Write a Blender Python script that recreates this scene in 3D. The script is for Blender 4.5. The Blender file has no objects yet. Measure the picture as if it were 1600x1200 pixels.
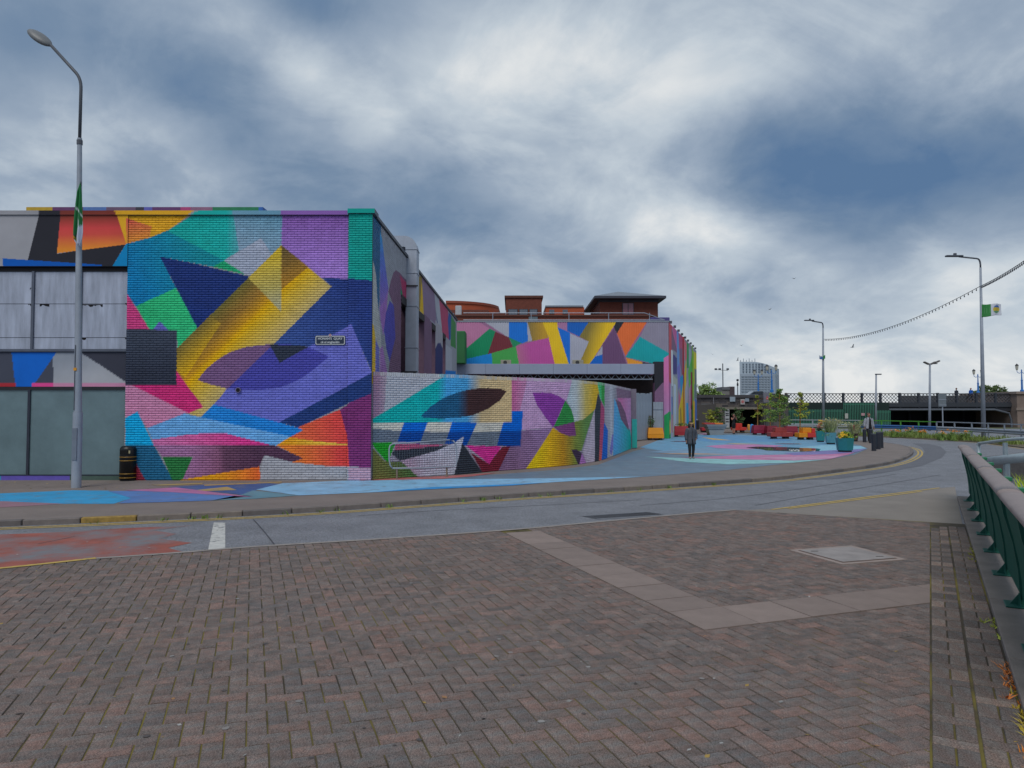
import bpy, bmesh, math, random
import numpy as np
from mathutils import Vector, Matrix
R = math.radians
random.seed(7); rng = np.random.default_rng(7)
scene = bpy.context.scene
COL = scene.collection

# ------------------------------------------------------------------ camera
F = 1130.0                      # focal length in pixels of a 1600 px wide frame
EYE = 1.95
PITCH = math.atan(41.0 / F)
cam_d = bpy.data.cameras.new('camera'); cam = bpy.data.objects.new('camera', cam_d); COL.objects.link(cam)
cam_d.sensor_fit = 'HORIZONTAL'; cam_d.sensor_width = 36.0; cam_d.lens = F / 1600 * 36
cam_d.clip_start = 0.1; cam_d.clip_end = 3000
cam.location = (0, 0, EYE); cam.rotation_euler = (math.pi / 2 + PITCH, 0, 0)
scene.camera = cam

# ------------------------------------------------------------------ exposure
vs = scene.view_settings
vs.view_transform = 'Standard'; vs.look = 'None'; vs.gamma = 1.0; vs.use_curve_mapping = False
vs.exposure = 0.0

# ------------------------------------------------------------------ survey: photograph -> place
def ray(u, v):
    x = u - 800.0; y = 600.0 - v
    c, s = math.cos(PITCH), math.sin(PITCH)
    return Vector((x, F * c - y * s, F * s + y * c))
def G(u, v, z=0.0):             # a point on level ground at height z
    d = ray(u, v); t = (z - EYE) / d.z
    return Vector((d.x * t, d.y * t, z))
def PY(u, v, Y):                # a point on the frontal plane y = Y
    d = ray(u, v); t = Y / d.y
    return Vector((d.x * t, Y, EYE + d.z * t))
def g2(u, v, z=0.0):
    p = G(u, v, z); return (p.x, p.y)

def lin1(c):
    c = c / 255.0
    return c / 12.92 if c <= 0.04045 else ((c + 0.055) / 1.055) ** 2.4
def lin(r, g=None, b=None, k=1.0):
    if g is None: r, g, b = r
    return tuple(min(0.92, lin1(x) * k) for x in (r, g, b))

# ------------------------------------------------------------------ world: broken cloud over a Nishita sky
SUN_EL, SUN_AZ = R(52), R(196)      # high, behind the camera
W = bpy.data.worlds.new('World'); scene.world = W; W.use_nodes = True
def build_world():
    nt = W.node_tree; N = nt.nodes; L = nt.links; N.clear()
    out = N.new('ShaderNodeOutputWorld'); bg = N.new('ShaderNodeBackground'); L.new(bg.outputs[0], out.inputs[0])
    bg.inputs[1].default_value = 0.1
    sky = N.new('ShaderNodeTexSky'); sky.sky_type = 'NISHITA'; sky.sun_disc = False
    sky.sun_elevation = SUN_EL; sky.sun_rotation = SUN_AZ; sky.air_density = 1.0; sky.dust_density = 2.0
    tc = N.new('ShaderNodeTexCoord'); sep = N.new('ShaderNodeSeparateXYZ'); L.new(tc.outputs['Generated'], sep.inputs[0])
    def M(op, a, b=None, c=None):
        m = N.new('ShaderNodeMath'); m.operation = op
        for i, x in enumerate((a, b, c)):
            if x is None: continue
            if isinstance(x, (int, float)): m.inputs[i].default_value = x
            else: L.new(x, m.inputs[i])
        return m.outputs[0]
    X, Y, Z = sep.outputs
    az = M('ARCTAN2', X, Y); el = M('ARCSINE', M('MINIMUM', M('MAXIMUM', Z, -1.0), 1.0))
    zz = M('ADD', M('MAXIMUM', Z, 0.0), 0.42)
    comb = N.new('ShaderNodeCombineXYZ'); L.new(M('DIVIDE', X, zz), comb.inputs[0]); L.new(M('DIVIDE', Y, zz), comb.inputs[1])
    def noise(scale, detail, rough, dist, off):
        mp = N.new('ShaderNodeMapping'); L.new(comb.outputs[0], mp.inputs[0]); mp.inputs['Location'].default_value = off
        n = N.new('ShaderNodeTexNoise'); L.new(mp.outputs[0], n.inputs['Vector'])
        n.inputs['Scale'].default_value = scale; n.inputs['Detail'].default_value = detail
        n.inputs['Roughness'].default_value = rough; n.inputs['Distortion'].default_value = dist
        return n.outputs['Fac']
    n1 = noise(1.7, 7, 0.50, 0.25, (3.1, 1.7, 0)); n2 = noise(6.0, 9, 0.56, 0.3, (7.0, 2.0, 0))
    tone = M('ADD', 0.505, M('MULTIPLY', M('SUBTRACT', n1, 0.5), 0.62))
    tone = M('ADD', tone, M('MULTIPLY', M('SUBTRACT', n2, 0.5), 0.50))
    n4 = noise(3.0, 12, 0.60, 0.5, (11.0, 4.0, 0)); ed = N.new('ShaderNodeMapRange'); ed.interpolation_type = 'SMOOTHSTEP'; L.new(n4, ed.inputs[0]); ed.inputs[1].default_value = .40; ed.inputs[2].default_value = .60
    tone = M('ADD', tone, M('MULTIPLY', M('SUBTRACT', ed.outputs[0], 0.5), 0.15))
    # cloud banks and breaks in view: (u, v, half width, half height, tilt, strength)
    n3 = noise(1.6, 8, 0.55, 0.3, (1.0, 5.0, 0))
    wob = M('MULTIPLY', M('SUBTRACT', n3, 0.5), 0.24)
    azw = M('ADD', az, wob); elw = M('ADD', el, M('MULTIPLY', M('SUBTRACT', n1, 0.5), 0.14))
    for u, v, hw, hh, tl, st in [(900, 60, 330, 85, 4, .27), (1010, 345, 260, 55, -22, .48), (430, 85, 120, 50, -25, .22), (1350, 590, 520, 60, 0, .34),
                                 (1560, 440, 110, 50, 0, .30), (160, 165, 90, 45, 0, .20), (1000, 120, 160, 70, 0, .06), (60, 250, 160, 60, 0, .10), (1120, 330, 120, 40, -20, .22), (700, 150, 160, 60, 10, .16), (330, 40, 60, 30, 0, .10), (620, 330, 90, 30, 0, -.12),
                                 (1390, 245, 270, 75, -6, -.50), (735, 290, 220, 60, -8, -.36), (480, 15, 75, 45, 0, -.32), (265, 105, 105, 55, 0, -.20),
                                 (330, 215, 190, 50, -14, -.18), (40, 30, 120, 60, 0, -.20), (1000, 425, 260, 40, 0, -.10), (1380, 300, 200, 50, 0, -.18), (1450, 130, 200, 60, 0, .08), (900, 590, 500, 90, 0, .12)]:
        a0 = math.atan((u - 800) / F); e0 = math.atan((641 - v) / F * math.cos(a0))
        da = M('SUBTRACT', azw, a0); de = M('SUBTRACT', elw, e0)
        ct, sn = math.cos(R(tl)), math.sin(R(tl))
        p = M('DIVIDE', M('ADD', M('MULTIPLY', da, ct), M('MULTIPLY', de, sn)), hw / F)
        q = M('DIVIDE', M('SUBTRACT', M('MULTIPLY', de, ct), M('MULTIPLY', da, sn)), hh / F)
        d2 = M('ADD', M('MULTIPLY', p, p), M('MULTIPLY', q, q))
        tone = M('ADD', tone, M('MULTIPLY', M('EXPONENT', M('MULTIPLY', d2, -0.8)), st))
    ramp = N.new('ShaderNodeValToRGB'); L.new(tone, ramp.inputs[0]); e = ramp.color_ramp.elements
    stops = [(0.0, (88, 118, 154)), (0.25, (118, 140, 166)), (0.5, (152, 168, 187)), (0.75, (192, 203, 213)), (1.0, (232, 234, 234))]
    while len(e) < len(stops): e.new(0.5)
    for i, (p_, c_) in enumerate(stops): e[i].position = p_; e[i].color = (*lin(c_, k=1.0), 1)
    mul = N.new('ShaderNodeVectorMath'); mul.operation = 'SCALE'; L.new(ramp.outputs[0], mul.inputs[0]); mul.inputs['Scale'].default_value = 10.0
    mix = N.new('ShaderNodeMixRGB'); L.new(sky.outputs[0], mix.inputs[1]); L.new(mul.outputs[0], mix.inputs[2]); mix.inputs[0].default_value = 0.97
    L.new(mix.outputs[0], bg.inputs[0])
build_world()

# ------------------------------------------------------------------ sun through thin cloud
sun_d = bpy.data.lights.new('sun', 'SUN'); sun = bpy.data.objects.new('sun', sun_d); COL.objects.link(sun)
sun_d.energy = 1.5; sun_d.angle = R(32); sun_d.color = (1.0, 0.96, 0.9)
sd = Vector((math.sin(SUN_AZ) * math.cos(SUN_EL), math.cos(SUN_AZ) * math.cos(SUN_EL), math.sin(SUN_EL)))
sun.rotation_euler = (-sd).to_track_quat('-Z', 'Y').to_euler()

# ------------------------------------------------------------------ helpers
def tag(o, label=None, cat=None, group=None, kind=None):
    if label: o['label'] = label
    if cat: o['category'] = cat
    if group: o['group'] = group
    if kind: o['kind'] = kind
    return o
def thing(name, label, cat, loc=(0, 0, 0), rz=0.0, group=None):
    o = bpy.data.objects.new(name, None); COL.objects.link(o); o.empty_display_size = 0.2
    o.location = loc; o.rotation_euler = (0, 0, rz)
    return tag(o, label, cat, group)
def link(name, me, parent=None, world=False):
    o = bpy.data.objects.new(name, me); COL.objects.link(o)
    if parent is not None:
        o.parent = parent
        if world: o.matrix_parent_inverse = parent.matrix_basis.inverted()
    return o
MATS = {}
def mat(name, rgb, rough=0.7, metal=0.0, var=0.12, scale=6.0, bump=0.0, bscale=40.0, attr=False, stretch=None, spec=None):
    if name in MATS: return MATS[name]
    m = bpy.data.materials.new(name); m.use_nodes = True; MATS[name] = m
    N = m.node_tree.nodes; L = m.node_tree.links; b = N['Principled BSDF']
    b.inputs['Roughness'].default_value = rough; b.inputs['Metallic'].default_value = metal
    if spec is not None: b.inputs['Specular IOR Level'].default_value = spec
    tc = N.new('ShaderNodeTexCoord'); src = tc.outputs['Object']
    if stretch:
        mp = N.new('ShaderNodeMapping'); mp.inputs['Scale'].default_value = stretch; L.new(src, mp.inputs[0]); src = mp.outputs[0]
    n = N.new('ShaderNodeTexNoise'); L.new(src, n.inputs['Vector']); n.inputs['Scale'].default_value = scale; n.inputs['Detail'].default_value = 7; n.inputs['Roughness'].default_value = 0.6
    mr = N.new('ShaderNodeMapRange'); L.new(n.outputs['Fac'], mr.inputs[0]); mr.inputs[1].default_value = 0.3; mr.inputs[2].default_value = 0.7
    mr.inputs[3].default_value = 1 - var; mr.inputs[4].default_value = 1 + var
    mul = N.new('ShaderNodeVectorMath'); mul.operation = 'SCALE'; L.new(mr.outputs[0], mul.inputs['Scale'])
    if attr:
        a = N.new('ShaderNodeAttribute'); a.attribute_name = 'col'; L.new(a.outputs['Color'], mul.inputs[0])
    else:
        c = N.new('ShaderNodeRGB'); c.outputs[0].default_value = (*rgb, 1); L.new(c.outputs[0], mul.inputs[0])
    L.new(mul.outputs[0], b.inputs['Base Color'])
    if bump:
        n2 = N.new('ShaderNodeTexNoise'); L.new(tc.outputs['Object'], n2.inputs['Vector']); n2.inputs['Scale'].default_value = bscale; n2.inputs['Detail'].default_value = 6
        bp = N.new('ShaderNodeBump'); bp.inputs['Strength'].default_value = bump; bp.inputs['Distance'].default_value = 0.02
        L.new(n2.outputs['Fac'], bp.inputs['Height']); L.new(bp.outputs[0], b.inputs['Normal'])
    return m
def pm(name, r, g, b, rough=0.6, **k): return mat(name, lin(r, g, b), rough, **k)

class MB:
    """collects shapes; build() links them as one mesh object"""
    def __init__(s): s.v = []; s.f = []; s.c = []; s.mi = []; s.cur = None; s.m = 0
    def _add(s, vs_, fs):
        o = len(s.v); s.v += [tuple(p) for p in vs_]
        if s.cur is not None or s.c:
            while len(s.c) < o: s.c.append((1, 1, 1))
            s.c += [s.cur or (1, 1, 1)] * len(vs_)
        s.f += [tuple(i + o for i in f) for f in fs]; s.mi += [s.m] * len(fs); return s
    def quad(s, a, b, c, d): return s._add([a, b, c, d], [(0, 1, 2, 3)])
    def poly(s, pts): return s._add(pts, [tuple(range(len(pts)))])
    def box(s, x0, x1, y0, y1, z0, z1, M=None):
        p = [Vector((x, y, z)) for z in (z0, z1) for y in (y0, y1) for x in (x0, x1)]
        if M is not None: p = [M @ q for q in p]
        return s._add(p, [(0, 2, 3, 1), (4, 5, 7, 6), (0, 1, 5, 4), (2, 6, 7, 3), (0, 4, 6, 2), (1, 3, 7, 5)])
    def bbox(s, x0, x1, y0, y1, z0, z1, b=0.02, M=None):   # chamfered box
        V = []
        for sz in (0, 1):
            z = (z0, z1)[sz]
            for sy in (0, 1):
                for sx in (0, 1):
                    x = (x0, x1)[sx]; y = (y0, y1)[sy]
                    ix = b if sx == 0 else -b; iy = b if sy == 0 else -b; iz = b if sz == 0 else -b
                    V += [(x, y + iy, z + iz), (x + ix, y, z + iz), (x + ix, y + iy, z)]
        bm = bmesh.new(); bv = [bm.verts.new(p) for p in V]; bmesh.ops.convex_hull(bm, input=bv)
        bmesh.ops.dissolve_limit(bm, angle_limit=0.02, verts=bm.verts, edges=bm.edges)
        bm.verts.index_update(); P = [v.co.copy() for v in bm.verts]; FF = [tuple(v.index for v in f.verts) for f in bm.faces]; bm.free()
        if M is not None: P = [M @ q for q in P]
        return s._add(P, FF)
    def prism(s, pts, z0, z1):       # outline in xy extruded in z
        n = len(pts)
        a = sum(pts[i][0] * pts[(i + 1) % n][1] - pts[(i + 1) % n][0] * pts[i][1] for i in range(n))
        if a < 0: pts = pts[::-1]
        return s._add([(p[0], p[1], z0) for p in pts] + [(p[0], p[1], z1) for p in pts],
                      [tuple(range(n))[::-1], tuple(range(n, 2 * n))] + [(i, (i + 1) % n, n + (i + 1) % n, n + i) for i in range(n)])
    def tube(s, path, r, n=8, cap=True, flat=None):
        path = [Vector(p) for p in path]; rs = r if isinstance(r, (list, tuple)) else [r] * len(path)
        rings = []; up = None
        for i, p in enumerate(path):
            t = (path[min(i + 1, len(path) - 1)] - path[max(i - 1, 0)]).normalized()
            if up is None: up = Vector((0, 0, 1)) if abs(t.z) < 0.9 else Vector((0, 1, 0))
            a = t.cross(up)
            if a.length < 1e-5: a = t.orthogonal()
            a.normalize(); b = a.cross(t).normalized(); up = b if abs(t.z) >= 0.9 else up
            fl = flat or 1.0
            rings.append([p + a * (math.cos(2 * math.pi * k / n) * rs[i]) + b * (math.sin(2 * math.pi * k / n) * rs[i] * fl) for k in range(n)])
        V = [q for g in rings for q in g]; FF = []
        for i in range(len(path) - 1):
            for k in range(n):
                FF.append((i * n + k, i * n + (k + 1) % n, (i + 1) * n + (k + 1) % n, (i + 1) * n + k))
        if cap: FF += [tuple(range(n))[::-1], tuple(range((len(path) - 1) * n, len(path) * n))]
        return s._add(V, FF)
    def lathe(s, prof, c=(0, 0, 0), n=16, sq=None):
        V = []; FF = []
        for (r, z) in prof:
            for k in range(n):
                a = 2 * math.pi * (k + (0.5 if sq else 0)) / n
                V.append((c[0] + r * math.cos(a), c[1] + r * math.sin(a), c[2] + z))
        for i in range(len(prof) - 1):
            for k in range(n):
                FF.append((i * n + k, i * n + (k + 1) % n, (i + 1) * n + (k + 1) % n, (i + 1) * n + k))
        FF += [tuple(range(n))[::-1], tuple(range((len(prof) - 1) * n, len(prof) * n))]
        return s._add(V, FF)
    def ball(s, c, rx, ry, rz, nu=10, nv=7, M=None):
        V = []; FF = []
        for i in range(nv + 1):
            ph = math.pi * i / nv
            for k in range(nu):
                a = 2 * math.pi * k / nu
                p = Vector((rx * math.sin(ph) * math.cos(a), ry * math.sin(ph) * math.sin(a), -rz * math.cos(ph)))
                if M is not None: p = M @ p
                V.append(p + Vector(c))
        for i in range(nv):
            for k in range(nu): FF.append((i * nu + k, i * nu + (k + 1) % nu, (i + 1) * nu + (k + 1) % nu, (i + 1) * nu + k))
        return s._add(V, FF)
    def mesh(s, name, m=None, smooth=False):
        me = bpy.data.meshes.new(name); me.from_pydata(s.v, [], s.f)
        ms = m if isinstance(m, (list, tuple)) else [m]
        for x in ms:
            if x: me.materials.append(x)
        if len(ms) > 1: me.polygons.foreach_set('material_index', s.mi)
        if s.c:
            while len(s.c) < len(s.v): s.c.append((1, 1, 1))
            a = me.color_attributes.new('col', 'FLOAT_COLOR', 'POINT')
            a.data.foreach_set('color', np.c_[np.array(s.c, dtype=np.float32), np.ones(len(s.v), np.float32)].ravel())
        if smooth: me.polygons.foreach_set('use_smooth', [True] * len(me.polygons))
        me.update(); return me
    def build(s, name, m=None, parent=None, smooth=False, world=False):
        return link(name, s.mesh(name, m, smooth), parent, world)
def np_mesh(name, V, Q, C=None, m=None):
    me = bpy.data.meshes.new(name); V = np.asarray(V, np.float32); Q = np.asarray(Q, np.int32)
    me.vertices.add(len(V)); me.vertices.foreach_set('co', V.ravel())
    k = Q.shape[1]; me.loops.add(Q.size); me.loops.foreach_set('vertex_index', Q.ravel())
    me.polygons.add(len(Q)); me.polygons.foreach_set('loop_start', np.arange(0, Q.size, k, dtype=np.int32))
    me.polygons.foreach_set('loop_total', np.full(len(Q), k, np.int32))
    if C is not None:
        a = me.color_attributes.new('col', 'FLOAT_COLOR', 'POINT')
        a.data.foreach_set('color', np.c_[np.asarray(C, np.float32), np.ones(len(V), np.float32)].ravel())
    if m: me.materials.append(m)
    me.update(calc_edges=True); me.validate(); return me

PAINT = mat('mural_paint', (1, 1, 1), 0.65, spec=.22, var=0.07, scale=1.6, bump=0.15, bscale=60, attr=True)
BRICKM = mat('painted_brick', (1, 1, 1), 0.65, spec=.22, var=0.13, scale=4.5, bump=0.25, bscale=55, attr=True)
MORTAR = pm('mortar', 74, 72, 76, 0.9, var=0.2)
JOINT = mat('painted_joint', (1, 1, 1), 0.8, var=0.2, scale=6, attr=True)
ATTR = mat('attribute_colour', (1, 1, 1), 0.6, var=0.08, scale=9, attr=True)

# ------------------------------------------------------------------ walls carrying murals
def inpoly(P, S, T):
    P = np.asarray(P); inside = np.zeros(S.shape, bool); j = len(P) - 1
    for i in range(len(P)):
        xi, yi = P[i]; xj, yj = P[j]
        if yi != yj:
            c = ((yi > T) != (yj > T)) & (S < (xj - xi) * (T - yi) / (yj - yi) + xi); inside ^= c
        j = i
    return inside
class Wall:
    """vertical wall over a footprint; (s, z) are metres along it and up"""
    def __init__(w, pts):
        w.P = np.array(pts, float); d = np.diff(w.P, axis=0); w.len = np.hypot(d[:, 0], d[:, 1])
        w.cs = np.r_[0, np.cumsum(w.len)]; w.L = w.cs[-1]; t = d / w.len[:, None]
        w.t = t; vn = np.vstack([t[:1], (t[:-1] + t[1:]) / 2, t[-1:]]); vn /= np.hypot(vn[:, 0], vn[:, 1])[:, None]
        w.vn = np.c_[vn[:, 1], -vn[:, 0]]; w.polys = []; w.base = lin(160, 160, 168)
    def st(w, u, v):
        d = ray(u, v); best = None
        for i in range(len(w.len)):
            p = w.P[i]; t = w.t[i]; den = d.x * t[1] - d.y * t[0]
            if abs(den) < 1e-9: continue
            k = (p[0] * t[1] - p[1] * t[0]) / den
            if k <= 0: continue
            s = (d.x * k - p[0]) * t[0] + (d.y * k - p[1]) * t[1]
            lo = -1e9 if i == 0 else -1e-6; hi = 1e9 if i == len(w.len) - 1 else w.len[i] + 1e-6
            if lo <= s <= hi and (best is None or k < best[2]): best = (w.cs[i] + s, EYE + d.z * k, k)
        if best is None: return (1e3, 0)
        return best[:2]
    def pos(w, S, Z, off=0.0):
        S = np.asarray(S, float); x = np.interp(S, w.cs, w.P[:, 0]); y = np.interp(S, w.cs, w.P[:, 1])
        lo = S < 0; hi = S > w.L
        x = np.where(lo, w.P[0, 0] + w.t[0, 0] * S, np.where(hi, w.P[-1, 0] + w.t[-1, 0] * (S - w.L), x))
        y = np.where(lo, w.P[0, 1] + w.t[0, 1] * S, np.where(hi, w.P[-1, 1] + w.t[-1, 1] * (S - w.L), y))
        nx = np.interp(S, w.cs, w.vn[:, 0]); ny = np.interp(S, w.cs, w.vn[:, 1])
        return np.stack([x + nx * off, y + ny * off, np.asarray(Z, float) + 0 * S], -1)
    def add(w, pts, c, c2=None, a=None, b=None, stops=None):
        """a painted shape; flat colour c, or a blend c -> c2 (or stops) from point a to point b"""
        D = []
        for i in range(len(pts)):
            p, q = pts[i], pts[(i + 1) % len(pts)]; n = max(1, int(math.hypot(q[0] - p[0], q[1] - p[1]) / 25)) if len(w.len) > 1 else 1
            D += [(p[0] + (q[0] - p[0]) * k / n, p[1] + (q[1] - p[1]) * k / n) for k in range(n)]
        P = [w.st(*p) for p in D]
        if stops is None: stops = [(0, c), (1, c2 if c2 is not None else c)]
        A = w.st(*a) if a else None; B = w.st(*b) if b else None
        w.polys.append((P, [(t, lin(cc, k=1.42)) for t, cc in stops], A, B))
    def colour(w, S, Z):
        C = np.empty(S.shape + (3,), np.float32); C[:] = w.base
        for P, st, A, B in w.polys:
            m = inpoly(P, S, Z)
            if not m.any(): continue
            if A is None: C[m] = st[0][1]
            else:
                d = np.array(B) - np.array(A); q = ((S[m] - A[0]) * d[0] + (Z[m] - A[1]) * d[1]) / (d @ d)
                ts = [x[0] for x in st]
                for k in range(3): C[m, k] = np.interp(q, ts, [x[1][k] for x in st])
        return C
    def grid(w, s0, s1, z0, z1, ds, dz, off, holes=()):
        ns = max(1, round((s1 - s0) / ds)); nz = max(1, round((z1 - z0) / dz))
        S, Z = np.meshgrid(np.linspace(s0, s1, ns + 1), np.linspace(z0, z1, nz + 1)); V = w.pos(S, Z, off).reshape(-1, 3); C = w.colour(S, Z).reshape(-1, 3)
        i = np.arange(ns * nz); r, c = i // ns, i % ns; a = r * (ns + 1) + c
        Q = np.stack([a, a + 1, a + ns + 2, a + ns + 1], 1)
        if holes:
            sc = (S[:-1, :-1] + S[1:, 1:]) / 2; zc = (Z[:-1, :-1] + Z[1:, 1:]) / 2; keep = np.ones(sc.shape, bool)
            for h in holes: keep &= ~((sc > h[0]) & (sc < h[1]) & (zc > h[2]) & (zc < h[3]))
            Q = Q[keep.ravel()]
        return V, Q, C
    def bricks(w, s0, s1, z0, z1, off, nx=8, nz=2, bl=0.184, bh=0.0585, j=0.007, depth=0.007, holes=(), first=0):
        """stretcher bond; returns one (V, Q, C, s, z) per brick"""
        out = []; row = 0; z = z0; r_ = random.Random(3)
        while z + bh * 0.6 < z1:
            h = min(bh, z1 - z); s = s0 - ((bl + j) / 2 if row % 2 else 0)
            while s < s1:
                a, b = max(s, s0), min(s + bl, s1); s += bl + j
                if b - a < 0.03: continue
                cs, cz = (a + b) / 2, z + h / 2
                if any(h_[0] < cs < h_[1] and h_[2] < cz < h_[3] for h_ in holes): continue
                out.append((a, b, z, z + h, r_.uniform(-0.002, 0.002), r_.uniform(0.93, 1.06)))
            z += bh + j; row += 1
        A = np.array(out); n = len(A); gx = np.linspace(0, 1, nx + 1); gz = np.linspace(0, 1, nz + 1)
        S = A[:, 0, None, None] + (A[:, 1] - A[:, 0])[:, None, None] * gx[None, None, :] + 0 * gz[None, :, None]
        Z = A[:, 2, None, None] + (A[:, 3] - A[:, 2])[:, None, None] * gz[None, :, None] + 0 * gx[None, None, :]
        C = w.colour(S, Z) * A[:, 5][:, None, None, None]
        front = w.pos(S, Z, 0) ; nrm = w.pos(S, Z, 1.0) - front
        V1 = front + nrm * (off + depth + A[:, 4])[:, None, None, None]; V0 = front + nrm * (off - 0.004)
        k = (nx + 1) * (nz + 1); V1 = V1.reshape(n, k, 3); C = C.reshape(n, k, 3); V0 = V0.reshape(n, k, 3)
        ring = [i for i in range(nx)] + [i * (nx + 1) + nx for i in range(nz)] + [nz * (nx + 1) + i for i in range(nx, 0, -1)] + [i * (nx + 1) for i in range(nz, 0, -1)]
        Vb = np.concatenate([V1, V0[:, ring]], 1); Cb = np.concatenate([C, C[:, ring]], 1)
        Q = [(r * (nx + 1) + c, r * (nx + 1) + c + 1, (r + 1) * (nx + 1) + c + 1, (r + 1) * (nx + 1) + c) for r in range(nz) for c in range(nx)]
        m = len(ring); Q += [(k + i, k + (i + 1) % m, ring[(i + 1) % m], ring[i]) for i in range(m)]
        return Vb, np.array(Q), Cb, A
def join_bricks(sets):
    V = []; Q = []; C = []; o = 0
    for Vb, q, Cb in sets:
        n, k, _ = Vb.shape; V.append(Vb.reshape(-1, 3)); C.append(Cb.reshape(-1, 3))
        Q.append((q[None] + (np.arange(n) * k)[:, None, None]).reshape(-1, 4) + o); o += n * k
    return np.concatenate(V), np.concatenate(Q), np.concatenate(C)
def lay_bricks(parent, Vb, q, Cb, A, key, count=300):
    """the bricks nearest the eye as objects of their own, the rest as one part"""
    order = np.argsort([key(a) for a in A]); near, rest = order[:count], order[count:]
    for i in near:
        c = Vb[i].mean(0); me = np_mesh('brick', Vb[i] - c, q, Cb[i], BRICKM)
        o = link('brick', me, parent, True); o.location = c
    V, Q, C = join_bricks([(Vb[rest], q, Cb[rest])])
    o = link('brickwork', np_mesh('brickwork', V, Q, C, BRICKM), parent, True); o['kind'] = 'stuff'

# ================================================================== ground, road, paving
RZ = -0.10                                         # road level; the plaza pavement is z = 0
ASPH = mat('asphalt', lin(122, 123, 128), 0.85, var=0.16, scale=1.3, bump=0.5, bscale=90)
def asphalt_detail():
    m = ASPH; N = m.node_tree.nodes; L = m.node_tree.links; b = N['Principled BSDF']
    old = b.inputs['Base Color'].links[0].from_socket
    tc = N.new('ShaderNodeTexCoord'); n = N.new('ShaderNodeTexNoise'); L.new(tc.outputs['Object'], n.inputs['Vector']); n.inputs['Scale'].default_value = 55; n.inputs['Detail'].default_value = 3
    mr = N.new('ShaderNodeMapRange'); L.new(n.outputs['Fac'], mr.inputs[0]); mr.inputs[1].default_value = .35; mr.inputs[2].default_value = .65; mr.inputs[3].default_value = .6; mr.inputs[4].default_value = 1.4
    mul = N.new('ShaderNodeVectorMath'); mul.operation = 'SCALE'; L.new(old, mul.inputs[0]); L.new(mr.outputs[0], mul.inputs['Scale']); L.new(mul.outputs[0], b.inputs['Base Color'])
    r2 = N.new('ShaderNodeMapRange'); n3 = N.new('ShaderNodeTexNoise'); L.new(tc.outputs['Object'], n3.inputs['Vector']); n3.inputs['Scale'].default_value = 0.35
    L.new(n3.outputs['Fac'], r2.inputs[0]); r2.inputs[3].default_value = .55; r2.inputs[4].default_value = .95; L.new(r2.outputs[0], b.inputs['Roughness'])
asphalt_detail()
gm = MB(); gm.quad((-900, -60, RZ - 0.25), (900, -60, RZ - 0.25), (900, 1500, RZ - 0.25), (-900, 1500, RZ - 0.25))
tag(gm.build('ground', pm('earth', 84, 86, 66, 0.95, var=.3, scale=.2)), kind='structure')
rm = MB(); rm.prism([(-45, -8), (60, -8), (60, 80), (-5, 80), (-45, 30)], RZ - 0.2, RZ)
road = tag(rm.build('road', ASPH), kind='structure')

# plaza pavement with its kerb line (surveyed along the kerb's top edge)
KPX = [(-260, 823), (-120, 818.5), (0, 814), (92, 810.5), (186, 807), (300, 802), (400, 797.5), (525, 790.5), (662, 781), (800, 771.5), (857, 768), (975, 761), (1090, 753.5), (1200, 746), (1260, 739.5),
       (1320, 732), (1362, 726.5), (1392, 721), (1416, 713.5), (1427, 706), (1424, 699.5), (1408, 695), (1380, 691), (1340, 688), (1300, 686)]
KP = [Vector(g2(u, v)) for u, v in KPX]
def resample(P, step):
    P = [Vector(p) for p in P]; out = [P[0].copy()]; acc = 0.0
    for a, b in zip(P[:-1], P[1:]):
        l = (b - a).length
        if l < 1e-6: continue
        t = step - acc
        while t <= l: out.append(a.lerp(b, t / l)); t += step
        acc = (acc + l) % step
    return out
def catmull(P, n=6):
    P = [Vector(p) for p in P]; out = []
    for i in range(len(P) - 1):
        p0, p1, p2, p3 = P[max(i - 1, 0)], P[i], P[i + 1], P[min(i + 2, len(P) - 1)]
        for k in range(n):
            t = k / n
            out.append(0.5 * ((2 * p1) + (p2 - p0) * t + (2 * p0 - 5 * p1 + 4 * p2 - p3) * t * t + (3 * p1 - p0 - 3 * p2 + p3) * t ** 3))
    return out + [P[-1]]
KC = catmull(KP, 5)
def offset(P, d):
    out = []
    for i, p in enumerate(P):
        t = (P[min(i + 1, len(P) - 1)] - P[max(i - 1, 0)]).normalized(); out.append(Vector((p.x - t.y * d, p.y + t.x * d)))
    return out
PAVE = mat('pavement_asphalt', lin(128, 117, 111), 0.9, var=0.12, scale=1.1, bump=0.5, bscale=110)
inner = offset(KC, 0.14)
out = [tuple(p) for p in inner] + [(14.0, 60.0), (30, 75), (-10, 75), (-40, 40)]
pz = MB(); pz.prism(out, -0.3, 0.0)
plaza = tag(pz.build('pavement', PAVE), kind='structure')
KST = [pm('kerb_stone_%d' % i, *c, 0.85, var=.22, scale=5, bump=.4) for i, c in enumerate([(116, 108, 104), (104, 98, 96), (124, 114, 106)])]
YEL = pm('kerb_yellow', 150, 122, 62, 0.8, var=.35, scale=9)
def kerb_run():
    ks = resample(KC, 0.92); rr = random.Random(5)
    for i in range(len(ks) - 1):
        a, b = ks[i], ks[i + 1]; t = (b - a).normalized(); n = Vector((-t.y, t.x)); l = (b - a).length - 0.018
        m = MB(); m.bbox(-l / 2, l / 2, 0, 0.14, -0.26, 0.004 + rr.uniform(-.004, .004), 0.014)
        mid = (a + b) / 2; u = 800 + F * mid.x / mid.y
        o = m.build('kerb_stone', YEL if 95 < u < 178 else rr.choice(KST), plaza)
        o.location = (mid.x, mid.y, 0); o.rotation_euler = (0, 0, math.atan2(t.y, t.x) + rr.uniform(-.006, .006))
kerb_run()

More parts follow.
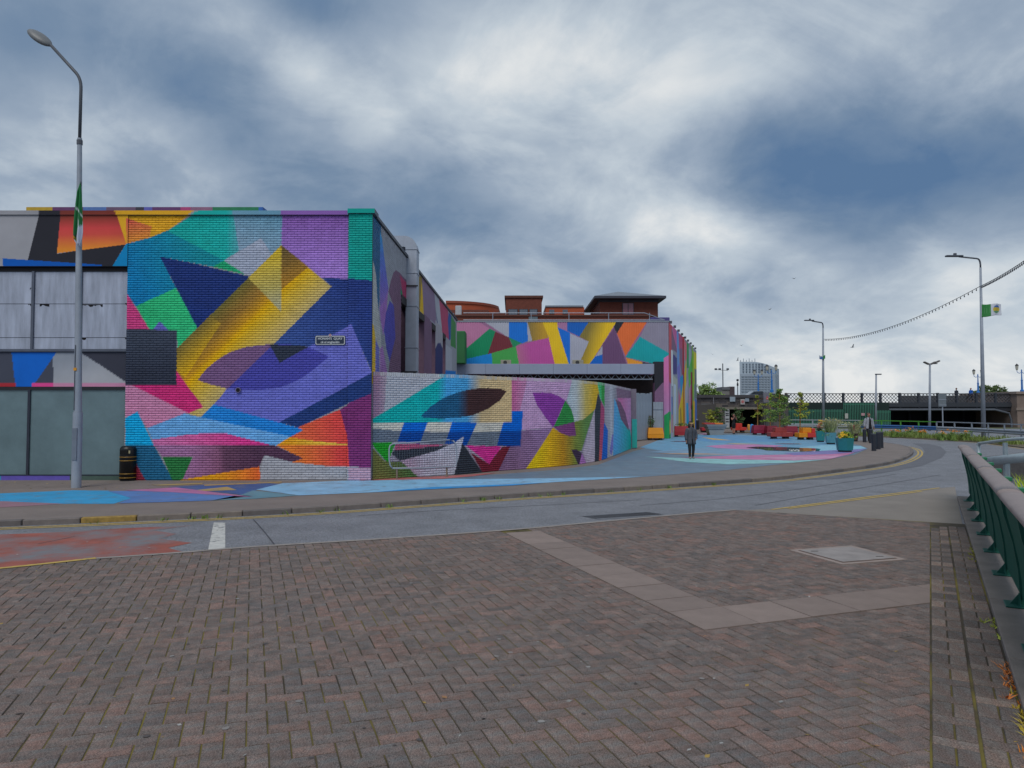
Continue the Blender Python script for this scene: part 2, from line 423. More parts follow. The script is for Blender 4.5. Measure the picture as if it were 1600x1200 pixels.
# painted ground mural on the pavement: layered sheets of paint
GP = mat('ground_paint', (1, 1, 1), 0.6, var=0.16, scale=1.4, bump=.3, bscale=70, attr=True)
def wear(m, amount, scale, under, soft=.07):
    """let the surface below show where the paint is worn off"""
    N = m.node_tree.nodes; L = m.node_tree.links; b = N['Principled BSDF']; old = b.inputs['Base Color'].links[0].from_socket
    tc = N.new('ShaderNodeTexCoord'); n = N.new('ShaderNodeTexNoise'); L.new(tc.outputs['Object'], n.inputs['Vector']); n.inputs['Scale'].default_value = scale; n.inputs['Detail'].default_value = 9; n.inputs['Roughness'].default_value = .7
    mr = N.new('ShaderNodeMapRange'); L.new(n.outputs['Fac'], mr.inputs[0]); mr.inputs[1].default_value = amount; mr.inputs[2].default_value = amount + soft
    mx = N.new('ShaderNodeMixRGB'); L.new(mr.outputs[0], mx.inputs[0]); L.new(old, mx.inputs[1]); mx.inputs[2].default_value = (*under, 1); L.new(mx.outputs[0], b.inputs['Base Color'])
wear(GP, 0.52, 2.2, lin(116, 116, 122), .22)
gp = MB(); LAYER = [0]
def gpaint(pts, c, layer):
    gr_ = sum(c) / 3; gp.cur = lin(tuple(gr_ + (x - gr_) * .86 for x in c), k=1.05); gp.poly([G(u, v, 0.004 + 0.003 * layer) for u, v in pts])
GPOLY = [
 (0, (98, 122, 142), [(575, 749), (700, 745), (780, 741), (870, 734), (935, 726), (962, 716), (990, 705), (1010, 700), (1037, 684.5), (1090, 678), (1200, 677), (1280, 682), (1345, 696), (1356, 701), (1335, 710.5), (1296, 717.5), (1240, 723), (1120, 736), (1007, 745), (800, 749)]),
 (1, (95, 155, 190), [(1000, 699), (1037, 684.5), (1090, 679), (1160, 679.5), (1240, 683), (1310, 692), (1354, 701), (1300, 706), (1150, 703), (1040, 705)]),
 (2, (78, 145, 195), [(1085, 681), (1150, 680), (1215, 684), (1240, 689), (1120, 692), (1090, 688)]),
 (2, (112, 150, 180), [(1012, 706), (1100, 700), (1200, 702), (1250, 706), (1240, 712), (1100, 712)]),
 (1, (125, 182, 218), [(400, 765), (442, 755), (575, 749.5), (800, 748), (1007, 744.6), (800, 757.5), (587, 769), (467, 774)]),
 (2, (25, 145, 222), [(587, 768.5), (675, 761), (800, 756.5), (850, 754.3), (800, 758.4), (680, 764)]),
 (1, (92, 138, 152), [(395, 766), (467, 774), (400, 779), (330, 782), (380, 772)]),
 (0, (35, 155, 212), [(-60, 772), (0, 771), (115, 766), (170, 766.5), (210, 777), (178, 787), (100, 787), (0, 783), (-60, 779)]),
 (1, (78, 122, 188), [(168, 767), (275, 767), (395, 775), (330, 782), (185, 786.5), (205, 778)]),
 (2, (188, 108, 158), [(195, 766), (275, 761.5), (395, 776.5), (270, 769)]),
 (0, (152, 108, 122), [(-60, 779), (0, 783), (100, 787), (50, 790), (-60, 796)]),
 (0, (55, 90, 148), [(262, 761), (330, 757), (420, 755), (440, 757), (400, 766), (395, 775), (330, 768)]),
 (1, (182, 152, 82), [(302, 766), (355, 760.5), (370, 765.5), (310, 767.5)]),
 (1, (186, 156, 84), [(235, 757.5), (318, 754.4), (316, 756), (250, 758.6)]),
 (1, (190, 152, 80), [(318, 757.5), (440, 752.5), (440, 753.8), (320, 759)]),
 (2, (190, 98, 94), [(560, 751), (600, 747.5), (700, 743.4), (776, 738.6), (740, 744), (690, 748)]),
 (3, (192, 112, 168), [(1102, 697), (1130, 694.8), (1180, 694.4), (1224, 696), (1200, 700), (1165, 702), (1120, 700)]),
 (3, (214, 168, 70), [(1096, 683), (1117, 685), (1145, 688.2), (1114, 687.2)]),
 (3, (206, 160, 84), [(1134, 692.4), (1195, 694), (1150, 694.1)]),
 (3, (190, 146, 100), [(1022, 708.6), (1082, 708), (1155, 710.2), (1080, 710)]),
 (3, (196, 110, 156), [(1062, 715.4), (1135, 712), (1240, 710), (1311, 707), (1338, 706), (1325, 710.5), (1296, 717.3), (1240, 719.4), (1150, 717.6)]),
 (4, (120, 112, 178), [(1225, 708), (1290, 704), (1354, 701.2), (1338, 706.5), (1300, 709.5), (1240, 711)]),
 (4, (200, 136, 172), [(1180, 714.5), (1260, 713), (1318, 711.5), (1300, 716), (1240, 718.6)]),
 (2, (134, 194, 194), [(1008, 713.4), (1064, 715.6), (1150, 717.8), (1240, 719.4), (1296, 717.4), (1240, 723), (1135, 725.5), (1075, 722)]),
 (2, (128, 190, 212), [(1250, 699), (1290, 695), (1345, 697), (1354, 700.6), (1310, 704), (1240, 706)]),
 (1, (178, 122, 170), [(1092, 677.5), (1112, 677), (1118, 679.5), (1100, 680)]),
]
for layer, c, pts in GPOLY: gpaint(pts, c, layer)
gpo = gp.build('painted_mural', GP, plaza)

# shallow puddle in the plaza
pud = MB(); cc = G(1228, 702)
def blot(cx, cy, rx, ry, z, seed, n=40):
    r_ = random.Random(seed); ph = [r_.uniform(0, 6.28) for _ in range(4)]
    return [(cx + rx * math.cos(a) * (1 + .12 * math.sin(3 * a + ph[0]) + .08 * math.sin(5 * a + ph[1])), cy + ry * math.sin(a) * (1 + .12 * math.sin(2 * a + ph[2]) + .07 * math.sin(7 * a + ph[3])), z) for a in [2 * math.pi * k / n for k in range(n)]]
pud.poly(blot(cc.x - .1, cc.y, 1.55, 2.3, 0.022, 4)); c2 = G(1234, 694); pud.poly(blot(c2.x, c2.y, .7, .45, 0.022, 6)); c3 = G(1066, 690); pud.poly(blot(c3.x, c3.y, .75, .5, 0.022, 9))
pdm = pm('puddle_water', 40, 44, 48, 0.02, var=.02); pdm.node_tree.nodes['Principled BSDF'].inputs['IOR'].default_value = 1.33; pdm.node_tree.nodes['Principled BSDF'].inputs['Alpha'].default_value = .75
tag(pud.build('puddle', pdm), kind='structure')

# road markings and patches
MARK_Y = pm('line_yellow', 190, 160, 82, .75, var=.2, scale=14); wear(MARK_Y, .58, 9, lin(100, 102, 106))
MARK_W = pm('line_white', 196, 194, 188, .75, var=.14, scale=8); wear(MARK_W, .56, 6, lin(104, 106, 110))
RED = pm('red_surfacing', 150, 84, 72, .85, var=.2, scale=3, bump=.4, bscale=90); wear(RED, .43, .9, lin(120, 120, 124), .2)
LIGHT = pm('concrete_apron', 136, 128, 120, .9, var=.1, scale=1.2, bump=.4, bscale=80)
def ribbon(P, w, z):
    m = MB(); L_ = offset(P, w / 2); R_ = offset(P, -w / 2); n = len(P)
    m._add([(p.x, p.y, z) for p in L_] + [(p.x, p.y, z) for p in R_], [(i, n + i, n + i + 1, i + 1) for i in range(n - 1)]); return m
for d in (-0.20, -0.36):
    tag(ribbon(offset(KC, d), 0.075, RZ + .006).build('yellow_line', MARK_Y, road))
def road_line(px, w, m, dz=.006): return ribbon(catmull([Vector(g2(u, v, RZ)) for u, v in px], 4), w, RZ + dz).build('yellow_line', m, road)
road_line([(1206, 797), (1300, 784.5), (1400, 771.5), (1468, 763)], .075, MARK_Y, .014)
road_line([(1232, 795.5), (1320, 784), (1400, 773.8), (1440, 768.4)], .075, MARK_Y, .014)
road_line([(1345, 682.6), (1400, 684.6), (1462, 688), (1525, 692), (1600, 702), (1700, 722)], .11, MARK_Y)
m = MB(); m.poly([G(u, v, RZ + .006) for u, v in [(334, 816.5), (352, 816.5), (352, 858.5), (325, 860)]]); m.build('white_marking', MARK_W, road)
m = MB(); m.poly([G(u, v, RZ + .003) for u, v in [(-300, 845), (-300, 930), (0, 889), (150, 873), (240, 866.5), (290, 863), (262, 856), (300, 848), (250, 842), (276, 834), (240, 829), (300, 821), (200, 825), (60, 833)]]); m.build('red_surface_patch', RED, road)
m = MB(); m.poly([G(u, v, RZ + .008) for u, v in [(1145, 798), (1212, 794.5), (1462, 763.4), (1492, 760.5), (1504, 820.5), (1455, 818)]]); m.build('concrete_apron', LIGHT, road)
PATCH = pm('asphalt_patch', 104, 105, 111, .9, var=.12, scale=2, bump=.5, bscale=90)
m = MB(); m.poly([G(u, v, RZ + .004) for u, v in [(1250, 750), (1300, 742), (1362, 733.5), (1405, 726.5), (1436, 715), (1445, 706), (1440, 698.5), (1425, 692.5), (1452, 693.5), (1470, 698), (1479, 706), (1472, 715), (1440, 728), (1380, 739), (1310, 748)]]); m.build('asphalt_patch', PATCH, road)
SEAM = pm('tar_seam', 70, 70, 76, .8, var=.2)
for px in ([(396, 812), (412, 830), (430, 853)], [(560, 806), (700, 797), (860, 789), (1000, 781)], [(60, 850), (100, 842), (118, 838)], [(1000, 790), (1150, 777), (1300, 757), (1400, 741)], [(1180, 790), (1260, 776), (1380, 757), (1470, 742)]):
    ribbon(catmull([Vector(g2(u, v, RZ)) for u, v in px], 5), .022, RZ + .005).build('tar_seam', SEAM, road)
# drain grate set in the road
def grate():
    a, b, c, d = [G(u, v, RZ) for u, v in [(918, 810.5), (990, 800.5), (1052, 805), (1040, 812)]]
    t = thing('drain_grate', 'rectangular iron drain grate set into the road beside the brick paving', 'drain', ((a + c) / 2)[:])
    p0 = G(935, 812, RZ); p1 = G(1045, 805, RZ); p2 = G(1005, 799.8, RZ); p3 = G(905, 806, RZ)
    fr = MB(); iron = pm('grate_iron', 118, 120, 126, .7, var=.15)
    fr.poly([q + Vector((0, 0, .005)) for q in (p0, p1, p2, p3)]); fr.build('frame', iron, t, world=True)
    for i in range(26):
        x = (i + .5) / 26; lo = p0.lerp(p1, x); hi = p3.lerp(p2, x); e = (p1 - p0) / 26 * .25
        s_ = MB(); q0 = lo.lerp(hi, .15); q1 = lo.lerp(hi, .85); z = Vector((0, 0, .009))
        s_.poly([q0 - e + z, q0 + e + z, q1 + e + z, q1 - e + z]); s_.build('slot', pm('grate_slot', 66, 68, 74, .9), t, world=True)
grate()

# ---- foreground block paving -------------------------------------------------
PU = 0.128                                    # paver unit (a paver is 1 x 2 units)
AX = Vector((-405, F)).normalized(); AY = Vector((AX.y, -AX.x))          # along the courses / across
O0 = Vector(g2(1101, 988, RZ))                # outer corner of the stone band
EDGE = [Vector(g2(u, v, RZ)) for u, v in [(-420, 927), (0, 890.5), (400, 856), (800, 829), (1150, 798)]]
def halfplane(a, b):
    t = (b - a).normalized(); return (a, Vector((t.y, -t.x)))         # inside is on the right of a->b
EPX = [(-420, 927), (0, 890.5), (147, 875), (275, 866), (400, 856), (600, 844), (800, 829.4), (900, 820.4), (1050, 806.6), (1150, 798)]
EHP = [halfplane(Vector(g2(*a, RZ)), Vector(g2(*b, RZ))) for a, b in zip(EPX[:-1], EPX[1:])]
HP = [
      halfplane(Vector(g2(1150, 798, RZ)), Vector(g2(1455, 818, RZ))), halfplane(Vector(g2(1453, 818, RZ)), Vector(g2(1453, 1150, RZ)))]
def clip(poly, hps):
    for a, n in hps:
        outp = []
        for i in range(len(poly)):
            p, q = poly[i], poly[(i + 1) % len(poly)]; dp = (p - a).dot(n); dq = (q - a).dot(n)
            if dp >= 0: outp.append(p)
            if (dp >= 0) != (dq >= 0): outp.append(p.lerp(q, dp / (dp - dq)))
        poly = outp
        if len(poly) < 3: return []
    return poly
def uv_of(p): return (800 + F * p.x / max(p.y, .1), 641 + F * 2.05 / max(p.y, .1))
BANDW = 0.62
def in_band(x, y):    # local coordinates along AX (x) and AY (y) from the band's outer corner
    return (0 <= x <= 40 and 0 <= y <= BANDW) or (0 <= x <= BANDW and 0 <= y <= 40)
pv = mat('paver', (1, 1, 1), .95, var=.24, scale=9, bump=.6, bscale=70, attr=True, spec=.2)
def speck(m):
    N = m.node_tree.nodes; L = m.node_tree.links; b = N['Principled BSDF']; old = b.inputs['Base Color'].links[0].from_socket
    tc = N.new('ShaderNodeTexCoord'); n = N.new('ShaderNodeTexNoise'); L.new(tc.outputs['Object'], n.inputs['Vector']); n.inputs['Scale'].default_value = 130; n.inputs['Detail'].default_value = 2
    mr = N.new('ShaderNodeMapRange'); L.new(n.outputs['Fac'], mr.inputs[0]); mr.inputs[1].default_value = .3; mr.inputs[2].default_value = .7; mr.inputs[3].default_value = .5; mr.inputs[4].default_value = 1.5
    mul = N.new('ShaderNodeVectorMath'); mul.operation = 'SCALE'; L.new(old, mul.inputs[0]); L.new(mr.outputs[0], mul.inputs['Scale']); L.new(mul.outputs[0], b.inputs['Base Color'])
def mottle(m):
    N = m.node_tree.nodes; L = m.node_tree.links; b = N['Principled BSDF']; old = b.inputs['Base Color'].links[0].from_socket
    tc = N.new('ShaderNodeTexCoord'); n = N.new('ShaderNodeTexNoise'); L.new(tc.outputs['Object'], n.inputs['Vector']); n.inputs['Scale'].default_value = 14; n.inputs['Detail'].default_value = 5
    mr = N.new('ShaderNodeMapRange'); L.new(n.outputs['Fac'], mr.inputs[0]); mr.inputs[1].default_value = .32; mr.inputs[2].default_value = .68
    c = N.new('ShaderNodeMixRGB'); L.new(mr.outputs[0], c.inputs[0]); c.inputs[1].default_value = (1.14, 1.0, .95, 1); c.inputs[2].default_value = (.86, .93, .95, 1)
    mx = N.new('ShaderNodeMixRGB'); mx.blend_type = 'MULTIPLY'; mx.inputs[0].default_value = 1; L.new(old, mx.inputs[1]); L.new(c.outputs[0], mx.inputs[2]); L.new(mx.outputs[0], b.inputs['Base Color'])
mottle(pv)
speck(pv)
MEANP = (121, 112, 108)
PALS = [tuple(m_ + (c_ - m_) * .5 for c_, m_ in zip(q_, MEANP)) for q_ in [(120, 106, 100), (114, 103, 98), (110, 102, 98), (124, 105, 98), (117, 105, 99), (112, 100, 95), (122, 109, 102), (106, 99, 96), (130, 106, 97), (102, 97, 96), (134, 105, 95)]]
def paver_cols(n, r_): return [lin(PALS[min(int(r_.random() ** 1.2 * len(PALS)), len(PALS) - 1)], k=r_.uniform(.92, 1.12)) for _ in range(n)]
paving = MB(); a_ = [tuple(p) for p in EDGE]
pbase = [Vector((-13, -2)), Vector(g2(-420, 927, RZ))] + [Vector(p) for p in a_[1:]] + [Vector(g2(1509, 820, RZ)), Vector(g2(1556, 947, RZ)), Vector((6.5, 4)), Vector((6.5, -2))]
paving.prism([tuple(p) for p in pbase], RZ - .05, RZ + .0105)
SAND = pm('joint_sand', 66, 58, 46, .95, var=.4, scale=3)
def mossy(m):
    N = m.node_tree.nodes; L = m.node_tree.links; b = N['Principled BSDF']; old = b.inputs['Base Color'].links[0].from_socket
    tc = N.new('ShaderNodeTexCoord'); n = N.new('ShaderNodeTexNoise'); L.new(tc.outputs['Object'], n.inputs['Vector']); n.inputs['Scale'].default_value = .55; n.inputs['Detail'].default_value = 8; n.inputs['Roughness'].default_value = .65
    mr = N.new('ShaderNodeMapRange'); L.new(n.outputs['Fac'], mr.inputs[0]); mr.inputs[1].default_value = .44; mr.inputs[2].default_value = .60
    mx = N.new('ShaderNodeMixRGB'); L.new(mr.outputs[0], mx.inputs[0]); L.new(old, mx.inputs[1]); mx.inputs[2].default_value = (*lin(120, 108, 44), 1); L.new(mx.outputs[0], b.inputs['Base Color'])
mossy(SAND)
pav = tag(paving.build('block_paving', SAND), kind='structure')
ZT = RZ + .017; GAP = .0018
def lay_pavers():
    r_ = random.Random(11); items = []
    for ix in range(-110, 120):
        for iy in range(-90, 60):
            t = (ix - iy) % 4
            if t == 0: rect = (ix, ix + 2, iy, iy + 1)
            elif t == 3: rect = (ix, ix + 1, iy, iy + 2)
            else: continue
            x0, x1, y0, y1 = [q * PU for q in rect]
            c = O0 + AX * ((x0 + x1) / 2) + AY * ((y0 + y1) / 2)
            if c.y < 2.6 or c.y > 20 or c.x < -12 or c.x > 12: continue
            u, v = uv_of(c)
            if u < -330 or u > 1900 or v > 1420: continue
            if all(in_band(a, b) for a in (x0, x1) for b in (y0, y1)): continue
            loc = [(x0 + GAP, y0 + .0048), (x1 - GAP, y0 + .0048), (x1 - GAP, y1 - .0048), (x0 + GAP, y1 - .0048)]
            P = [O0 + AX * a + AY * b for a, b in loc]
            ehp = [EHP[max([k_ for k_ in range(len(EHP)) if EPX[k_][0] <= u] or [0])]]
            P = clip(P, HP + ehp)
            if len(P) < 3: continue
            items.append((c, P, t == 0))
    items.sort(key=lambda q: q[0].length)
    vis = [q for q in items if -20 < uv_of(q[0])[0] < 1620 and uv_of(q[0])[1] < 1215]
    near = set(id(q) for q in vis[:300])
    def shape(m, P, dz, c, tilt):
        cx = sum((p for p in P), Vector((0, 0))) / len(P); n = len(P)
        P2 = [cx + (p - cx) * (1 - .007 / max(.02, (p - cx).length)) for p in P]
        ar = sum(P[i].x * P[(i + 1) % n].y - P[(i + 1) % n].x * P[i].y for i in range(n))
        if ar < 0: P = P[::-1]; P2 = P2[::-1]
        z = lambda p: ZT + dz + tilt[0] * (p.x - cx.x) + tilt[1] * (p.y - cx.y)
        m.cur = c
        m._add([(p.x, p.y, RZ - .02) for p in P] + [(p.x, p.y, z(p) - .004) for p in P] + [(p.x, p.y, z(p)) for p in P2],
               [tuple(range(2 * n, 3 * n))] + [(i, (i + 1) % n, n + (i + 1) % n, n + i) for i in range(n)] + [(n + i, n + (i + 1) % n, 2 * n + (i + 1) % n, 2 * n + i) for i in range(n)])
    rest = MB(); protos = {}; k = 0
    for q in items:
        c, P, hor = q; col = paver_cols(1, r_)[0]; tl = (r_.uniform(-.01, .01), r_.uniform(-.01, .01)); dz = r_.uniform(-.0022, .0022)
        if id(q) in near and len(P) == 4 and abs((P[2] - P[0]).length - math.hypot(2 * PU, PU)) < .02:
            key = (hor, r_.randrange(14))
            if key not in protos:
                mm = MB(); shape(mm, [p - c for p in P], 0, col, (0, 0)); protos[key] = mm.mesh('paver', pv)
            o = link('paver', protos[key], pav); o.location = (c.x, c.y, dz); o.rotation_euler = (tl[1], -tl[0], r_.uniform(-.006, .006))
        else: shape(rest, P, dz, col, tl)
    o = rest.build('paver_field', pv, pav); o['kind'] = 'stuff'
lay_pavers()
# pale stone bands crossing the paving
def bands():
    r_ = random.Random(2); sm = mat('band_stone', (1, 1, 1), .85, var=.1, scale=5, bump=.4, bscale=60, attr=True); x = 0.0
    def slab(x0, x1, y0, y1):
        P = clip([O0 + AX * a + AY * b for a, b in [(x0 + .006, y0 + .004), (x1 - .006, y0 + .004), (x1 - .006, y1 - .004), (x0 + .006, y1 - .004)]], HP)
        if len(P) < 3: return
        c = sum(P, Vector((0, 0))) / len(P)
        if uv_of(c)[1] < 836: return
        m = MB(); m.cur = lin((136, 120, 112), k=r_.uniform(.9, 1.12)); m.prism([tuple(p - c) for p in P], RZ - .03, ZT + .007 + r_.uniform(-.002, .002))
        o = m.build('band_slab', sm, pav); o.location = (c.x, c.y, 0); o.rotation_euler = (r_.uniform(-.004, .004), r_.uniform(-.004, .004), 0)
    x = BANDW
    while x < 9:
        l = r_.choice([.46, .6, .75]); slab(x, x + l, 0, BANDW); x += l
    y = 0.0
    slab(0, BANDW, 0, BANDW); y = BANDW
    while y < 4.5:
        l = r_.choice([.5, .62, .8]); slab(0, BANDW * .52, y, y + l) if r_.random() < .35 else None
        slab(0, BANDW, y, y + l) if r_.random() >= .0 else None; y += l
bands()
# flush concrete edging between paving and road
m = ribbon(catmull([Vector(g2(u, v, RZ)) for u, v in [(150, 874.6), (275, 866), (400, 856), (600, 843.6), (800, 829.4), (900, 820.4), (1050, 806.6), (1150, 798)]], 3), .10, ZT + .006); m.build('edging_strip', pm('edging', 148, 140, 134, .9, var=.2), pav)
m = ribbon(catmull([Vector(g2(u, v, RZ)) for u, v in [(-300, 917), (0, 890.5), (150, 874.4)]], 3), .10, ZT + .007); m.build('edging_strip', MARK_Y, pav)
# manhole cover in the paving
def manhole():
    P = [G(u, v, RZ) for u, v in [(1233, 862), (1330, 855), (1418, 877), (1316, 885)]]; c = sum(P, Vector()) / 4
    t = thing('manhole_cover', 'square pale concrete manhole cover set in the brick paving near the railing', 'manhole cover', (c.x, c.y, ZT))
    st = pm('manhole_stone', 152, 136, 128, .8, var=.16, scale=5, bump=.3)
    m = MB(); m.prism([(p.x, p.y) for p in P], RZ, ZT + .010); m.build('frame', st, t, world=True)
    Q = [c + (p - c) * .80 for p in P]; m = MB(); m.prism([((c + (p - c) * .84).x, (c + (p - c) * .84).y) for p in P], ZT, ZT + .012); m.build('joint', pm('rust_joint', 82, 58, 46, .9), t, world=True)
    m = MB(); m.prism([(p.x, p.y) for p in Q], ZT, ZT + .018); m.build('lid', pm('manhole_lid', 150, 142, 138, .75, var=.2, scale=4, bump=.2), t, world=True)
    for k in (0, 2):
        q = c + (P[k] - c) * .55; m = MB(); m.box(q.x - .05, q.x + .05, q.y - .012, q.y + .012, ZT + .0181, ZT + .021); m.build('lifting_slot', pm('slot_dark', 50, 46, 44, .9), t, world=True)
manhole()
# edging strips of blocks along the river wall
SX = Vector((653, F)).normalized(); SY = Vector((SX.y, -SX.x)); SO = Vector(g2(1453, 1200, RZ))
def strip_blocks():
    r_ = random.Random(21)
    def block(x0, x1, y0, y1):
        c = SO + SX * ((x0 + x1) / 2) + SY * ((y0 + y1) / 2)
        if c.y > 12.65: return
        m = MB(); m.cur = lin(r_.choice([(112, 103, 98), (118, 107, 101), (124, 112, 105), (114, 104, 99), (136, 121, 112), (104, 97, 94)]), k=r_.uniform(.9, 1.12))
        m.bbox((x0 - x1) / 2 + .006, (x1 - x0) / 2 - .006, (y0 - y1) / 2 + .006, (y1 - y0) / 2 - .006, -.04, ZT + .003 + r_.uniform(-.002, .002) - RZ, .004)
        o = m.build('edge_block', pv, pav); o.location = (c.x, c.y, RZ); o.rotation_euler = (0, 0, math.atan2(SX.y, SX.x) + r_.uniform(-.012, .012))
    w = 2 * PU
    for strip in range(2):
        x = -1.6 + strip * .1; y = .008 + strip * (w + .010)
        while x < 11.5:
            block(x, x + PU, y, y + w); block(x + PU, x + 3 * PU, y, y + PU); block(x + PU, x + 3 * PU, y + PU, y + w); x += 3 * PU
strip_blocks()
# coping of the river wall that carries the railing
COPZ = RZ + .075
def coping():
    st = pm('coping_stone', 128, 118, 112, .85, var=.16, scale=3, bump=.4, bscale=50); y0 = 4 * PU + .03; r_ = random.Random(3); x = -2.0; w = 1.18
    t = thing('river_wall', 'low grey stone coping of the river wall beneath the green railing', 'wall', ((SO + SY * (y0 + .5)).x, (SO + SY * (y0 + .5)).y, RZ))
    b = MB(); ang = math.atan2(SX.y, SX.x)
    while x < 14.0:
        l = 2.1; c = SO + SX * (x + l / 2) + SY * (y0 + w / 2)
        m = MB(); m.bbox(-l / 2 + .006, l / 2 - .006, -w / 2, w / 2, -.9, COPZ + r_.uniform(-.003, .003), .008)
        o = m.build('coping_slab', st, t, world=True); o.location = (c.x, c.y, 0); o.rotation_euler = (0, 0, ang); x += l
coping()

# ================================================================== mural building (main block)
FY = 20.2; TOPZ = 7.44
FW = Wall([(-18.0, FY), (-3.93, FY)])
def build_facade_paint():
    A = FW.add
    FW.base = lin(150, 150, 156, k=1.22)
    # rendered upper left part
    A([(66, 320), (98, 320), (90, 397), (199, 379), (176, 417), (45, 417), (45, 405)], (36, 36, 44))
    A([(97, 320), (200, 320), (200, 382), (90, 396)], None, stops=[(0, (112, 48, 40)), (.15, (128, 52, 42)), (.42, (186, 62, 62)), (.6, (188, 70, 60)), (1, (216, 128, 42))], a=(150, 332), b=(150, 390))
    A([(5, 404), (160, 414), (160, 418), (6, 418)], (0, 78, 160))
    # brick part
    A([(178, 320), (320, 320), (258, 363), (235, 371), (198, 381)], (220, 156, 32))
    A([(198, 341), (237, 354), (234, 371), (198, 381)], (196, 82, 68), (222, 138, 50), (210, 342), (216, 378))
    A([(198, 381), (236, 371), (262, 360), (352, 408), (333, 417), (250, 401), (275, 450), (212, 479), (198, 458), (198, 417), (176, 417)], (0, 118, 170), (8, 132, 146), (215, 440), (310, 395))
    A([(262, 361), (326, 320), (366, 320), (385, 385), (350, 407)], None, stops=[(0, (10, 158, 150)), (.7, (16, 164, 158)), (1, (86, 152, 166))], a=(300, 350), b=(378, 350))
    A([(362, 320), (441, 320), (441, 384), (392, 428), (378, 420)], (96, 142, 166), (138, 158, 178), (425, 340), (400, 420))
    A([(350, 407), (408, 372), (425, 398), (394, 430), (381, 428)], (152, 160, 178))
    A([(333, 417), (350, 407), (383, 429)], (22, 154, 104))
    A([(213, 478), (275, 450), (310, 512), (278, 545), (276, 517), (233, 516)], (42, 178, 116))
    A([(237, 517), (250, 502), (265, 517)], (98, 98, 178))
    A([(250, 401), (300, 411), (390, 432), (309, 514)], (24, 48, 110))
    A([(198, 458), (234, 515), (198, 515)], (194, 62, 122))
    A([(196, 514), (277, 516), (276, 602), (196, 602)], (58, 66, 82), (44, 50, 66), (237, 525), (237, 580))
    A([(441, 320), (546, 320), (546, 437), (503, 435), (440, 383)], (128, 88, 162), (154, 118, 194), (490, 345), (490, 420))
    A([(545, 318), (590, 318), (590, 440), (544, 436)], (0, 144, 134))
    A([(503, 434), (545, 436), (590, 440), (590, 600), (550, 507), (480, 545), (420, 545), (518, 448)], (52, 78, 140), (32, 54, 118), (450, 520), (560, 460))
    beam = [(0, (104, 98, 46)), (.28, (146, 108, 44)), (.44, (186, 136, 26)), (.52, (212, 162, 0)), (.6, (204, 164, 30)), (.75, (194, 164, 64)), (1, (182, 162, 104))]
    A([(440, 383), (518, 448), (313, 652), (294, 646), (318, 636), (276, 580), (276, 545)], None, stops=beam, a=(388, 434), b=(459, 505))
    A([(276, 545), (330, 491), (345, 506), (290, 590), (276, 580)], (120, 104, 48), (206, 160, 8), (285, 540), (312, 567))
    A([(440, 383), (388, 434), (439, 487)], None, stops=[(0, (196, 168, 44)), (.6, (172, 158, 88)), (1, (168, 164, 132))], a=(410, 405), b=(437, 480))
    A([(440, 383), (482, 417), (440, 452)], (104, 84, 46), (160, 116, 40), (445, 395), (460, 436))
    A([(196, 514), (277, 516), (276, 602), (196, 602)], (58, 66, 82), (44, 50, 66), (237, 525), (237, 580))
    A([(550, 507), (579, 576), (584, 586), (436, 661), (334, 633), (355, 607), (427, 538), (484, 541)], (98, 102, 182))
    lo = [(309, 594), (322, 577), (340, 562), (360, 550), (385, 542), (420, 538), (450, 538), (484, 543), (514, 557), (492, 576), (470, 592), (440, 605), (400, 610), (355, 607), (330, 601)]
    A(lo, (66, 66, 152))
    A([(309, 594), (322, 577), (340, 562), (360, 550), (385, 542), (422, 538), (426, 539), (356, 607), (330, 601)], (112, 82, 122))
    A([(421, 538), (484, 541), (437, 567)], (42, 50, 66))
    A([(334, 632), (436, 660), (474, 671), (454, 684), (380, 670), (314, 652)], (22, 122, 198))
    A([(436, 660), (584, 582), (584, 616), (550, 628), (466, 668)], (28, 54, 110))
    A([(530, 641), (550, 628), (584, 614), (584, 730), (546, 730)], (112, 42, 100))
    A([(531, 640), (465, 668), (474, 672), (448, 686), (545, 695), (545, 690)], (216, 96, 54), (206, 66, 62), (460, 680), (525, 665))
    A([(432, 696), (545, 695), (547, 731), (510, 728), (457, 722), (472, 716), (440, 700)], (218, 118, 40), (202, 62, 60), (450, 710), (530, 705))
    A([(452, 683), (490, 689), (545, 694.5), (545, 696), (432, 696)], (228, 144, 20), (226, 186, 70), (450, 690), (540, 695))
    A([(205, 601), (276, 601), (276, 580), (318, 636), (294, 646)], (194, 42, 112))
    A([(196, 601), (205, 601), (294, 645), (230, 669), (215, 644), (196, 652)], (188, 124, 158))
    A([(230, 669), (288, 646), (300, 649), (454, 682), (430, 697), (352, 678), (300, 678), (238, 687)], (98, 158, 208))
    A([(196, 653), (215, 643), (241, 697), (196, 697)], (0, 158, 208))
    A([(196, 696), (241, 696), (273, 755), (196, 755)], (26, 92, 128))
    A([(196, 696), (208, 716), (230, 755), (196, 755)], (132, 36, 58))
    A([(238, 687), (300, 678), (352, 677), (430, 697), (241, 697)], (190, 104, 156), (202, 52, 132), (260, 690), (380, 690))
    A([(241, 696), (429, 696), (474, 716), (457, 722), (413, 711), (405, 730), (283, 750), (302, 714), (254, 714)], None, stops=[(0, (150, 104, 146)), (.45, (128, 82, 112)), (.55, (96, 62, 86)), (1, (78, 50, 74))], a=(290, 720), b=(400, 715))
    A([(254, 714), (301, 714), (283, 755), (271, 755)], (34, 108, 56))
    A([(281, 750), (405, 729), (409, 755), (281, 755)], (230, 150, 14), (212, 98, 44), (330, 745), (404, 740))
    A([(413, 711), (457, 722), (510, 728), (586, 730), (586, 760), (404, 760)], (152, 154, 162))
    A([(546, 730), (586, 730), (586, 760), (546, 760)], (168, 138, 158))
build_facade_paint()
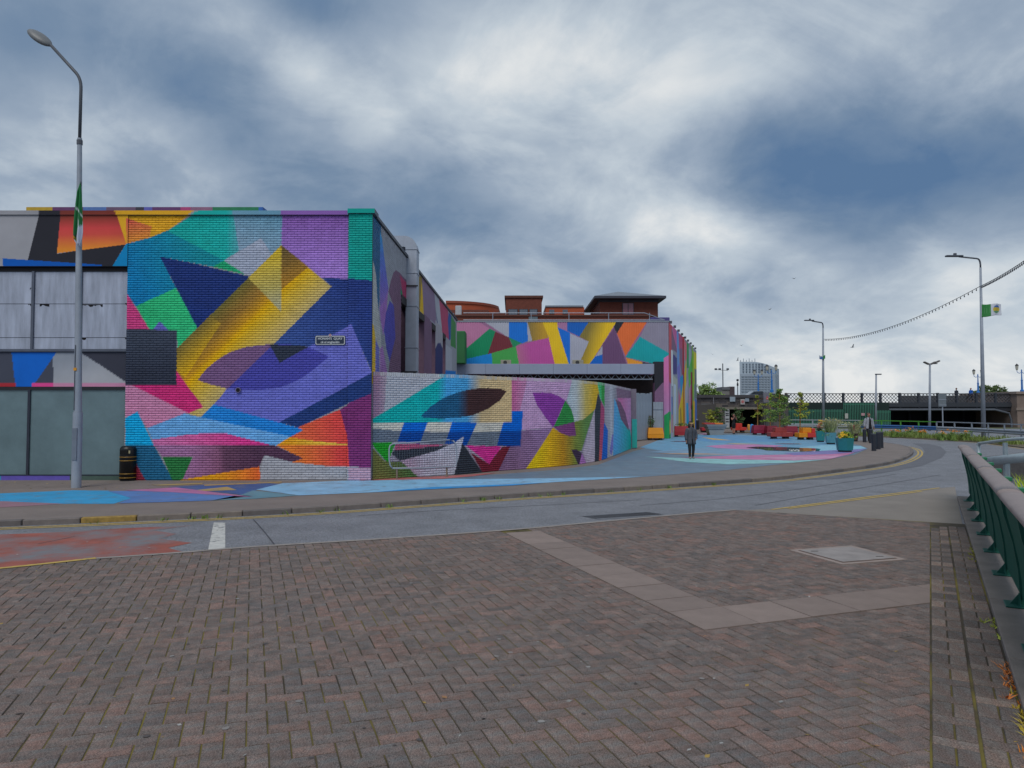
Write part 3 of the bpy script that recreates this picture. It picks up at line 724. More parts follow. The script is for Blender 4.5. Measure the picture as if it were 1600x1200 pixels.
def fs(u, v=500): return FW.st(u, v)[0]
def fz(v): return FW.st(400, v)[1]
HALL = thing('mural_building', 'long flat-roofed building whose brick front wears a bright geometric mural', 'building', (-8, FY + 1, 0))
S_L, S_P, S_R = fs(198), fs(545.5), FW.L
# wall cores behind the bricks
def core(s0, s1, z0, z1, off, th, name='wall', m=MORTAR):
    b = MB(); p = FW.pos(np.array([s0, s1]), np.array([0, 0]), off); b.box(p[0][0], p[1][0], p[0][1], p[0][1] + th, z0, z1); return b.build(name, m, HALL, world=True)
core(S_L, S_R - .002, 0, TOPZ, -.003, .34)
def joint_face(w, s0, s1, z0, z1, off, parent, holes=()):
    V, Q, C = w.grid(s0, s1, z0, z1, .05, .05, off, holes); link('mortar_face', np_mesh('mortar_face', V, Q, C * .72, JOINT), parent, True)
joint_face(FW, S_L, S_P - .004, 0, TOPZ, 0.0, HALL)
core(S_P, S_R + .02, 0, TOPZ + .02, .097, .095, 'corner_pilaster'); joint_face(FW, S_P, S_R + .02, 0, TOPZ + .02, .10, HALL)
sets = FW.bricks(S_L, S_P - .004, 0.02, TOPZ, 0.0, holes=[])
keyc = FW.st(420, 560)
lay_bricks(HALL, *sets, key=lambda a: math.hypot((a[0] + a[1]) / 2 - keyc[0], (a[2] + a[3]) / 2 - keyc[1]))
s2 = FW.bricks(S_P, S_R + .02, 0.02, TOPZ + .02, 0.10)
V, Q, C = join_bricks([(s2[0], s2[1], s2[2])]); tag(link('brickwork', np_mesh('brickwork', V, Q, C, BRICKM), HALL, True), kind='stuff')
# return face of the pilaster and of the corner, painted like the front
# rendered upper part at the left of the bricks
ZB = fz(416)
V, Q, C = FW.grid(-5, S_L, ZB, TOPZ, .016, .016, .03); link('render_panel', np_mesh('render_panel', V, Q, C, PAINT), HALL, True)
core(-9, S_L, ZB, TOPZ, .027, .36, 'wall')
# coping along the parapet
def coping_strip(s0, s1, z0, z1, off, depth):
    V, Q, C = FW.grid(s0, s1, z0, z1, .04, .06, off); C = C * .92
    link('parapet_coping', np_mesh('parapet_coping', V, Q, C, PAINT), HALL, True)
    b = MB(); p = FW.pos(np.array([s0, s1]), np.array([0, 0]), off - .003); b.box(p[0][0], p[1][0], p[0][1], p[0][1] + depth, z0, z1); b.build('parapet_cap', pm('parapet_cap', 92, 104, 116, .6), HALL, world=True)
coping_strip(-9, S_P - .03, TOPZ + .003, TOPZ + .12, .07, .5)
coping_strip(S_P - .03, S_R + .09, TOPZ + .024, TOPZ + .15, .17, .6)
# coloured strip of a set-back roof behind the parapet
def roof_strip():
    Y = 23.5; seg = [(41, 82, (196, 160, 40)), (82, 130, (104, 54, 104)), (130, 166, (84, 120, 184)), (166, 212, (112, 84, 112)), (212, 225, (58, 52, 66)), (225, 238, (98, 98, 184)), (238, 282, (104, 54, 110)), (282, 298, (184, 66, 122)), (298, 332, (150, 104, 134)), (332, 404, (24, 128, 84)), (404, 411, (40, 104, 184))]
    for i, (a, b, c) in enumerate(seg):
        m = MB(); p = PY(a, 323.5, Y); q = PY(b, 323.5, Y); m.box(p.x, q.x, Y, Y + .5, 7.3, p.z); m.build('roof_fascia', pm('roof_fascia_%d' % i, *c, .6), HALL, world=True)
    m = MB(); m.box(-17.5, -4.2, FY + .4, 25.0, 7.0, 7.15); m.box(-17.5, -8.4, 25.003, 44.0, 7.0, 7.15); m.build('roof', pm('roof_felt', 96, 98, 102, .9), HALL, world=True)
roof_strip()
# boarded display windows, painted band, and dark shop glazing
def shopfront():
    zt, zm, zb, zg, zs = fz(417), fz(548), fz(604), fz(742), fz(749); y = FY + .10
    bk = MB(); bk.box(-18, FW.P[0][0] + S_L, FY + .3, FY + .4, 0, zt); bk.build('wall', pm('shop_back', 40, 42, 46, .9), HALL, world=True)
    X = lambda u: PY(u, 500, FY).x
    pan = mat('boarding', lin(164, 172, 190), .7, var=.25, scale=2.6, bump=.2, bscale=30, stretch=(2.2, 1, .35)); frame = pm('window_frame', 92, 98, 112, .5, metal=.3)
    cols = [-110, -32, 48, 123, 198]; zj = fz(474); zk = fz(527)
    for a, b in zip(cols[:-1], cols[1:]):
        for z0, z1 in ((zm + .05, zk), (zk, zj), (zj, zt - .11)):
            m = MB(); m.box(X(a) + .035, X(b) - .035, y, y + .05, z0 + .008, z1 - .008); m.build('display_board', pan, HALL, world=True)
    for c in cols[1:-1]:
        m = MB(); m.box(X(c) - .035, X(c) + .035, y - .05, y + .06, zm, zt - .11); m.build('window_post', frame, HALL, world=True)
    m = MB(); m.box(X(-110), X(198) - .01, y - .03, y + .1, zt - .11, zt - .003); m.build('dark_head_board', pm('head_board', 26, 24, 28, .8), HALL, world=True)  # near-black board across the tops of the display windows
    m = MB(); m.box(X(-110), X(198) - .01, y - .07, y + .1, zm - .02, zm + .05); m.build('window_sill', frame, HALL, world=True)
    r_ = random.Random(4); tear = pm('torn_board_edge', 28, 26, 30, .95)
    for u0, u1, v in ((125, 157, 476), (58, 73, 475.5), (192, 199, 474), (40, 50, 475), (124, 132, 528), (193, 198, 528), (42, 50, 450)):
        P = []; n = max(4, int((u1 - u0) / 2))
        top = [(X(u0 + (u1 - u0) * k / n), y - .004, fz(v - 1.2)) for k in range(n + 1)]; bot = [(X(u0 + (u1 - u0) * k / n), y - .004, fz(v + r_.uniform(-.8, 3.2))) for k in range(n + 1)]
        m = MB(); m._add(top + bot, [(i, i + 1, n + 2 + i, n + 1 + i) for i in range(n)]); m.build('torn_edge', tear, HALL, world=True)
    # painted band
    WB = Wall([(-18, y - .02), (X(198), y - .02)]); WB.base = lin(66, 70, 84, k=1.2)
    WB.add([(18, 550), (89, 550), (50, 605), (24, 605)], (10, 88, 176)); WB.add([(-120, 598), (24, 598), (24, 606), (-120, 606)], (152, 40, 50)); WB.add([(50, 598), (84, 598), (84, 606), (50, 606)], (196, 64, 128))
    WB.add([(83, 550), (126, 550), (200, 599), (200, 606), (83, 606)], (126, 132, 142), (150, 152, 158), (120, 556), (130, 596)); WB.add([(83, 599), (200, 599), (200, 606), (83, 606)], (178, 122, 150)); WB.add([(50, 550), (89, 550), (52, 598), (50, 598)], (10, 88, 176))
    WB.add([(126, 551), (200, 551), (200, 598)], (52, 54, 66))
    V, Q, C = WB.grid(-9, WB.L - .012, zb, zm - .024, .03, .03, 0); link('painted_band', np_mesh('painted_band', V, Q, C, PAINT), HALL, True)
    m = MB(); m.box(X(-110), X(198) - .012, y - .017, y + .2, zb + .002, zm - .026); m.build('band_board', MORTAR, HALL, world=True)
    # dark glazing
    gl = pm('shop_glass', 104, 126, 132, .16, var=.14, scale=1.6); fr = pm('shop_frame', 58, 62, 74, .4, metal=.4); cols = [-150, -50, 45, 122, 197]
    for a, b in zip(cols[:-1], cols[1:]):
        m = MB(); m.box(X(a) + .03, X(b) - .03, y + .02, y + .04, zg, zb - .09); m.build('shop_pane', gl, HALL, world=True)
        m = MB(); m.box(X(b) - .035, X(b) + .035 if b < 190 else X(b), y - .02, y + .06, zg - .02, zb - .09); m.build('mullion', fr, HALL, world=True)
    m = MB(); m.box(X(-150), X(197), y - .02, y + .1, zb - .09, zb - .005); m.build('glazing_head', pm('glazing_head', 30, 32, 38, .6), HALL, world=True)
    m = MB(); m.box(X(-150), X(197), y - .04, y + .1, zs + .1, zg - .003); m.build('glazing_sill', fr, HALL, world=True)
    for a, b, c in ((-150, 5, (40, 150, 180)), (5, 112, (98, 84, 176)), (112, 197, (70, 92, 84))):
        m = MB(); m.box(X(a), X(b), y - .03, y + .1, 0, zs + .098); m.build('plinth', pm('plinth_%d' % a, *c, .7), HALL, world=True)
shopfront()
# round vent in the brickwork
def vent():
    c = PY(373, 609.5, FY); m = MB(); m.tube([(c.x, FY - .012, c.z), (c.x, FY - .06, c.z)], .075, 18); m.build('vent_ring', pm('vent_ring', 112, 104, 140, .6), HALL, world=True)
    m = MB(); m.tube([(c.x, FY - .03, c.z), (c.x, FY - .064, c.z)], .055, 18); m.build('vent_hole', pm('vent_dark', 12, 12, 16, .9), HALL, world=True)
vent()

# ---- receding side wall with its arcade -------------------------------------
SW = Wall([(-3.93, FY + .02), (-3.41, 44.5)])
def side_paint():
    A = SW.add; SW.base = lin(160, 162, 170, k=1.2)
    A([(580, 320), (594, 340), (595, 365), (593, 400), (592, 470), (590, 500), (587, 440), (580, 400)], (44, 96, 134))
    A([(580, 400), (584, 415), (587, 432), (589, 470), (593, 510), (597, 570), (596, 595), (575, 600), (575, 470)], (176, 176, 172))
    A([(593, 362), (596, 372), (600, 405), (606, 450), (601, 490), (593, 490)], None, stops=[(0, (48, 156, 208)), (.3, (84, 120, 196)), (.6, (104, 104, 188)), (1, (140, 104, 172))], a=(596, 365), b=(600, 480))
    A([(592, 480), (600, 470), (606, 452), (602, 500), (598, 525), (594, 500)], (156, 108, 176))
    A([(602, 490), (608, 470), (616, 478), (617, 528), (608, 566), (603, 545), (599, 515)], (80, 76, 166))
    A([(606, 456), (610, 438), (614, 426), (618, 422), (624, 426), (640, 445), (640, 600), (604, 600), (608, 566), (617, 528), (615, 480)], (118, 88, 112))
    A([(577, 500), (583, 508), (586, 528), (586, 600), (570, 600)], (220, 172, 48))
    A([(586, 528), (592, 545), (592, 600), (585.5, 600)], (112, 112, 184))
    A([(593, 545), (597, 540), (606, 590), (604, 600), (592.5, 600)], (164, 116, 176))
    A([(624, 430), (640, 448), (640, 475), (629, 462)], (168, 60, 98)); A([(625.5, 450), (629, 462), (625.5, 460)], (24, 140, 90))
    A([(645, 410), (654, 428), (654, 600), (645, 600)], (20, 138, 92)); A([(653, 486), (655.5, 490), (655.5, 600), (650, 600)], (226, 180, 14))
    A([(654, 428), (659, 433), (662, 490), (654, 486)], (136, 112, 46)); A([(658.5, 440), (660, 452), (662, 492), (656, 486)], (216, 168, 14))
    A([(659, 433), (679, 458), (682, 508), (662, 492)], (128, 106, 132)); A([(662, 490), (675, 503), (675, 600), (662, 600)], (110, 82, 106))
    A([(678.5, 457), (686, 468), (692, 520), (683, 508)], (162, 164, 172)); A([(681, 485), (685, 512), (683, 508)], (52, 62, 120)); A([(680, 500), (692, 515), (692, 545), (688, 535), (684, 537), (680, 548)], (158, 154, 160)); A([(680, 545), (684, 536), (688, 536), (692, 545), (692, 600), (680, 600)], (40, 48, 98))
    A([(686, 468), (700, 486), (702, 532), (691, 520)], (170, 66, 98)); A([(699.5, 500), (701, 488), (705, 493), (704, 530), (701.5, 532)], (40, 84, 150)); A([(692, 535), (706, 545), (706, 580), (692, 578)], (166, 168, 176)); A([(692, 578), (712, 580), (712, 600), (692, 600)], (16, 116, 194)); A([(705, 493), (712, 505), (712, 545), (704, 540)], (64, 130, 70))
side_paint()
def ss(u): return SW.st(u, 560)[0]
LZ = 5.95
holes = [(ss(626), ss(639), 1.2, LZ), (ss(653.8), ss(662.5), 1.2, LZ), (ss(674.5), ss(680), 1.2, LZ), (ss(691.5), ss(696), 1.2, LZ)]
V, Q, C = SW.grid(0, SW.L, 0, TOPZ, .05, .05, .004, holes); link('side_wall', np_mesh('side_wall', V, Q, C, PAINT), HALL, True)
def side_back():
    ed = [0]
    for h in holes: ed += [h[0], h[1]]
    ed.append(SW.L); m = MB()
    def blk(s0, s1, z0, z1):
        a = SW.pos(np.array([s0, s1]), np.array([0., 0.]), 0.0); b = SW.pos(np.array([s0, s1]), np.array([0., 0.]), -.38)
        m.prism([(a[0][0], a[0][1]), (a[1][0], a[1][1]), (b[1][0], b[1][1]), (b[0][0], b[0][1])], z0, z1)
    for i in range(0, len(ed), 2): blk(ed[i], ed[i + 1], 0, TOPZ)
    for h in holes: blk(h[0], h[1], LZ, TOPZ); blk(h[0], h[1], 0, 1.2)
    m.build('side_wall_core', pm('side_core', 120, 92, 112, .8), HALL, world=True)
    for h in holes:     # dark steel head over each opening
        m = MB(); a = SW.pos(np.array(h[:2]), np.array([0., 0.]), .02); b = SW.pos(np.array(h[:2]), np.array([0., 0.]), -.3)
        m.prism([(a[0][0], a[0][1]), (a[1][0], a[1][1]), (b[1][0], b[1][1]), (b[0][0], b[0][1])], LZ - .28, LZ - .002); m.build('opening_head', pm('opening_head', 34, 30, 34, .7), HALL, world=True)
side_back()
sb = SW.bricks(0.0, 5.6, 0.02, TOPZ, .004, nx=3, nz=3, holes=[(h[0] - .05, h[1] + .05, h[2], h[3]) for h in holes], depth=.012)
V, Q, C = join_bricks([sb[:3]]); tag(link('brickwork', np_mesh('brickwork', V, Q, C, BRICKM), HALL, True), kind='stuff')
m = MB(); a = SW.pos(np.array([0.25, SW.L]), np.array([0., 0.]), .07); b = SW.pos(np.array([0.25, SW.L]), np.array([0., 0.]), -.45); m.prism([(a[0][0], a[0][1]), (a[1][0], a[1][1]), (b[1][0], b[1][1]), (b[0][0], b[0][1])], TOPZ + .002, TOPZ + .1); m.build('parapet_cap', pm('side_cap', 66, 72, 82, .5, metal=.3), HALL, world=True)
# painted inner wall seen through the arcade
def inner_wall():
    IW = Wall([(-8.0, 22.0), (-7.2, 52.0)]); IW.base = lin(150, 152, 160, k=1.2); r_ = random.Random(8); z0 = 0
    pal = [(28, 116, 196), (150, 50, 70), (52, 150, 78), (150, 120, 140), (190, 192, 196), (24, 128, 100), (110, 86, 106), (48, 140, 200)]
    for k in range(60):
        s = r_.uniform(0, 30); z = r_.uniform(1, 6); w = r_.uniform(.6, 1.6); h = r_.uniform(.8, 2.2)
        IW.polys.append(([(s, z), (s + w, z + r_.uniform(-.5, .5)), (s + w * r_.uniform(.3, 1), z + h), (s + r_.uniform(-.3, .3), z + h * .8)], [(0, lin(r_.choice(pal), k=1.2)), (1, (0, 0, 0))], None, None))
    V, Q, C = IW.grid(0, IW.L, 0, 6.9, .12, .1, 0); link('inner_wall', np_mesh('inner_wall', V, Q, C, PAINT), HALL, True)
    m = MB(); m.prism([(-8.3, 22), (-8.02, 22), (-7.22, 52), (-7.5, 52)], 0, 6.9); m.build('inner_wall_core', MORTAR, HALL, world=True)
inner_wall()
# square galvanised duct climbing the side wall and turning onto the roof
def duct():
    y0, y1 = 25.9, 26.55; x0 = PY(634, 500, 26.2).x + .03; x1 = x0 + .40; zt = PY(640, 392, 26.2).z
    gv = mat('galvanised_duct', lin(164, 172, 186), .5, metal=.1, var=.1, scale=3)
    t = HALL; segs = [0.2, 2.2, 4.2, 5.7, 6.9, zt]
    for a, b in zip(segs[:-1], segs[1:]):
        m = MB(); m.bbox(x0, x1, y0, y1, a + .012, b - .012, .01); m.build('duct_section', gv, t, world=True)
        m = MB(); m.box(x0 - .02, x1 + .02, y0 - .02, y1 + .02, b - .015, b + .015); m.build('duct_flange', gv, t, world=True)
    m = MB(); n = 10; R1 = .47; cx = x0 - .07; V_ = []
    for k in range(n + 1):
        a = math.pi / 2 * k / n
        for r in (R1, .07):
            for yy in (y0, y1): V_.append((cx + r * math.cos(a), yy, zt + .015 + r * math.sin(a)))
    FF = []
    for k in range(n):
        i = 4 * k; j = i + 4; FF += [(i, j, j + 1, i + 1), (i + 2, i + 3, j + 3, j + 2), (i, i + 2, j + 2, j), (i + 1, j + 1, j + 3, i + 3)]
    m._add(V_, FF); m.build('duct_elbow', gv, t, world=True)
    m = MB(); m.box(cx - .65, cx - .002, y0, y1, zt + .085, zt + .485); m.build('duct_section', gv, t, world=True)
    m = MB(); m.box(cx - .85, cx - .652, y0 - .03, y1 + .03, zt - .05, zt + .5); m.build('duct_cowl', pm('duct_cowl', 96, 92, 84, .7), t, world=True)
    for z in (3.3, 6.4):
        m = MB(); m.box(x0 - .35, x1 + .05, y0 - .05, y0 - .022, z, z + .05); m.build('duct_bracket', pm('bracket', 50, 50, 54, .6), t, world=True)
duct()
# enamel street name plate
def name_plate():
    c = PY(516, 531.7, FY - .025); t = thing('street_name_plate', 'dark blue street name plate with white border and lettering on the mural wall', 'sign', (c.x, FY - .018, c.z))
    w, h = .82, .245; nav = pm('plate_navy', 36, 48, 70, .35, var=.05); wh = pm('plate_white', 200, 204, 208, .4, var=.04)
    def rr(w, h, r, n=5): return [(sx * (w / 2 - r) + r * math.cos(a), sz * (h / 2 - r) + r * math.sin(a)) for sx, sz, a0 in ((1, 1, 0), (-1, 1, 90), (-1, -1, 180), (1, -1, 270)) for a in [R(a0 + 90 * k / n) for k in range(n + 1)]]
    def plate(P, y0, y1, name, m_):
        b = MB(); n = len(P); b._add([(p[0], y0, p[1]) for p in P] + [(p[0], y1, p[1]) for p in P], [tuple(range(n)), tuple(range(n, 2 * n))[::-1]] + [(i, n + i, n + (i + 1) % n, (i + 1) % n) for i in range(n)]); b.build(name, m_, t)
    plate(rr(w + .03, h + .03, .05), -.012, 0, 'backplate', nav); plate(rr(w, h, .04), -.016, -.012, 'border', wh); plate(rr(w - .045, h - .045, .03), -.02, -.0155, 'plate', nav)
    def text(s, x, z, size, name):
        cu = bpy.data.curves.new(name, 'FONT'); cu.body = s; cu.size = size; cu.align_x = 'CENTER'; cu.extrude = .001; cu.offset = .002
        o = bpy.data.objects.new(name, cu); dg = bpy.context.evaluated_depsgraph_get(); COL.objects.link(o); dg.update()
        me = bpy.data.meshes.new_from_object(o.evaluated_get(dg)); bpy.data.objects.remove(o); me.materials.clear(); me.materials.append(wh)
        q = link(name, me, t); q.location = (x, -.0215, z); q.rotation_euler = (math.pi / 2, 0, 0)
    text('HONAN’S  QUAY', 0, .018, .088, 'lettering'); text('cé uí eoghanáin', 0, -.078, .085, 'lettering')
    b = MB(); b.tube([(0, -.004, h / 2 + .012), (0, -.03, h / 2 + .012)], .042, 16); b.build('crest', wh, t)
    b = MB(); b.box(-.02, .02, -.033, -.0305, h / 2 - .016, h / 2 + .012); b.ball((0, -.031, h / 2 + .036), .03, .004, .01); b.build('crest_emblem', pm('crest_red', 170, 40, 60, .5), t)
name_plate()

# ================================================================== curved boundary wall
CWP = catmull([Vector((-3.90, 20.30)), Vector((-3.15, 20.93)), Vector((-2.35, 21.52)), Vector((-1.45, 22.15))] + [Vector(g2(u, v)) for u, v in [(776, 736.2), (840, 731.6), (890, 727.2), (918, 723.4), (938, 719.4), (958, 712.4), (986, 701.2)]], 6)
CW = Wall([tuple(p) for p in CWP]); CWH = 2.93
def curved_paint():
    A = CW.add; CW.base = lin(158, 150, 166, k=1.22)
    A([(575, 585), (606, 585), (604, 640), (600, 700), (575, 700)], (150, 118, 144), (162, 158, 168), (590, 600), (612, 600))
    A([(604, 585), (700, 585), (690, 592), (640, 622), (600, 648)], (164, 166, 176))
    A([(578, 657), (640, 620), (690, 590), (690, 580), (799, 580), (799, 660), (578, 660)], None, stops=[(0, (0, 164, 158)), (.42, (10, 164, 166)), (.48, (64, 152, 206)), (.62, (70, 152, 200)), (.74, (196, 172, 130)), (1, (202, 176, 132))], a=(580, 640), b=(798, 640))
    A([(656.5, 651.5), (672, 635.6), (695, 620.6), (721, 611), (740, 607.5), (762, 606), (781, 607.5), (791, 611), (781, 626), (762, 639), (738, 649), (714, 652.5), (691, 654), (672, 653.5)], None, stops=[(0, (24, 88, 128)), (.38, (30, 84, 120)), (.5, (66, 42, 44)), (1, (66, 42, 42))], a=(656, 640), b=(790, 640))
    A([(578, 660), (786, 660), (782, 674), (740, 676), (700, 675), (630, 674), (578, 669)], (192, 188, 178))
    A([(578, 669), (630, 674), (740, 676), (782, 674), (776, 697), (729, 695), (656, 693), (621, 690), (578, 691.5)], (100, 110, 124))
    A([(799, 580), (826, 580), (820, 610), (812, 642), (799, 642)], (184, 100, 146), (186, 132, 170), (802, 610), (822, 610))
    A([(826, 580), (905, 580), (884, 626), (864, 668), (813, 672), (812, 642), (820, 610)], (186, 150, 188))
    A([(885, 626), (896, 585), (932, 585), (936, 612), (934, 632), (925, 645), (912, 655), (896, 660), (893, 640)], None, stops=[(0, (172, 186, 196)), (.25, (184, 190, 192)), (.6, (200, 178, 96)), (1, (220, 172, 38))], a=(888, 620), b=(928, 620))
    A([(812, 673), (840, 671), (864, 668), (819, 738), (735, 738), (760, 720), (797, 697), (813, 697)], (122, 92, 124), (142, 112, 152), (800, 700), (850, 690))
    for P in ([(631, 660), (668, 660), (656, 693), (621, 690)], [(706, 660), (745, 660), (729, 695.6), (695, 694)], [(786, 660), (799, 659.6), (799, 641.6), (817, 641.6), (813, 697.5), (776, 696.6)]):
        A(P, (0, 98, 196), (0, 66, 146), (P[0][0], 672), (P[0][0], 676))
    A([(832, 614), (847, 613), (860, 614), (873, 619), (883, 626), (864, 668), (851, 651), (839, 634)], (134, 60, 152))
    A([(883, 626), (892, 639), (896, 652), (897, 659), (865, 667)], (46, 134, 66))
    A([(864, 668), (875, 676), (890, 682), (900, 681), (897, 659), (912, 655), (928, 641), (908, 705), (892, 702), (904, 728), (903, 730), (818, 738)], None, stops=[(0, (230, 182, 14)), (.22, (216, 166, 22)), (.45, (178, 130, 30)), (.7, (122, 132, 56)), (1, (96, 136, 72))], a=(838, 700), b=(916, 690))
    A([(865, 667), (897, 659), (900, 681), (890, 682), (875, 676)], (122, 64, 118))
    A([(892, 702), (900, 702), (909, 708), (904, 728)], (62, 46, 68)); A([(904, 728), (909, 708), (917, 727)], (168, 112, 178))
    A([(928.5, 641), (910, 706), (917, 727), (930, 724), (930, 641)], (182, 168, 184))
    A([(929, 642), (934, 614), (939, 628), (936, 724), (929, 724)], (50, 55, 66))
    A([(931, 590), (946, 590), (945, 638), (937, 621)], None, stops=[(0, (86, 196, 140)), (.5, (60, 180, 104)), (.55, (44, 158, 64)), (1, (40, 150, 60))], a=(932, 605), b=(945, 605))
    A([(938.5, 626), (944.5, 640), (943, 720), (935.5, 722)], None, stops=[(0, (172, 70, 112)), (.7, (176, 72, 108)), (1, (220, 96, 84))], a=(941, 640), b=(939, 716))
    A([(944.5, 595), (962, 595), (959, 720), (947, 720), (949, 672), (944, 658)], None, stops=[(0, (160, 158, 168)), (.4, (168, 166, 176)), (.6, (186, 188, 196)), (1, (150, 150, 160))], a=(945, 640), b=(960, 640))
    A([(943.5, 660), (949.5, 672), (948.5, 720), (939.5, 722)], (0, 98, 192))
    A([(952, 706), (956, 680), (960, 676), (958, 700), (955, 712)], (124, 120, 190))
    A([(959.4, 622), (984, 672), (990, 706), (957.5, 716)], (84, 164, 220), (0, 160, 150), (962, 680), (984, 680))
    A([(962, 596), (992, 596), (990, 622), (964, 622)], (128, 100, 122)); A([(964, 622), (990, 622), (988, 668), (984, 672), (976, 650)], (196, 112, 160), (188, 140, 180), (970, 630), (986, 650))
    A([(961.5, 624), (969, 628), (977, 645), (982, 668), (982, 673), (970, 655)], (116, 80, 106))
    A([(575, 692), (600, 720), (630, 722), (655, 745), (575, 750)], (108, 108, 58), (74, 108, 62), (590, 735), (640, 735)); A([(578, 691), (618, 692), (606, 722), (598, 716)], (30, 146, 40))
    A([(618, 693), (699, 695), (616, 704.5)], (168, 76, 112)); A([(611, 709), (616, 704), (699, 695.5), (705, 693), (680, 706), (640, 716), (625, 720)], (44, 50, 62))
    A([(725, 681), (709, 744), (654, 746), (626, 720), (680, 705), (710, 692)], None, stops=[(0, (168, 146, 166)), (.3, (170, 166, 182)), (1, (172, 174, 186))], a=(640, 725), b=(715, 715))
    A([(722, 692), (756, 742), (709, 744)], (44, 50, 60)); A([(727, 696), (784, 697.5), (764, 725)], (200, 46, 136)); A([(735, 707), (764, 725), (785, 697.5), (797, 697.5), (776, 741), (756, 742)], (108, 30, 46))
curved_paint()
CWALL = thing('boundary_wall', 'curved brick boundary wall painted with leaf shapes and coloured stripes', 'wall', (CWP[20].x, CWP[20].y, 0))
def curved_wall():
    n = 90; S = np.linspace(0, CW.L, n); a = CW.pos(S, 0 * S, 0.0); b = CW.pos(S, 0 * S, -.22); m = MB()
    V_ = []
    for i in range(n):
        for p in (a[i], b[i]):
            V_ += [(p[0], p[1], -.02), (p[0], p[1], CWH)]
    FF = []
    for i in range(n - 1):
        k = 4 * i; j = k + 4; FF += [(k, j, j + 1, k + 1), (k + 3, j + 3, j + 2, k + 2), (k + 1, j + 1, j + 3, k + 3)]
    FF += [(0, 1, 3, 2), (4 * n - 4, 4 * n - 2, 4 * n - 1, 4 * n - 3)]
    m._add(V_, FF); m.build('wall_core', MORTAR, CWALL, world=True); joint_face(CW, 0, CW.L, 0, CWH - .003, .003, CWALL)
    sets = CW.bricks(0, CW.L, .01, CWH - .002, 0.003, nx=6)
    lay_bricks(CWALL, *sets, key=lambda q: (q[0] + q[1]) / 2)
    # brick-on-edge capping, paint worn to white along the arris
    r_ = random.Random(9); cap = MB(); s = 0.0; k = 0
    while s < CW.L - .07:
        p = CW.pos(np.array([s + .033]), np.array([0.]), 0)[0]; q = CW.pos(np.array([s + .04]), np.array([0.]), 0)[0]; ang = math.atan2(q[1] - p[1], q[0] - p[0])
        c = CW.colour(np.array([s]), np.array([CWH - .05]))[0]; wmix = r_.uniform(.15, .75); c = tuple(float(x * (1 - wmix) + .62 * wmix) for x in c)
        cap.cur = c; cap.box(-.031, .031, -.012, .225, 0, .103 + r_.uniform(-.006, .004), Matrix.Translation((p[0], p[1], CWH + .001)) @ Matrix.Rotation(ang, 4, 'Z')); s += .073; k += 1
    tag(cap.build('brick_capping', BRICKM, CWALL, world=True), kind='stuff')
curved_wall()
# steel end post of the wall
m = MB(); e = CWP[-1]; m.box(e.x - .02, e.x + .28, e.y - .02, e.y + .25, 0, CWH + .1); m.build('end_pier', pm('end_pier', 120, 112, 126, .8, bump=.2), CWALL, world=True)
m = MB(); m.box(e.x + .05, e.x + .30, e.y - .05, e.y - .021, .05, 1.5); m.build('end_panel', pm('end_panel', 40, 170, 160, .6), CWALL, world=True)

# ================================================================== mural wing beyond the wall
WY = 50.0; WTOP = 8.06
WF = Wall([(-6.0, WY), (10.85, WY)])
def wing_paint():
    A = WF.add; WF.base = lin(150, 104, 138, k=1.2)
    A([(600, 495), (735, 495), (748, 503), (765, 513), (728, 545), (600, 560)], (168, 108, 142))
    A([(745, 495), (795, 495), (795, 528)], (154, 156, 168)); A([(795, 495), (823, 495), (825, 533), (815, 537), (795, 527)], (0, 102, 190))
    A([(728, 545), (765, 513.5), (774, 518), (763, 554), (728, 562)], (0, 124, 82)); A([(774, 518), (795, 527), (802, 544), (762, 554)], (104, 36, 46)); A([(795, 527), (815, 536), (802, 543)], (22, 124, 84))
    A([(728, 561), (768, 552), (770, 575), (700, 575), (700, 566)], (10, 122, 194)); A([(768, 552), (806, 541), (812, 575), (770, 575)], (62, 150, 72)); A([(806, 541), (857, 527), (868, 575), (812, 575)], (166, 100, 130), (172, 74, 144), (808, 560), (830, 555))
    A([(823, 495), (836, 531), (825, 534)], (154, 156, 168)); A([(822, 495), (846, 495), (857, 528), (832, 533)], (128, 106, 52), (176, 136, 34), (828, 515), (850, 515)); A([(844, 495), (870, 495), (892, 575), (868, 575), (857, 527)], (220, 174, 18))
    A([(869, 495), (886, 495), (886, 518), (872, 512)], (152, 106, 142)); A([(871, 511), (891, 520), (891, 575), (889, 570)], (0, 98, 190)); A([(886, 495), (925, 495), (905, 526), (886, 517)], (0, 86, 168))
    A([(891, 521), (920, 534), (909, 562), (900, 575), (891, 575)], (152, 154, 168)); A([(925, 495), (968, 495), (918, 575), (902, 575), (920, 534), (905, 526)], (118, 104, 46), (218, 172, 16), (918, 520), (942, 528))
    A([(960, 511), (981, 575), (941, 575), (940, 541)], (98, 66, 102)); A([(941, 541), (928, 560), (941, 556)], (152, 154, 168)); A([(916, 575), (930, 557), (941, 554), (941, 575)], (0, 90, 176))
    A([(966, 495), (980, 495), (964, 521), (959, 511)], (30, 32, 42)); A([(980, 495), (1016, 495), (977, 556), (964, 521)], (206, 98, 44)); A([(1016, 495), (1060, 495), (1060, 560), (1000, 526)], (128, 122, 138))
    A([(1000, 526), (1060, 560), (1060, 575), (1020, 568), (977, 558)], (0, 144, 148)); A([(978, 559), (1004, 566), (1004, 575), (983, 575)], (216, 140, 40)); A([(1004, 566), (1022, 568), (1022, 575), (1004, 575)], (46, 44, 52))
    A([(1037, 560), (1060, 545), (1060, 700), (1030, 700)], (190, 104, 152), (184, 138, 176), (1044, 580), (1040, 660)); A([(1036, 650), (1050, 640), (1050, 700), (1036, 700)], (44, 150, 84))
wing_paint()
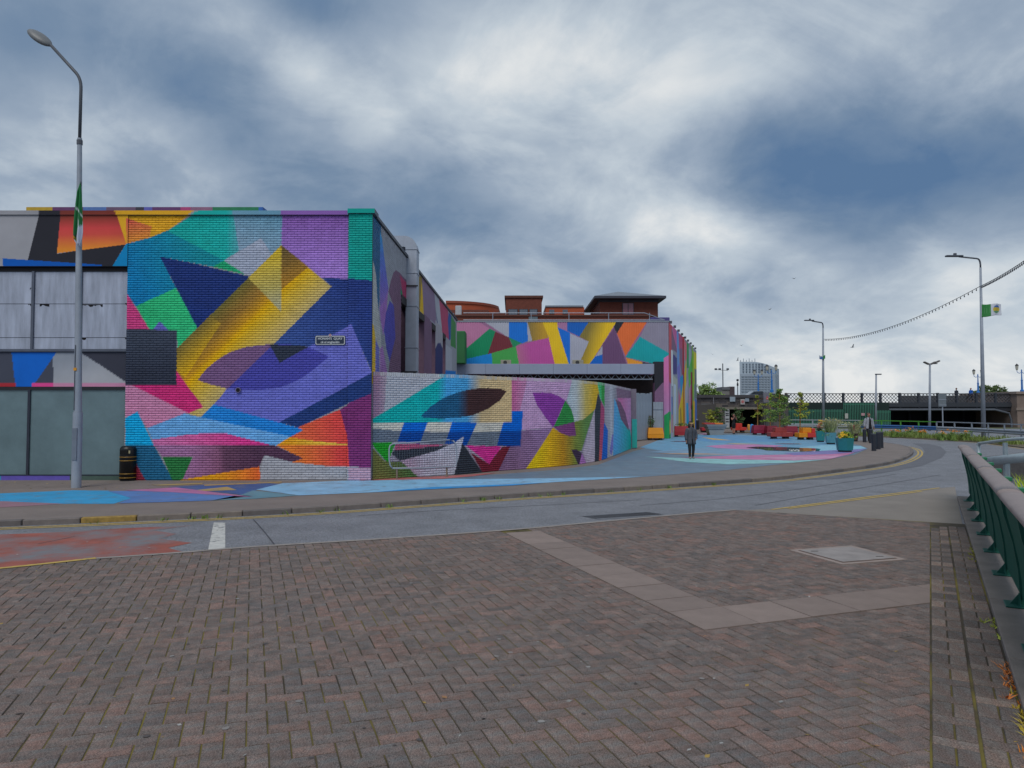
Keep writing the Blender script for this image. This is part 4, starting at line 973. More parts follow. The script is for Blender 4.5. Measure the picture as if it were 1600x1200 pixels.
WING = thing('mural_wing', 'rear wing of the mural building with a flat roof, ribbed painted cladding and canopy', 'building', (4, WY + 1, 0))
CLAD = mat('painted_cladding', (1, 1, 1), .5, var=.06, scale=1.2, attr=True)
def ribbed(w, s0, s1, z0, z1, name, pitch=.16, dz=.05, deep=.025):
    V, Q, C = w.grid(s0, s1, z0, z1, pitch / 4, dz, 0)
    ns = max(1, round((s1 - s0) / (pitch / 4))); k = np.tile(np.arange(ns + 1), len(V) // (ns + 1)); nrm = (w.pos(np.array([s0]), np.array([0.]), 1) - w.pos(np.array([s0]), np.array([0.]), 0))[0]
    V = V + nrm[None] * np.where((k % 4) < 2, deep, 0)[:, None]
    return link(name, np_mesh(name, V, Q, C, CLAD), WING, True)
ribbed(WF, 0, WF.L, 4.4, WTOP, 'painted_cladding')
m = MB(); m.box(-6, 10.83, WY + .01, WY + .4, 0, WTOP - .01); m.build('wall', pm('wing_wall', 52, 40, 38, .9, var=.3), WING, world=True)
m = MB(); m.box(-6, 10.8, WY + .4, WY + 18, 7.4, 7.6); m.build('roof', MATS['roof_felt'], WING, world=True)
m = MB(); m.box(-6, 10.9, WY - .04, WY + .42, WTOP + .002, WTOP + .1); m.build('parapet_cap', pm('wing_cap', 140, 146, 156, .5, metal=.3), WING, world=True)
V, Q, C = WF.grid(WF.L - .85, WF.L, 0, 4.398, .05, .06, .03); link('painted_wall', np_mesh('painted_wall', V, Q, C, PAINT), WING, True)
m = MB(); m.box(9.97, 10.83, WY - .027, WY + .01, 0, 4.39); m.build('wall', MORTAR, WING, world=True)
# side of the wing: tall stripes
WS = Wall([(10.87, WY + .02), (18.95, 74.2)])
def wing_side_paint():
    WS.base = lin(150, 150, 160, k=1.2); A = WS.add; r_ = random.Random(12)
    def strip(u0, u1, v0, v1, c, lean=0): A([(u0, v0), (u1, v0 + (u1 - u0)), (u1 + lean, v1), (u0 + lean, v1)], c)
    strip(1044, 1050, 495, 700, (196, 74, 82)); strip(1044, 1049.5, 595, 660, (186, 100, 150)); strip(1044, 1048, 640, 700, (50, 152, 86)); A([(1044, 665), (1047, 655), (1049, 675), (1045, 680)], (206, 180, 90))
    A([(1049.5, 505), (1058, 515), (1059, 542), (1057, 548), (1052, 530)], (194, 92, 142)); A([(1049, 512), (1056, 540), (1058, 552), (1049, 545)], (122, 86, 112)); strip(1051.2, 1057.5, 553, 585, (60, 54, 116)); strip(1051.2, 1058, 586, 690, (172, 170, 154))
    A([(1047.5, 600), (1050, 600), (1051.5, 690), (1048, 690)], (164, 162, 176)); A([(1049, 620), (1050.6, 620), (1050.6, 650), (1049.4, 650)], (56, 84, 156)); A([(1049, 648), (1050.5, 648), (1050.5, 676), (1049.4, 676)], (200, 84, 84)); A([(1052.5, 600), (1056, 602), (1056, 672), (1053, 675)], (186, 192, 200))
    A([(1057, 516), (1060, 519), (1061.5, 545), (1060, 600), (1058, 575)], (96, 140, 196)); A([(1057.5, 575), (1062, 566), (1064, 600), (1060, 610)], (112, 108, 182)); A([(1060, 519), (1066, 526), (1066, 545), (1061, 546)], (180, 70, 110)); A([(1061, 545), (1066.5, 545), (1067, 600), (1062, 566)], (128, 92, 118))
    strip(1066, 1068.5, 523, 600, (178, 48, 62)); A([(1062, 590), (1067, 585), (1069, 620), (1065, 632)], (20, 140, 190)); A([(1060, 610), (1064, 625), (1063, 650), (1060, 640)], (196, 92, 118)); A([(1060, 640), (1064, 622), (1072, 560), (1072.5, 575), (1070, 690), (1060, 690)], (222, 176, 24)); A([(1062, 640), (1064, 636), (1066, 680), (1063, 680)], (160, 124, 50))
    A([(1068.5, 530), (1072.5, 537), (1073, 560), (1070, 565)], (206, 96, 108)); A([(1070, 610), (1074, 590), (1075, 690), (1070.5, 690)], (166, 164, 176)); strip(1072.8, 1076, 534, 575, (16, 140, 72)); A([(1072, 630), (1075, 630), (1078, 690), (1073, 690)], (16, 156, 200))
    A([(1076, 542), (1080, 548), (1079, 570), (1076.5, 575)], (146, 166, 172)); A([(1075, 580), (1080, 560), (1082, 548), (1080, 600), (1077, 610)], (76, 176, 70)); A([(1076, 610), (1079, 600), (1079, 690), (1076.5, 690)], (180, 130, 160)); strip(1079, 1081.5, 580, 640, (140, 30, 60)); strip(1080, 1083, 632, 690, (20, 22, 34)); A([(1081, 545), (1084, 550), (1084.5, 640), (1082, 600)], (128, 180, 40)); strip(1083, 1085.5, 625, 690, (232, 170, 14)); strip(1084, 1090, 548, 600, (206, 190, 26)); strip(1085, 1090, 575, 622, (96, 112, 116)); strip(1085.5, 1090, 622, 690, (72, 104, 172))
wing_side_paint()
V, Q, C = WS.grid(0, WS.L, 0, WTOP, .06, .08, .012); link('painted_side_wall', np_mesh('painted_side_wall', V, Q, C, PAINT), WING, True)
def wing_side():
    a = WS.pos(np.array([0, WS.L]), np.array([0., 0.]), .009); b = WS.pos(np.array([0, WS.L]), np.array([0., 0.]), -.35); m = MB()
    m.prism([(a[0][0], a[0][1]), (a[1][0], a[1][1]), (b[1][0], b[1][1]), (b[0][0], b[0][1])], 0, WTOP - .005); m.build('side_wall_core', MORTAR, WING, world=True)
    def sx(u): return WS.st(u, 600)[0]
    # recessed door surround, downpipes and ribs that break up the side
    for u, c in ((1066.5, (168, 44, 60)), (1080.5, (126, 176, 44))):
        s = sx(u); p = WS.pos(np.array([s]), np.array([0.]), .10)[0]; m = MB(); m.tube([(p[0], p[1], 0), (p[0], p[1], WTOP - .05)], .04, 6); m.build('downpipe', pm('downpipe_%d' % u, *c, .5), WING, world=True)
    s0, s1 = sx(1048.2), sx(1051); zt = WS.st(1049, 547)[1]; zb = WS.st(1049, 603)[1]; p = WS.pos(np.array([s0, s1]), np.array([0., 0.]), .03); m = MB(); m.quad((*p[0][:2], zb), (*p[1][:2], zb), (*p[1][:2], zt), (*p[0][:2], zt)); m.build('white_panel', pm('white_panel', 210, 216, 222, .4), WING, world=True)
    for k in range(9):
        s = WS.L * (k + .3) / 9; p = WS.pos(np.array([s]), np.array([0.]), .05)[0]; m = MB(); m.box(p[0] - .08, p[0] + .08, p[1] - .1, p[1] + .1, WTOP, WTOP + .18); m.build('parapet_bracket', pm('parapet_bracket', 84, 84, 92, .6), WING, world=True)
wing_side()
# roof guard rail
def roof_rail():
    gal = pm('rail_galvanised', 150, 158, 170, .45, metal=.5); y = WY + .3; z1 = PY(800, 489, y).z; z0 = PY(800, 500, y).z; x1 = PY(1043, 500, y).x
    t = thing('roof_guard_rail', 'thin galvanised guard rail along the edge of the rear wing roof', 'railing', (2, y, WTOP + .1))
    for z in (z0, z1):
        m = MB(); m.tube([(-3.4, y, z), (x1 - (1.6 if z == z1 else .2), y, z)], .028, 6); m.build('rail', gal, t, world=True)
    for u in (709, 770, 830, 889, 951, 1015):
        p = PY(u, 500, y); m = MB(); m.tube([(p.x, y, WTOP + .1), (p.x, y, z1)], .028, 6); m.build('post', gal, t, world=True)
    m = MB(); m.tube([(x1 - 1.6, y, z1), (x1 - .2, y, z0)], .028, 6); m.build('end_brace', gal, t, world=True)
    m = MB(); p = PY(1016, 496, y + .6); q = PY(1046, 504, y + .6); m.bbox(p.x, q.x, y + .5, y + 2.2, WTOP - .05, p.z, .03); tag(m.build('roof_tank', pm('roof_tank', 78, 70, 130, .6)), 'small purple box standing on the rear wing roof behind the rail', 'roof box')
roof_rail()
# canopy with lattice girder
def canopy():
    Y = 48.2; x0 = PY(706, 576, Y).x; x1 = PY(1023, 576, Y).x; zt = PY(800, 568.5, Y).z; zb = PY(800, 584.5, Y).z; zc = PY(800, 592.3, Y).z
    fa = pm('canopy_fascia', 150, 160, 182, .45, var=.06, scale=.7); n = 6
    for i in range(n):
        a = x0 + (x1 - x0) * i / n; b = x0 + (x1 - x0) * (i + 1) / n; m = MB(); m.bbox(a + .004, b - .004, Y, Y + .12, zb, zt, .012); m.build('fascia_panel', fa, WING, world=True)
    m = MB(); m.box(x0, x1, Y + .122, WY + .0, zb + .25, zt - .05); m.build('canopy_roof', pm('canopy_roof', 60, 62, 68, .8), WING, world=True)
    st = pm('girder_steel', 132, 140, 154, .5, metal=.4); k = 26
    m = MB(); m.box(x0, x1 - .1, Y + .15, Y + .23, zc - .04, zc + .03); m.build('girder_chord', st, WING, world=True)
    for i in range(k):
        a = x0 + (x1 - x0) * i / k; b = x0 + (x1 - x0) * (i + .5) / k; c = x0 + (x1 - x0) * (i + 1) / k
        m = MB(); m.tube([(a, Y + .19, zb + .02), (b, Y + .19, zc)], .025, 5); m.build('girder_web', st, WING, world=True)
        m = MB(); m.tube([(b, Y + .19, zc), (c, Y + .19, zb + .02)], .025, 5); m.build('girder_web', st, WING, world=True)
    p0 = PY(1022.5, 565, Y - .1); p1 = PY(1037, 565, Y - .1); bl = pm('pillar_black', 32, 32, 42, .6); mv = pm('pillar_mauve', 126, 90, 122, .6)
    m = MB(); m.box(p0.x, p1.x, Y - .1, Y + .5, PY(1030, 598, Y).z, p0.z); m.build('canopy_pillar', bl, WING, world=True)
    m = MB(); m.box(p0.x + .003, p1.x - .003, Y - .097, Y + .497, 0, PY(1030, 598, Y).z - .003); m.build('canopy_pillar', mv, WING, world=True)
    m = MB(); zz = PY(1030, 598, Y).z; q = PY(1022.5, 612, Y - .1).z; m._add([(p0.x, Y - .105, zz + .1), (p0.x, Y - .105, q), (p1.x, Y - .105, zz + .1)], [(0, 1, 2)]); m.build('paint_edge', bl, WING, world=True)
    # green plant box and loose wall at the inner corner
    m = MB(); a = PY(706, 517, 47.4); b = PY(727, 568, 47.4); m.bbox(a.x, b.x, 47.4, 48.9, b.z, a.z, .05); m.build('vent_housing', pm('vent_housing', 40, 110, 60, .6, var=.15, scale=.6), WING, world=True)
    m = MB(); m.box(x0 - .2, x0 - .02, Y - .6, Y, 0, zt); m.build('corner_post', pm('corner_post', 20, 104, 178, .6), WING, world=True)
    for u in (790.5, 903): # condenser units
        p = PY(u, 568, Y + .8); t = thing('condenser_unit', 'small beige air conditioning unit on the canopy %s' % ('below the pink and green shapes' if u < 850 else 'below the yellow stripes'), 'air conditioner', (p.x, Y + .8, zt - .05), group='condenser units on the canopy')
        m = MB(); m.bbox(-.36, .36, -.15, .15, .03, .36, .015); m.build('casing', pm('condenser', 158, 154, 140, .5), t)
        m = MB(); m.tube([(.1 - .15, -.152, .19), (.1 - .15, -.165, .19)], .13, 14); m.build('fan_grille', pm('fan_grille', 62, 62, 62, .6), t)
        for sx in (-.25, .25):
            m = MB(); m.box(sx - .03, sx + .03, -.12, .12, 0, .03); m.build('foot', pm('fan_grille', 62, 62, 62), t)
canopy()
# corrugated steel yard gate and panel
def gate():
    t = thing('yard_gate', 'weathered grey corrugated steel yard gate at the end of the curved wall', 'gate', (8.6, 44.5, 0)); gm_ = mat('gate_steel', lin(150, 158, 168), .5, metal=.25, var=.2, scale=3, stretch=(3, 3, .3))
    P0 = Vector((PY(989, 650, 45.6).x, 45.6)); P1 = Vector((PY(1017.5, 650, 47.9).x, 47.9)); n = 12; H = 3.05
    d = (P1 - P0); L_ = d.length; ang = math.atan2(d.y, d.x)
    for i in range(n):
        c = P0 + d * ((i + .5) / n); m = MB(); w = L_ / n; m.prism([(-w / 2, 0), (-w / 4, -.05), (w / 4, -.05), (w / 2, 0), (w / 2, .03), (-w / 2, .03)], .06, H - .05 * (i % 4 == 0)); o = m.build('gate_plank', gm_, t, world=True); o.location = (c.x, c.y, 0); o.rotation_euler = (0, 0, ang)
    for c in (P0, P1):
        m = MB(); m.box(-.05, .05, -.05, .07, 0, H + .08); o = m.build('gate_post', gm_, t, world=True); o.location = (c.x, c.y, 0); o.rotation_euler = (0, 0, ang)
    a = PY(1021, 628, 47.9); b = PY(1036, 628, 48.0); m = MB(); m.box(a.x, b.x, 48.0, 48.05, .05, a.z); m.box(a.x, b.x, 47.96, 48.0, a.z - .5, a.z - .44); m.build('side_panel', gm_, t, world=True)
gate()

# ================================================================== rooftops behind
BRK = mat('red_brick', lin(122, 66, 52), .85, var=.14, scale=3)
def brick_lines(m):
    N = m.node_tree.nodes; L = m.node_tree.links; b = N['Principled BSDF']; old = b.inputs['Base Color'].links[0].from_socket
    tc = N.new('ShaderNodeTexCoord'); mp = N.new('ShaderNodeMapping'); mp.inputs['Rotation'].default_value = (math.pi / 2, 0, 0); L.new(tc.outputs['Object'], mp.inputs[0])
    br = N.new('ShaderNodeTexBrick'); L.new(mp.outputs[0], br.inputs['Vector']); br.inputs['Scale'].default_value = 4.4; br.inputs['Color1'].default_value = (1, 1, 1, 1); br.inputs['Color2'].default_value = (.8, .8, .8, 1); br.inputs['Mortar'].default_value = (.6, .55, .5, 1)
    mx = N.new('ShaderNodeMixRGB'); mx.blend_type = 'MULTIPLY'; mx.inputs[0].default_value = .8; L.new(old, mx.inputs[1]); L.new(br.outputs[0], mx.inputs[2]); L.new(mx.outputs[0], b.inputs['Base Color'])
brick_lines(BRK)
ORG = pm('orange_render', 178, 84, 52, .8, var=.1, scale=.6); ZINC = pm('zinc_roof', 126, 134, 144, .5, metal=.3); DARK = pm('dark_trim', 52, 54, 64, .6); WINB = pm('office_glass', 104, 112, 124, .1)
def rooftops():
    # brick block with attic
    Y = 64; t = thing('brick_office', 'plain brown brick office block rising behind the rear wing, windows along its foot', 'building', (PY(818, 470, Y).x, Y + 4, 0))
    a, b = PY(790.5, 465.5, Y), PY(846.5, 465.5, Y); m = MB(); m.box(a.x, b.x, Y, Y + 8, 0, a.z); m.build('wall', BRK, t, world=True)
    m = MB(); m.box(a.x - .12, b.x + .12, Y - .12, Y + 8.1, a.z + .002, a.z + .2); m.build('cornice', pm('brick_cornice', 96, 58, 48, .8), t, world=True)
    for u0, u1 in ((794, 809), (811, 825), (827, 840)):
        p, q = PY(u0, 483, Y), PY(u1, 494, Y); m = MB(); m.box(p.x, q.x, Y - .06, Y - .005, q.z, p.z); w = m.build('window', DARK, t, world=True)
        m = MB(); m.box(p.x + .06, q.x - .06, Y - .075, Y - .062, q.z + .05, p.z - .05); m.build('pane', WINB, w, world=False)
    # long low brick parapet range
    Y = 58; t = thing('brick_range', 'low brown brick range running along behind the rear wing railing', 'building', (3, Y + 2, 0))
    a, b = PY(690, 494.5, Y), PY(1027, 494.5, Y); m = MB(); m.box(a.x, b.x, Y, Y + 4, 0, a.z); m.build('wall', BRK, t, world=True); m = MB(); m.box(a.x, b.x, Y - .1, Y + 4.1, a.z + .002, a.z + .14); m.build('coping', pm('brick_cornice', 96, 58, 48), t, world=True)
    p, q = PY(826, 493, Y), PY(840, 502, Y); m = MB(); m.box(p.x, q.x, Y - .05, Y - .004, q.z, p.z); m.build('door', pm('roof_door', 104, 120, 128, .5), t, world=True)
    for u0, u1, v in ((704, 763, 484), (764, 790, 489)):
        p, q = PY(u0, v, Y + 2), PY(u1, v, Y + 2); m = MB(); m.box(p.x, q.x, Y + 2, Y + 3.9, a.z + .1, p.z); m.build('upstand', pm('brick_upstand', 112, 62, 50, .85, var=.2), t, world=True)
    # orange drum
    Y = 72; t = thing('orange_drum', 'curved orange rendered rooftop drum beside the painted arcade wall', 'building', (PY(735, 480, Y).x, Y + 3, 0))
    a, b = PY(697, 470, Y), PY(778, 475, Y); n = 20; P = []
    for i in range(n + 1):
        x = i / n; P.append((a.x + (b.x - a.x) * x, Y + 5 * (1 - math.sqrt(max(0, 1 - (x * .98) ** 2)))))
    z0 = 0; m = MB(); m.prism(P + [(b.x, Y + 9), (a.x, Y + 9)], 0, a.z - .25); m.build('wall', ORG, t, world=True); m = MB(); m.prism([(p[0] * 1.003, p[1] - .12) for p in P] + [(b.x + .1, Y + 9), (a.x, Y + 9)], a.z - .248, a.z); m.build('roof_edge', pm('orange_edge', 150, 74, 52, .7), t, world=True)
    for u in (713, 717):
        p = PY(u, 481, 57.5); m = MB(); m.bbox(p.x - .15, p.x + .15, 58.3, 58.6, 9.6, p.z + .3, .05); tag(m.build('roof_vent', pm('roof_vent', 180, 182, 186, .4)), 'small white roof vent cowl %s in front of the orange drum' % ('at left' if u == 713 else 'nearest the brick upstand'), 'vent')
    # orange penthouse
    Y = 70; t = thing('orange_penthouse', 'small orange flat-topped rooftop room with a grey roof edge', 'building', (PY(882, 480, Y).x, Y + 2, 0))
    a, b = PY(852.5, 480, Y), PY(913, 480, Y); m = MB(); m.box(a.x, b.x, Y, Y + 5, 0, a.z); m.build('wall', ORG, t, world=True); m = MB(); m.box(a.x - .02, b.x - .1, Y - .1, Y + 5, a.z + .002, a.z + .16); m.build('roof', ZINC, t, world=True)
    for u in (862, 883):
        p = PY(u, 484, Y); m = MB(); m.box(p.x - .25, p.x + .25, Y - .05, Y - .004, p.z - .4, p.z); m.build('window', WINB, t, world=True)
    # pavilion with wide hipped eaves
    Y = 62; t = thing('roof_pavilion', 'square brick rooftop pavilion under a wide grey hipped roof', 'building', (PY(982, 480, Y).x, Y + 4, 0))
    a, b = PY(937, 472, Y), PY(1028, 472, Y); D = 7.2; ze = PY(980, 461.5, Y - 1.2).z
    m = MB(); m.box(a.x, b.x, Y, Y + D, 0, a.z); m.build('wall', BRK, t, world=True); m = MB(); m.box(a.x - .05, b.x + .05, Y - .05, Y + D + .05, a.z + .002, ze - .2); m.build('frieze', DARK, t, world=True)
    ex0, ex1, ey0, ey1 = PY(929, 461, Y - 1).x, PY(1041, 461, Y - 1).x, Y - 1.0, Y + D + 1.0; cx, cy = (a.x + b.x) / 2 - .4, Y + D / 2; zr = PY(977, 455, cy).z - .05
    m = MB(); m.box(ex0, ex1, ey0, ey1, ze - .2, ze); m.build('eaves', pm('eaves_soffit', 58, 60, 72, .6), t, world=True)
    m = MB(); m._add([(ex0, ey0, ze + .002), (ex1, ey0, ze + .002), (ex1, ey1, ze + .002), (ex0, ey1, ze + .002), (cx, cy, zr)], [(0, 1, 4), (1, 2, 4), (2, 3, 4), (3, 0, 4)]); m.build('roof', ZINC, t, world=True)
    p, q = PY(972, 473, Y), PY(990.5, 497, Y); m = MB(); m.box(p.x, q.x, Y - .06, Y - .003, q.z, p.z); w = m.build('window', DARK, t, world=True)
    xm = (p.x + q.x) / 2
    for x0, x1 in ((p.x + .06, xm - .03), (xm + .03, q.x - .06)):
        m = MB(); m.box(x0, x1, Y - .08, Y - .062, q.z + .35, p.z - .06); m.build('pane', pm('pink_pane', 150, 98, 112, .15), w)
        m = MB(); m.box(x0, x1, Y - .08, Y - .062, q.z + .04, q.z + .32); m.build('pane', WINB, w)
    m = MB(); m.box(p.x - .12, q.x + .12, Y - .15, Y - .003, q.z - .12, q.z - .003); m.build('window_sill', pm('sill', 150, 146, 142, .7), t, world=True)
rooftops()

# ================================================================== bridge, far bank
BY = 92.0
IRON = pm('bridge_iron', 62, 66, 76, .6, metal=.2); STONE = mat('dark_stone', lin(92, 88, 90), .9, var=.3, scale=.9, bump=.5, bscale=4)
def lattice_unit(w, h, n):
    m = MB(); k = n
    for i in range(-k, k):
        for s in (1, -1):
            x0 = w * i / k; x1 = x0 + h
            a, b = max(x0, 0), min(x1, w)
            if b - a < .02: continue
            z0 = (a - x0); z1 = (b - x0)
            if s < 0: z0, z1 = h - z0, h - z1
            m.tube([(a, -.012 * s, z0), (b, -.012 * s, z1)], .034, 4)
    return m.mesh('lattice', IRON)
def bridge():
    x0, x1 = PY(1228, 615, BY).x, PY(1588, 615, BY).x; zt = PY(1400, 614.6, BY).z; zb = PY(1400, 629.5, BY).z; zg = PY(1400, 634.5, BY).z
    t = thing('iron_bridge', 'long dark iron bridge with a lattice parapet spanning behind the plaza', 'bridge', ((x0 + x1) / 2, BY, 0))
    posts = [1228, 1252.5, 1288, 1317.5, 1346.5, 1375.5, 1405.5, 1435, 1465, 1494.5, 1525, 1555, 1588]
    X = [PY(u, 620, BY).x for u in posts]
    m = MB(); m.box(X[0], X[-1], BY - .12, BY + .12, zt - .1, zt); m.build('top_rail', IRON, t, world=True)
    m = MB(); m.box(X[0], X[-1], BY - .1, BY + .1, zb - .02, zb + .06); m.build('bottom_rail', IRON, t, world=True)
    m = MB(); m.box(X[0], X[-1], BY - .25, BY + 9, zg - .1, zb - .03); m.build('deck', pm('bridge_deck', 54, 58, 66, .7), t, world=True)
    m = MB(); m.box(X[0], X[-1], BY - .1, BY + .1, zg - .62, zg - .12); m.build('girder', pm('bridge_girder', 40, 42, 50, .7), t, world=True)
    m = MB(); m.tube([(X[5], BY - .3, zg - .45), (X[-1] - 3, BY - .3, zg - .45), (X[-1] - 1.2, BY - .3, zg - .9), (X[-1] - .9, BY - .3, zg - 1.8), (X[-1] - .9, BY - .3, -1)], .13, 8); m.build('pipe', pm('pipe_grey', 92, 98, 108, .5), t, world=True)
    for x in X:
        m = MB(); m.box(x - .1, x + .1, BY - .18, BY + .18, zg - .25, zt + .06); m.build('parapet_post', IRON, t, world=True)
    for a, b in zip(X[:-1], X[1:]):
        w = b - a - .2; h = zt - .1 - zb - .06; me = lattice_unit(w, h, max(4, int(w / .40))); o = link('lattice', me, t, True); o.location = (a + .1, BY, zb + .06)
    # far parapet
    m = MB(); m.box(X[8], X[-1], BY + 8.7, BY + 8.9, zb, zt - .12); m.build('far_parapet', pm('far_parapet', 78, 80, 84, .8), t, world=True)
    # dark span below and its far abutment
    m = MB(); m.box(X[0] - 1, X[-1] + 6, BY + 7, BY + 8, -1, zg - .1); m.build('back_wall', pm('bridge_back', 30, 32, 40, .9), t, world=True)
    for x in X[5:-1]:
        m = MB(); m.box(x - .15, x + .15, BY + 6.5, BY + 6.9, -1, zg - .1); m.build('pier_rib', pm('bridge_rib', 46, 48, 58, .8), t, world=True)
    # stone end pier
    a = PY(1587, 613, BY - 1).x; m = MB(); m.box(a, a + 4.5, BY - 1.2, BY + 10, -1, PY(1595, 616, BY).z); m.build('stone_pier', pm('pier_stone', 132, 116, 108, .9, var=.2, scale=.8), t, world=True)
    m = MB(); m.box(a - .2, a + 4.7, BY - 1.4, BY + 10.2, PY(1595, 616, BY).z + .002, PY(1595, 612, BY).z); m.build('pier_cap', pm('pier_cap', 140, 126, 118, .9), t, world=True)
    m = MB(); m.box(a - .15, a + 4.6, BY - 1.3, BY - 1.202, PY(1595, 641, BY).z, PY(1595, 637, BY).z); m.build('pier_string_course', pm('pier_cap', 140, 126, 118), t, world=True)
    return t
bridge()
def abutment():
    Y = 86.0; XA, XB = PY(1086, 620, Y).x, PY(1232, 620, Y).x; zt = PY(1150, 617, Y).z; zl = PY(1150, 639.5, Y).z; zl2 = PY(1150, 636, Y).z
    t = thing('stone_abutment', 'dark stone bridge abutment pierced by a low pedestrian underpass', 'abutment', ((XA + XB) / 2, Y, 0)); X = lambda u: PY(u, 640, Y).x
    rows = 5; r_ = random.Random(6); pal = [pm('abut_stone_%d' % i, *c, .9, var=.25, scale=1.2, bump=.4, bscale=6) for i, c in enumerate([(86, 82, 84), (74, 72, 76), (98, 92, 90), (66, 64, 68)])]
    m = MB(); m.box(XA, X(1133), Y + .1, Y + 4, -.2, zt - .3); m.box(X(1133), X(1192), Y + .1, Y + 4, zl, zt - .3); m.box(X(1192), XB, Y + .1, Y + 4, -.2, zt - .3); m.build('wall', STONE, t, world=True)
    for r in range(rows):         # squared stone courses of the spandrel
        z0 = zl2 + (zt - .35 - zl2) * r / rows; z1 = zl2 + (zt - .35 - zl2) * (r + 1) / rows; x = XA + (0 if r % 2 else -.5)
        while x < XB:
            w = r_.uniform(.8, 1.4); a, b = max(x, XA), min(x + w, XB); x += w
            if b - a < .15: continue
            m = MB(); m.bbox(a + .01, b - .01, Y, Y + .12, z0 + .01, z1 - .01, .015); m.build('stone', r_.choice(pal), t, world=True)
    m = MB(); m.box(XA - .1, XB + .1, Y - .15, Y + 4, zt - .345, zt); m.build('parapet', pal[1], t, world=True)
    m = MB(); m.box(X(1128), X(1192), Y - .05, Y + .6, zl, zl2 - .005); m.build('lintel', pm('lintel', 128, 122, 112, .9, var=.2), t, world=True)
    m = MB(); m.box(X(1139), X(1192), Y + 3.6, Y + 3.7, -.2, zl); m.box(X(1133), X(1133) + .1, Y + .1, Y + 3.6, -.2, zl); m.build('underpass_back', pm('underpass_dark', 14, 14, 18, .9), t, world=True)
    p = pm('poster_grey', 176, 178, 182, .6); m = MB(); m.box(X(1132), X(1138.5), Y - .25, Y + .08, -.1, zl - .02); m.build('poster_column', p, t, world=True)
    r2 = random.Random(3)
    for v in (641, 645, 648, 654, 658):
        m = MB(); z = PY(1135, v, Y).z; m.box(X(1132.6), X(1137.6), Y - .262, Y - .252, z - .14, z); m.build('poster', pm('poster_dark', 52, 54, 62, .6), t, world=True)
    # sloping wing wall and steps at the left
    m = MB(); m.box(X(1086), X(1094), Y - 9, Y - .02, -.1, PY(1090, 632, Y).z); m.build('wing_wall', pm('wing_wall_stone', 104, 96, 90, .9, var=.25), t, world=True)
    for i in range(12):
        z = .18 * i; y = Y - 6 + .42 * i; m = MB(); m.box(X(1095), X(1111), y, y + .44, z - .1, z + .1); m.build('step', pm('step_stone', 84, 84, 90, .9, var=.15), t, world=True)
        m = MB(); m.box(X(1095), X(1111), y - .01, y + .06, z + .102, z + .112); m.build('step_nosing', pm('step_nosing', 120, 122, 128, .8), t, world=True)
    for u0, u1, v0, v1, c in ((1140, 1148.5, 620, 627.5, (150, 164, 176)), (1156.5, 1163.5, 623.5, 632, (172, 166, 166)), (1163.8, 1170, 622.5, 627.5, (140, 152, 166)), (1095.5, 1111, 631, 632.4, (140, 146, 154))):
        a, b = PY(u0, v0, Y - .1), PY(u1, v1, Y - .1); m = MB(); m.box(a.x, b.x, Y - .2, Y - .16, b.z, a.z); m.build('notice_board', pm('notice_%d' % int(u0), *c, .5), t, world=True)
    a, b = PY(1158.5, 625, Y - .1), PY(1161.5, 630.5, Y - .1); m = MB(); m.tube([((a.x + b.x) / 2, Y - .203, (a.z + b.z) / 2), ((a.x + b.x) / 2, Y - .215, (a.z + b.z) / 2)], .17, 14); m.build('notice_disc', pm('notice_red', 180, 104, 104, .5), t, world=True)
    # drain pipe and round pier
    m = MB(); m.tube([(X(1114.5), Y - .12, zl2), (X(1114.5), Y - .12, zt - .3)], .05, 6); m.build('downpipe', pm('pipe_pale', 128, 128, 134, .6), t, world=True)
    m = MB(); m.box(X(1192), X(1205), Y - .4, Y + .08, -.2, zl2); m.build('pier', pal[0], t, world=True); m = MB(); m.box(X(1203), X(1216), Y - .2, Y + 4, zl2 - 1, zt + .15); m.build('pier', pal[3], t, world=True)
abutment()
def stone_pedestal_sign():
    Y = 80.0; a, b = PY(1192.5, 613.5, Y), PY(1202, 629.5, Y); t = thing('emblem_box_sign', 'grey box sign with a red emblem mounted on a dark column before the bridge', 'sign', ((a.x + b.x) / 2, Y, RZ))
    m = MB(); m.bbox(a.x, b.x, Y - .15, Y + .15, b.z, a.z, .03); m.build('box', pm('box_sign', 112, 112, 122, .5), t, world=True)
    m = MB(); m.bbox(a.x + .05, b.x - .05, Y - .2, Y + .2, b.z - .1, b.z - .004, .02); m.build('collar', pm('box_collar', 60, 60, 66, .6), t, world=True)
    m = MB(); m.box(a.x + .2, b.x - .2, Y - .12, Y + .12, RZ, b.z - .1); m.build('column', pm('box_column', 70, 68, 70, .8), t, world=True)
    cx = PY(1198, 622, Y); m = MB(); m.ball((cx.x, Y - .155, cx.z - .05), .13, .012, .15); m.ball((cx.x, Y - .155, cx.z + .12), .06, .012, .09); m.build('emblem', pm('emblem_red', 186, 52, 62, .5), t, world=True)
    m = MB(); m.ball((cx.x, Y - .168, cx.z - .05), .06, .006, .07); m.build('emblem_centre', pm('emblem_pale', 206, 160, 164, .5), t, world=True)
stone_pedestal_sign()
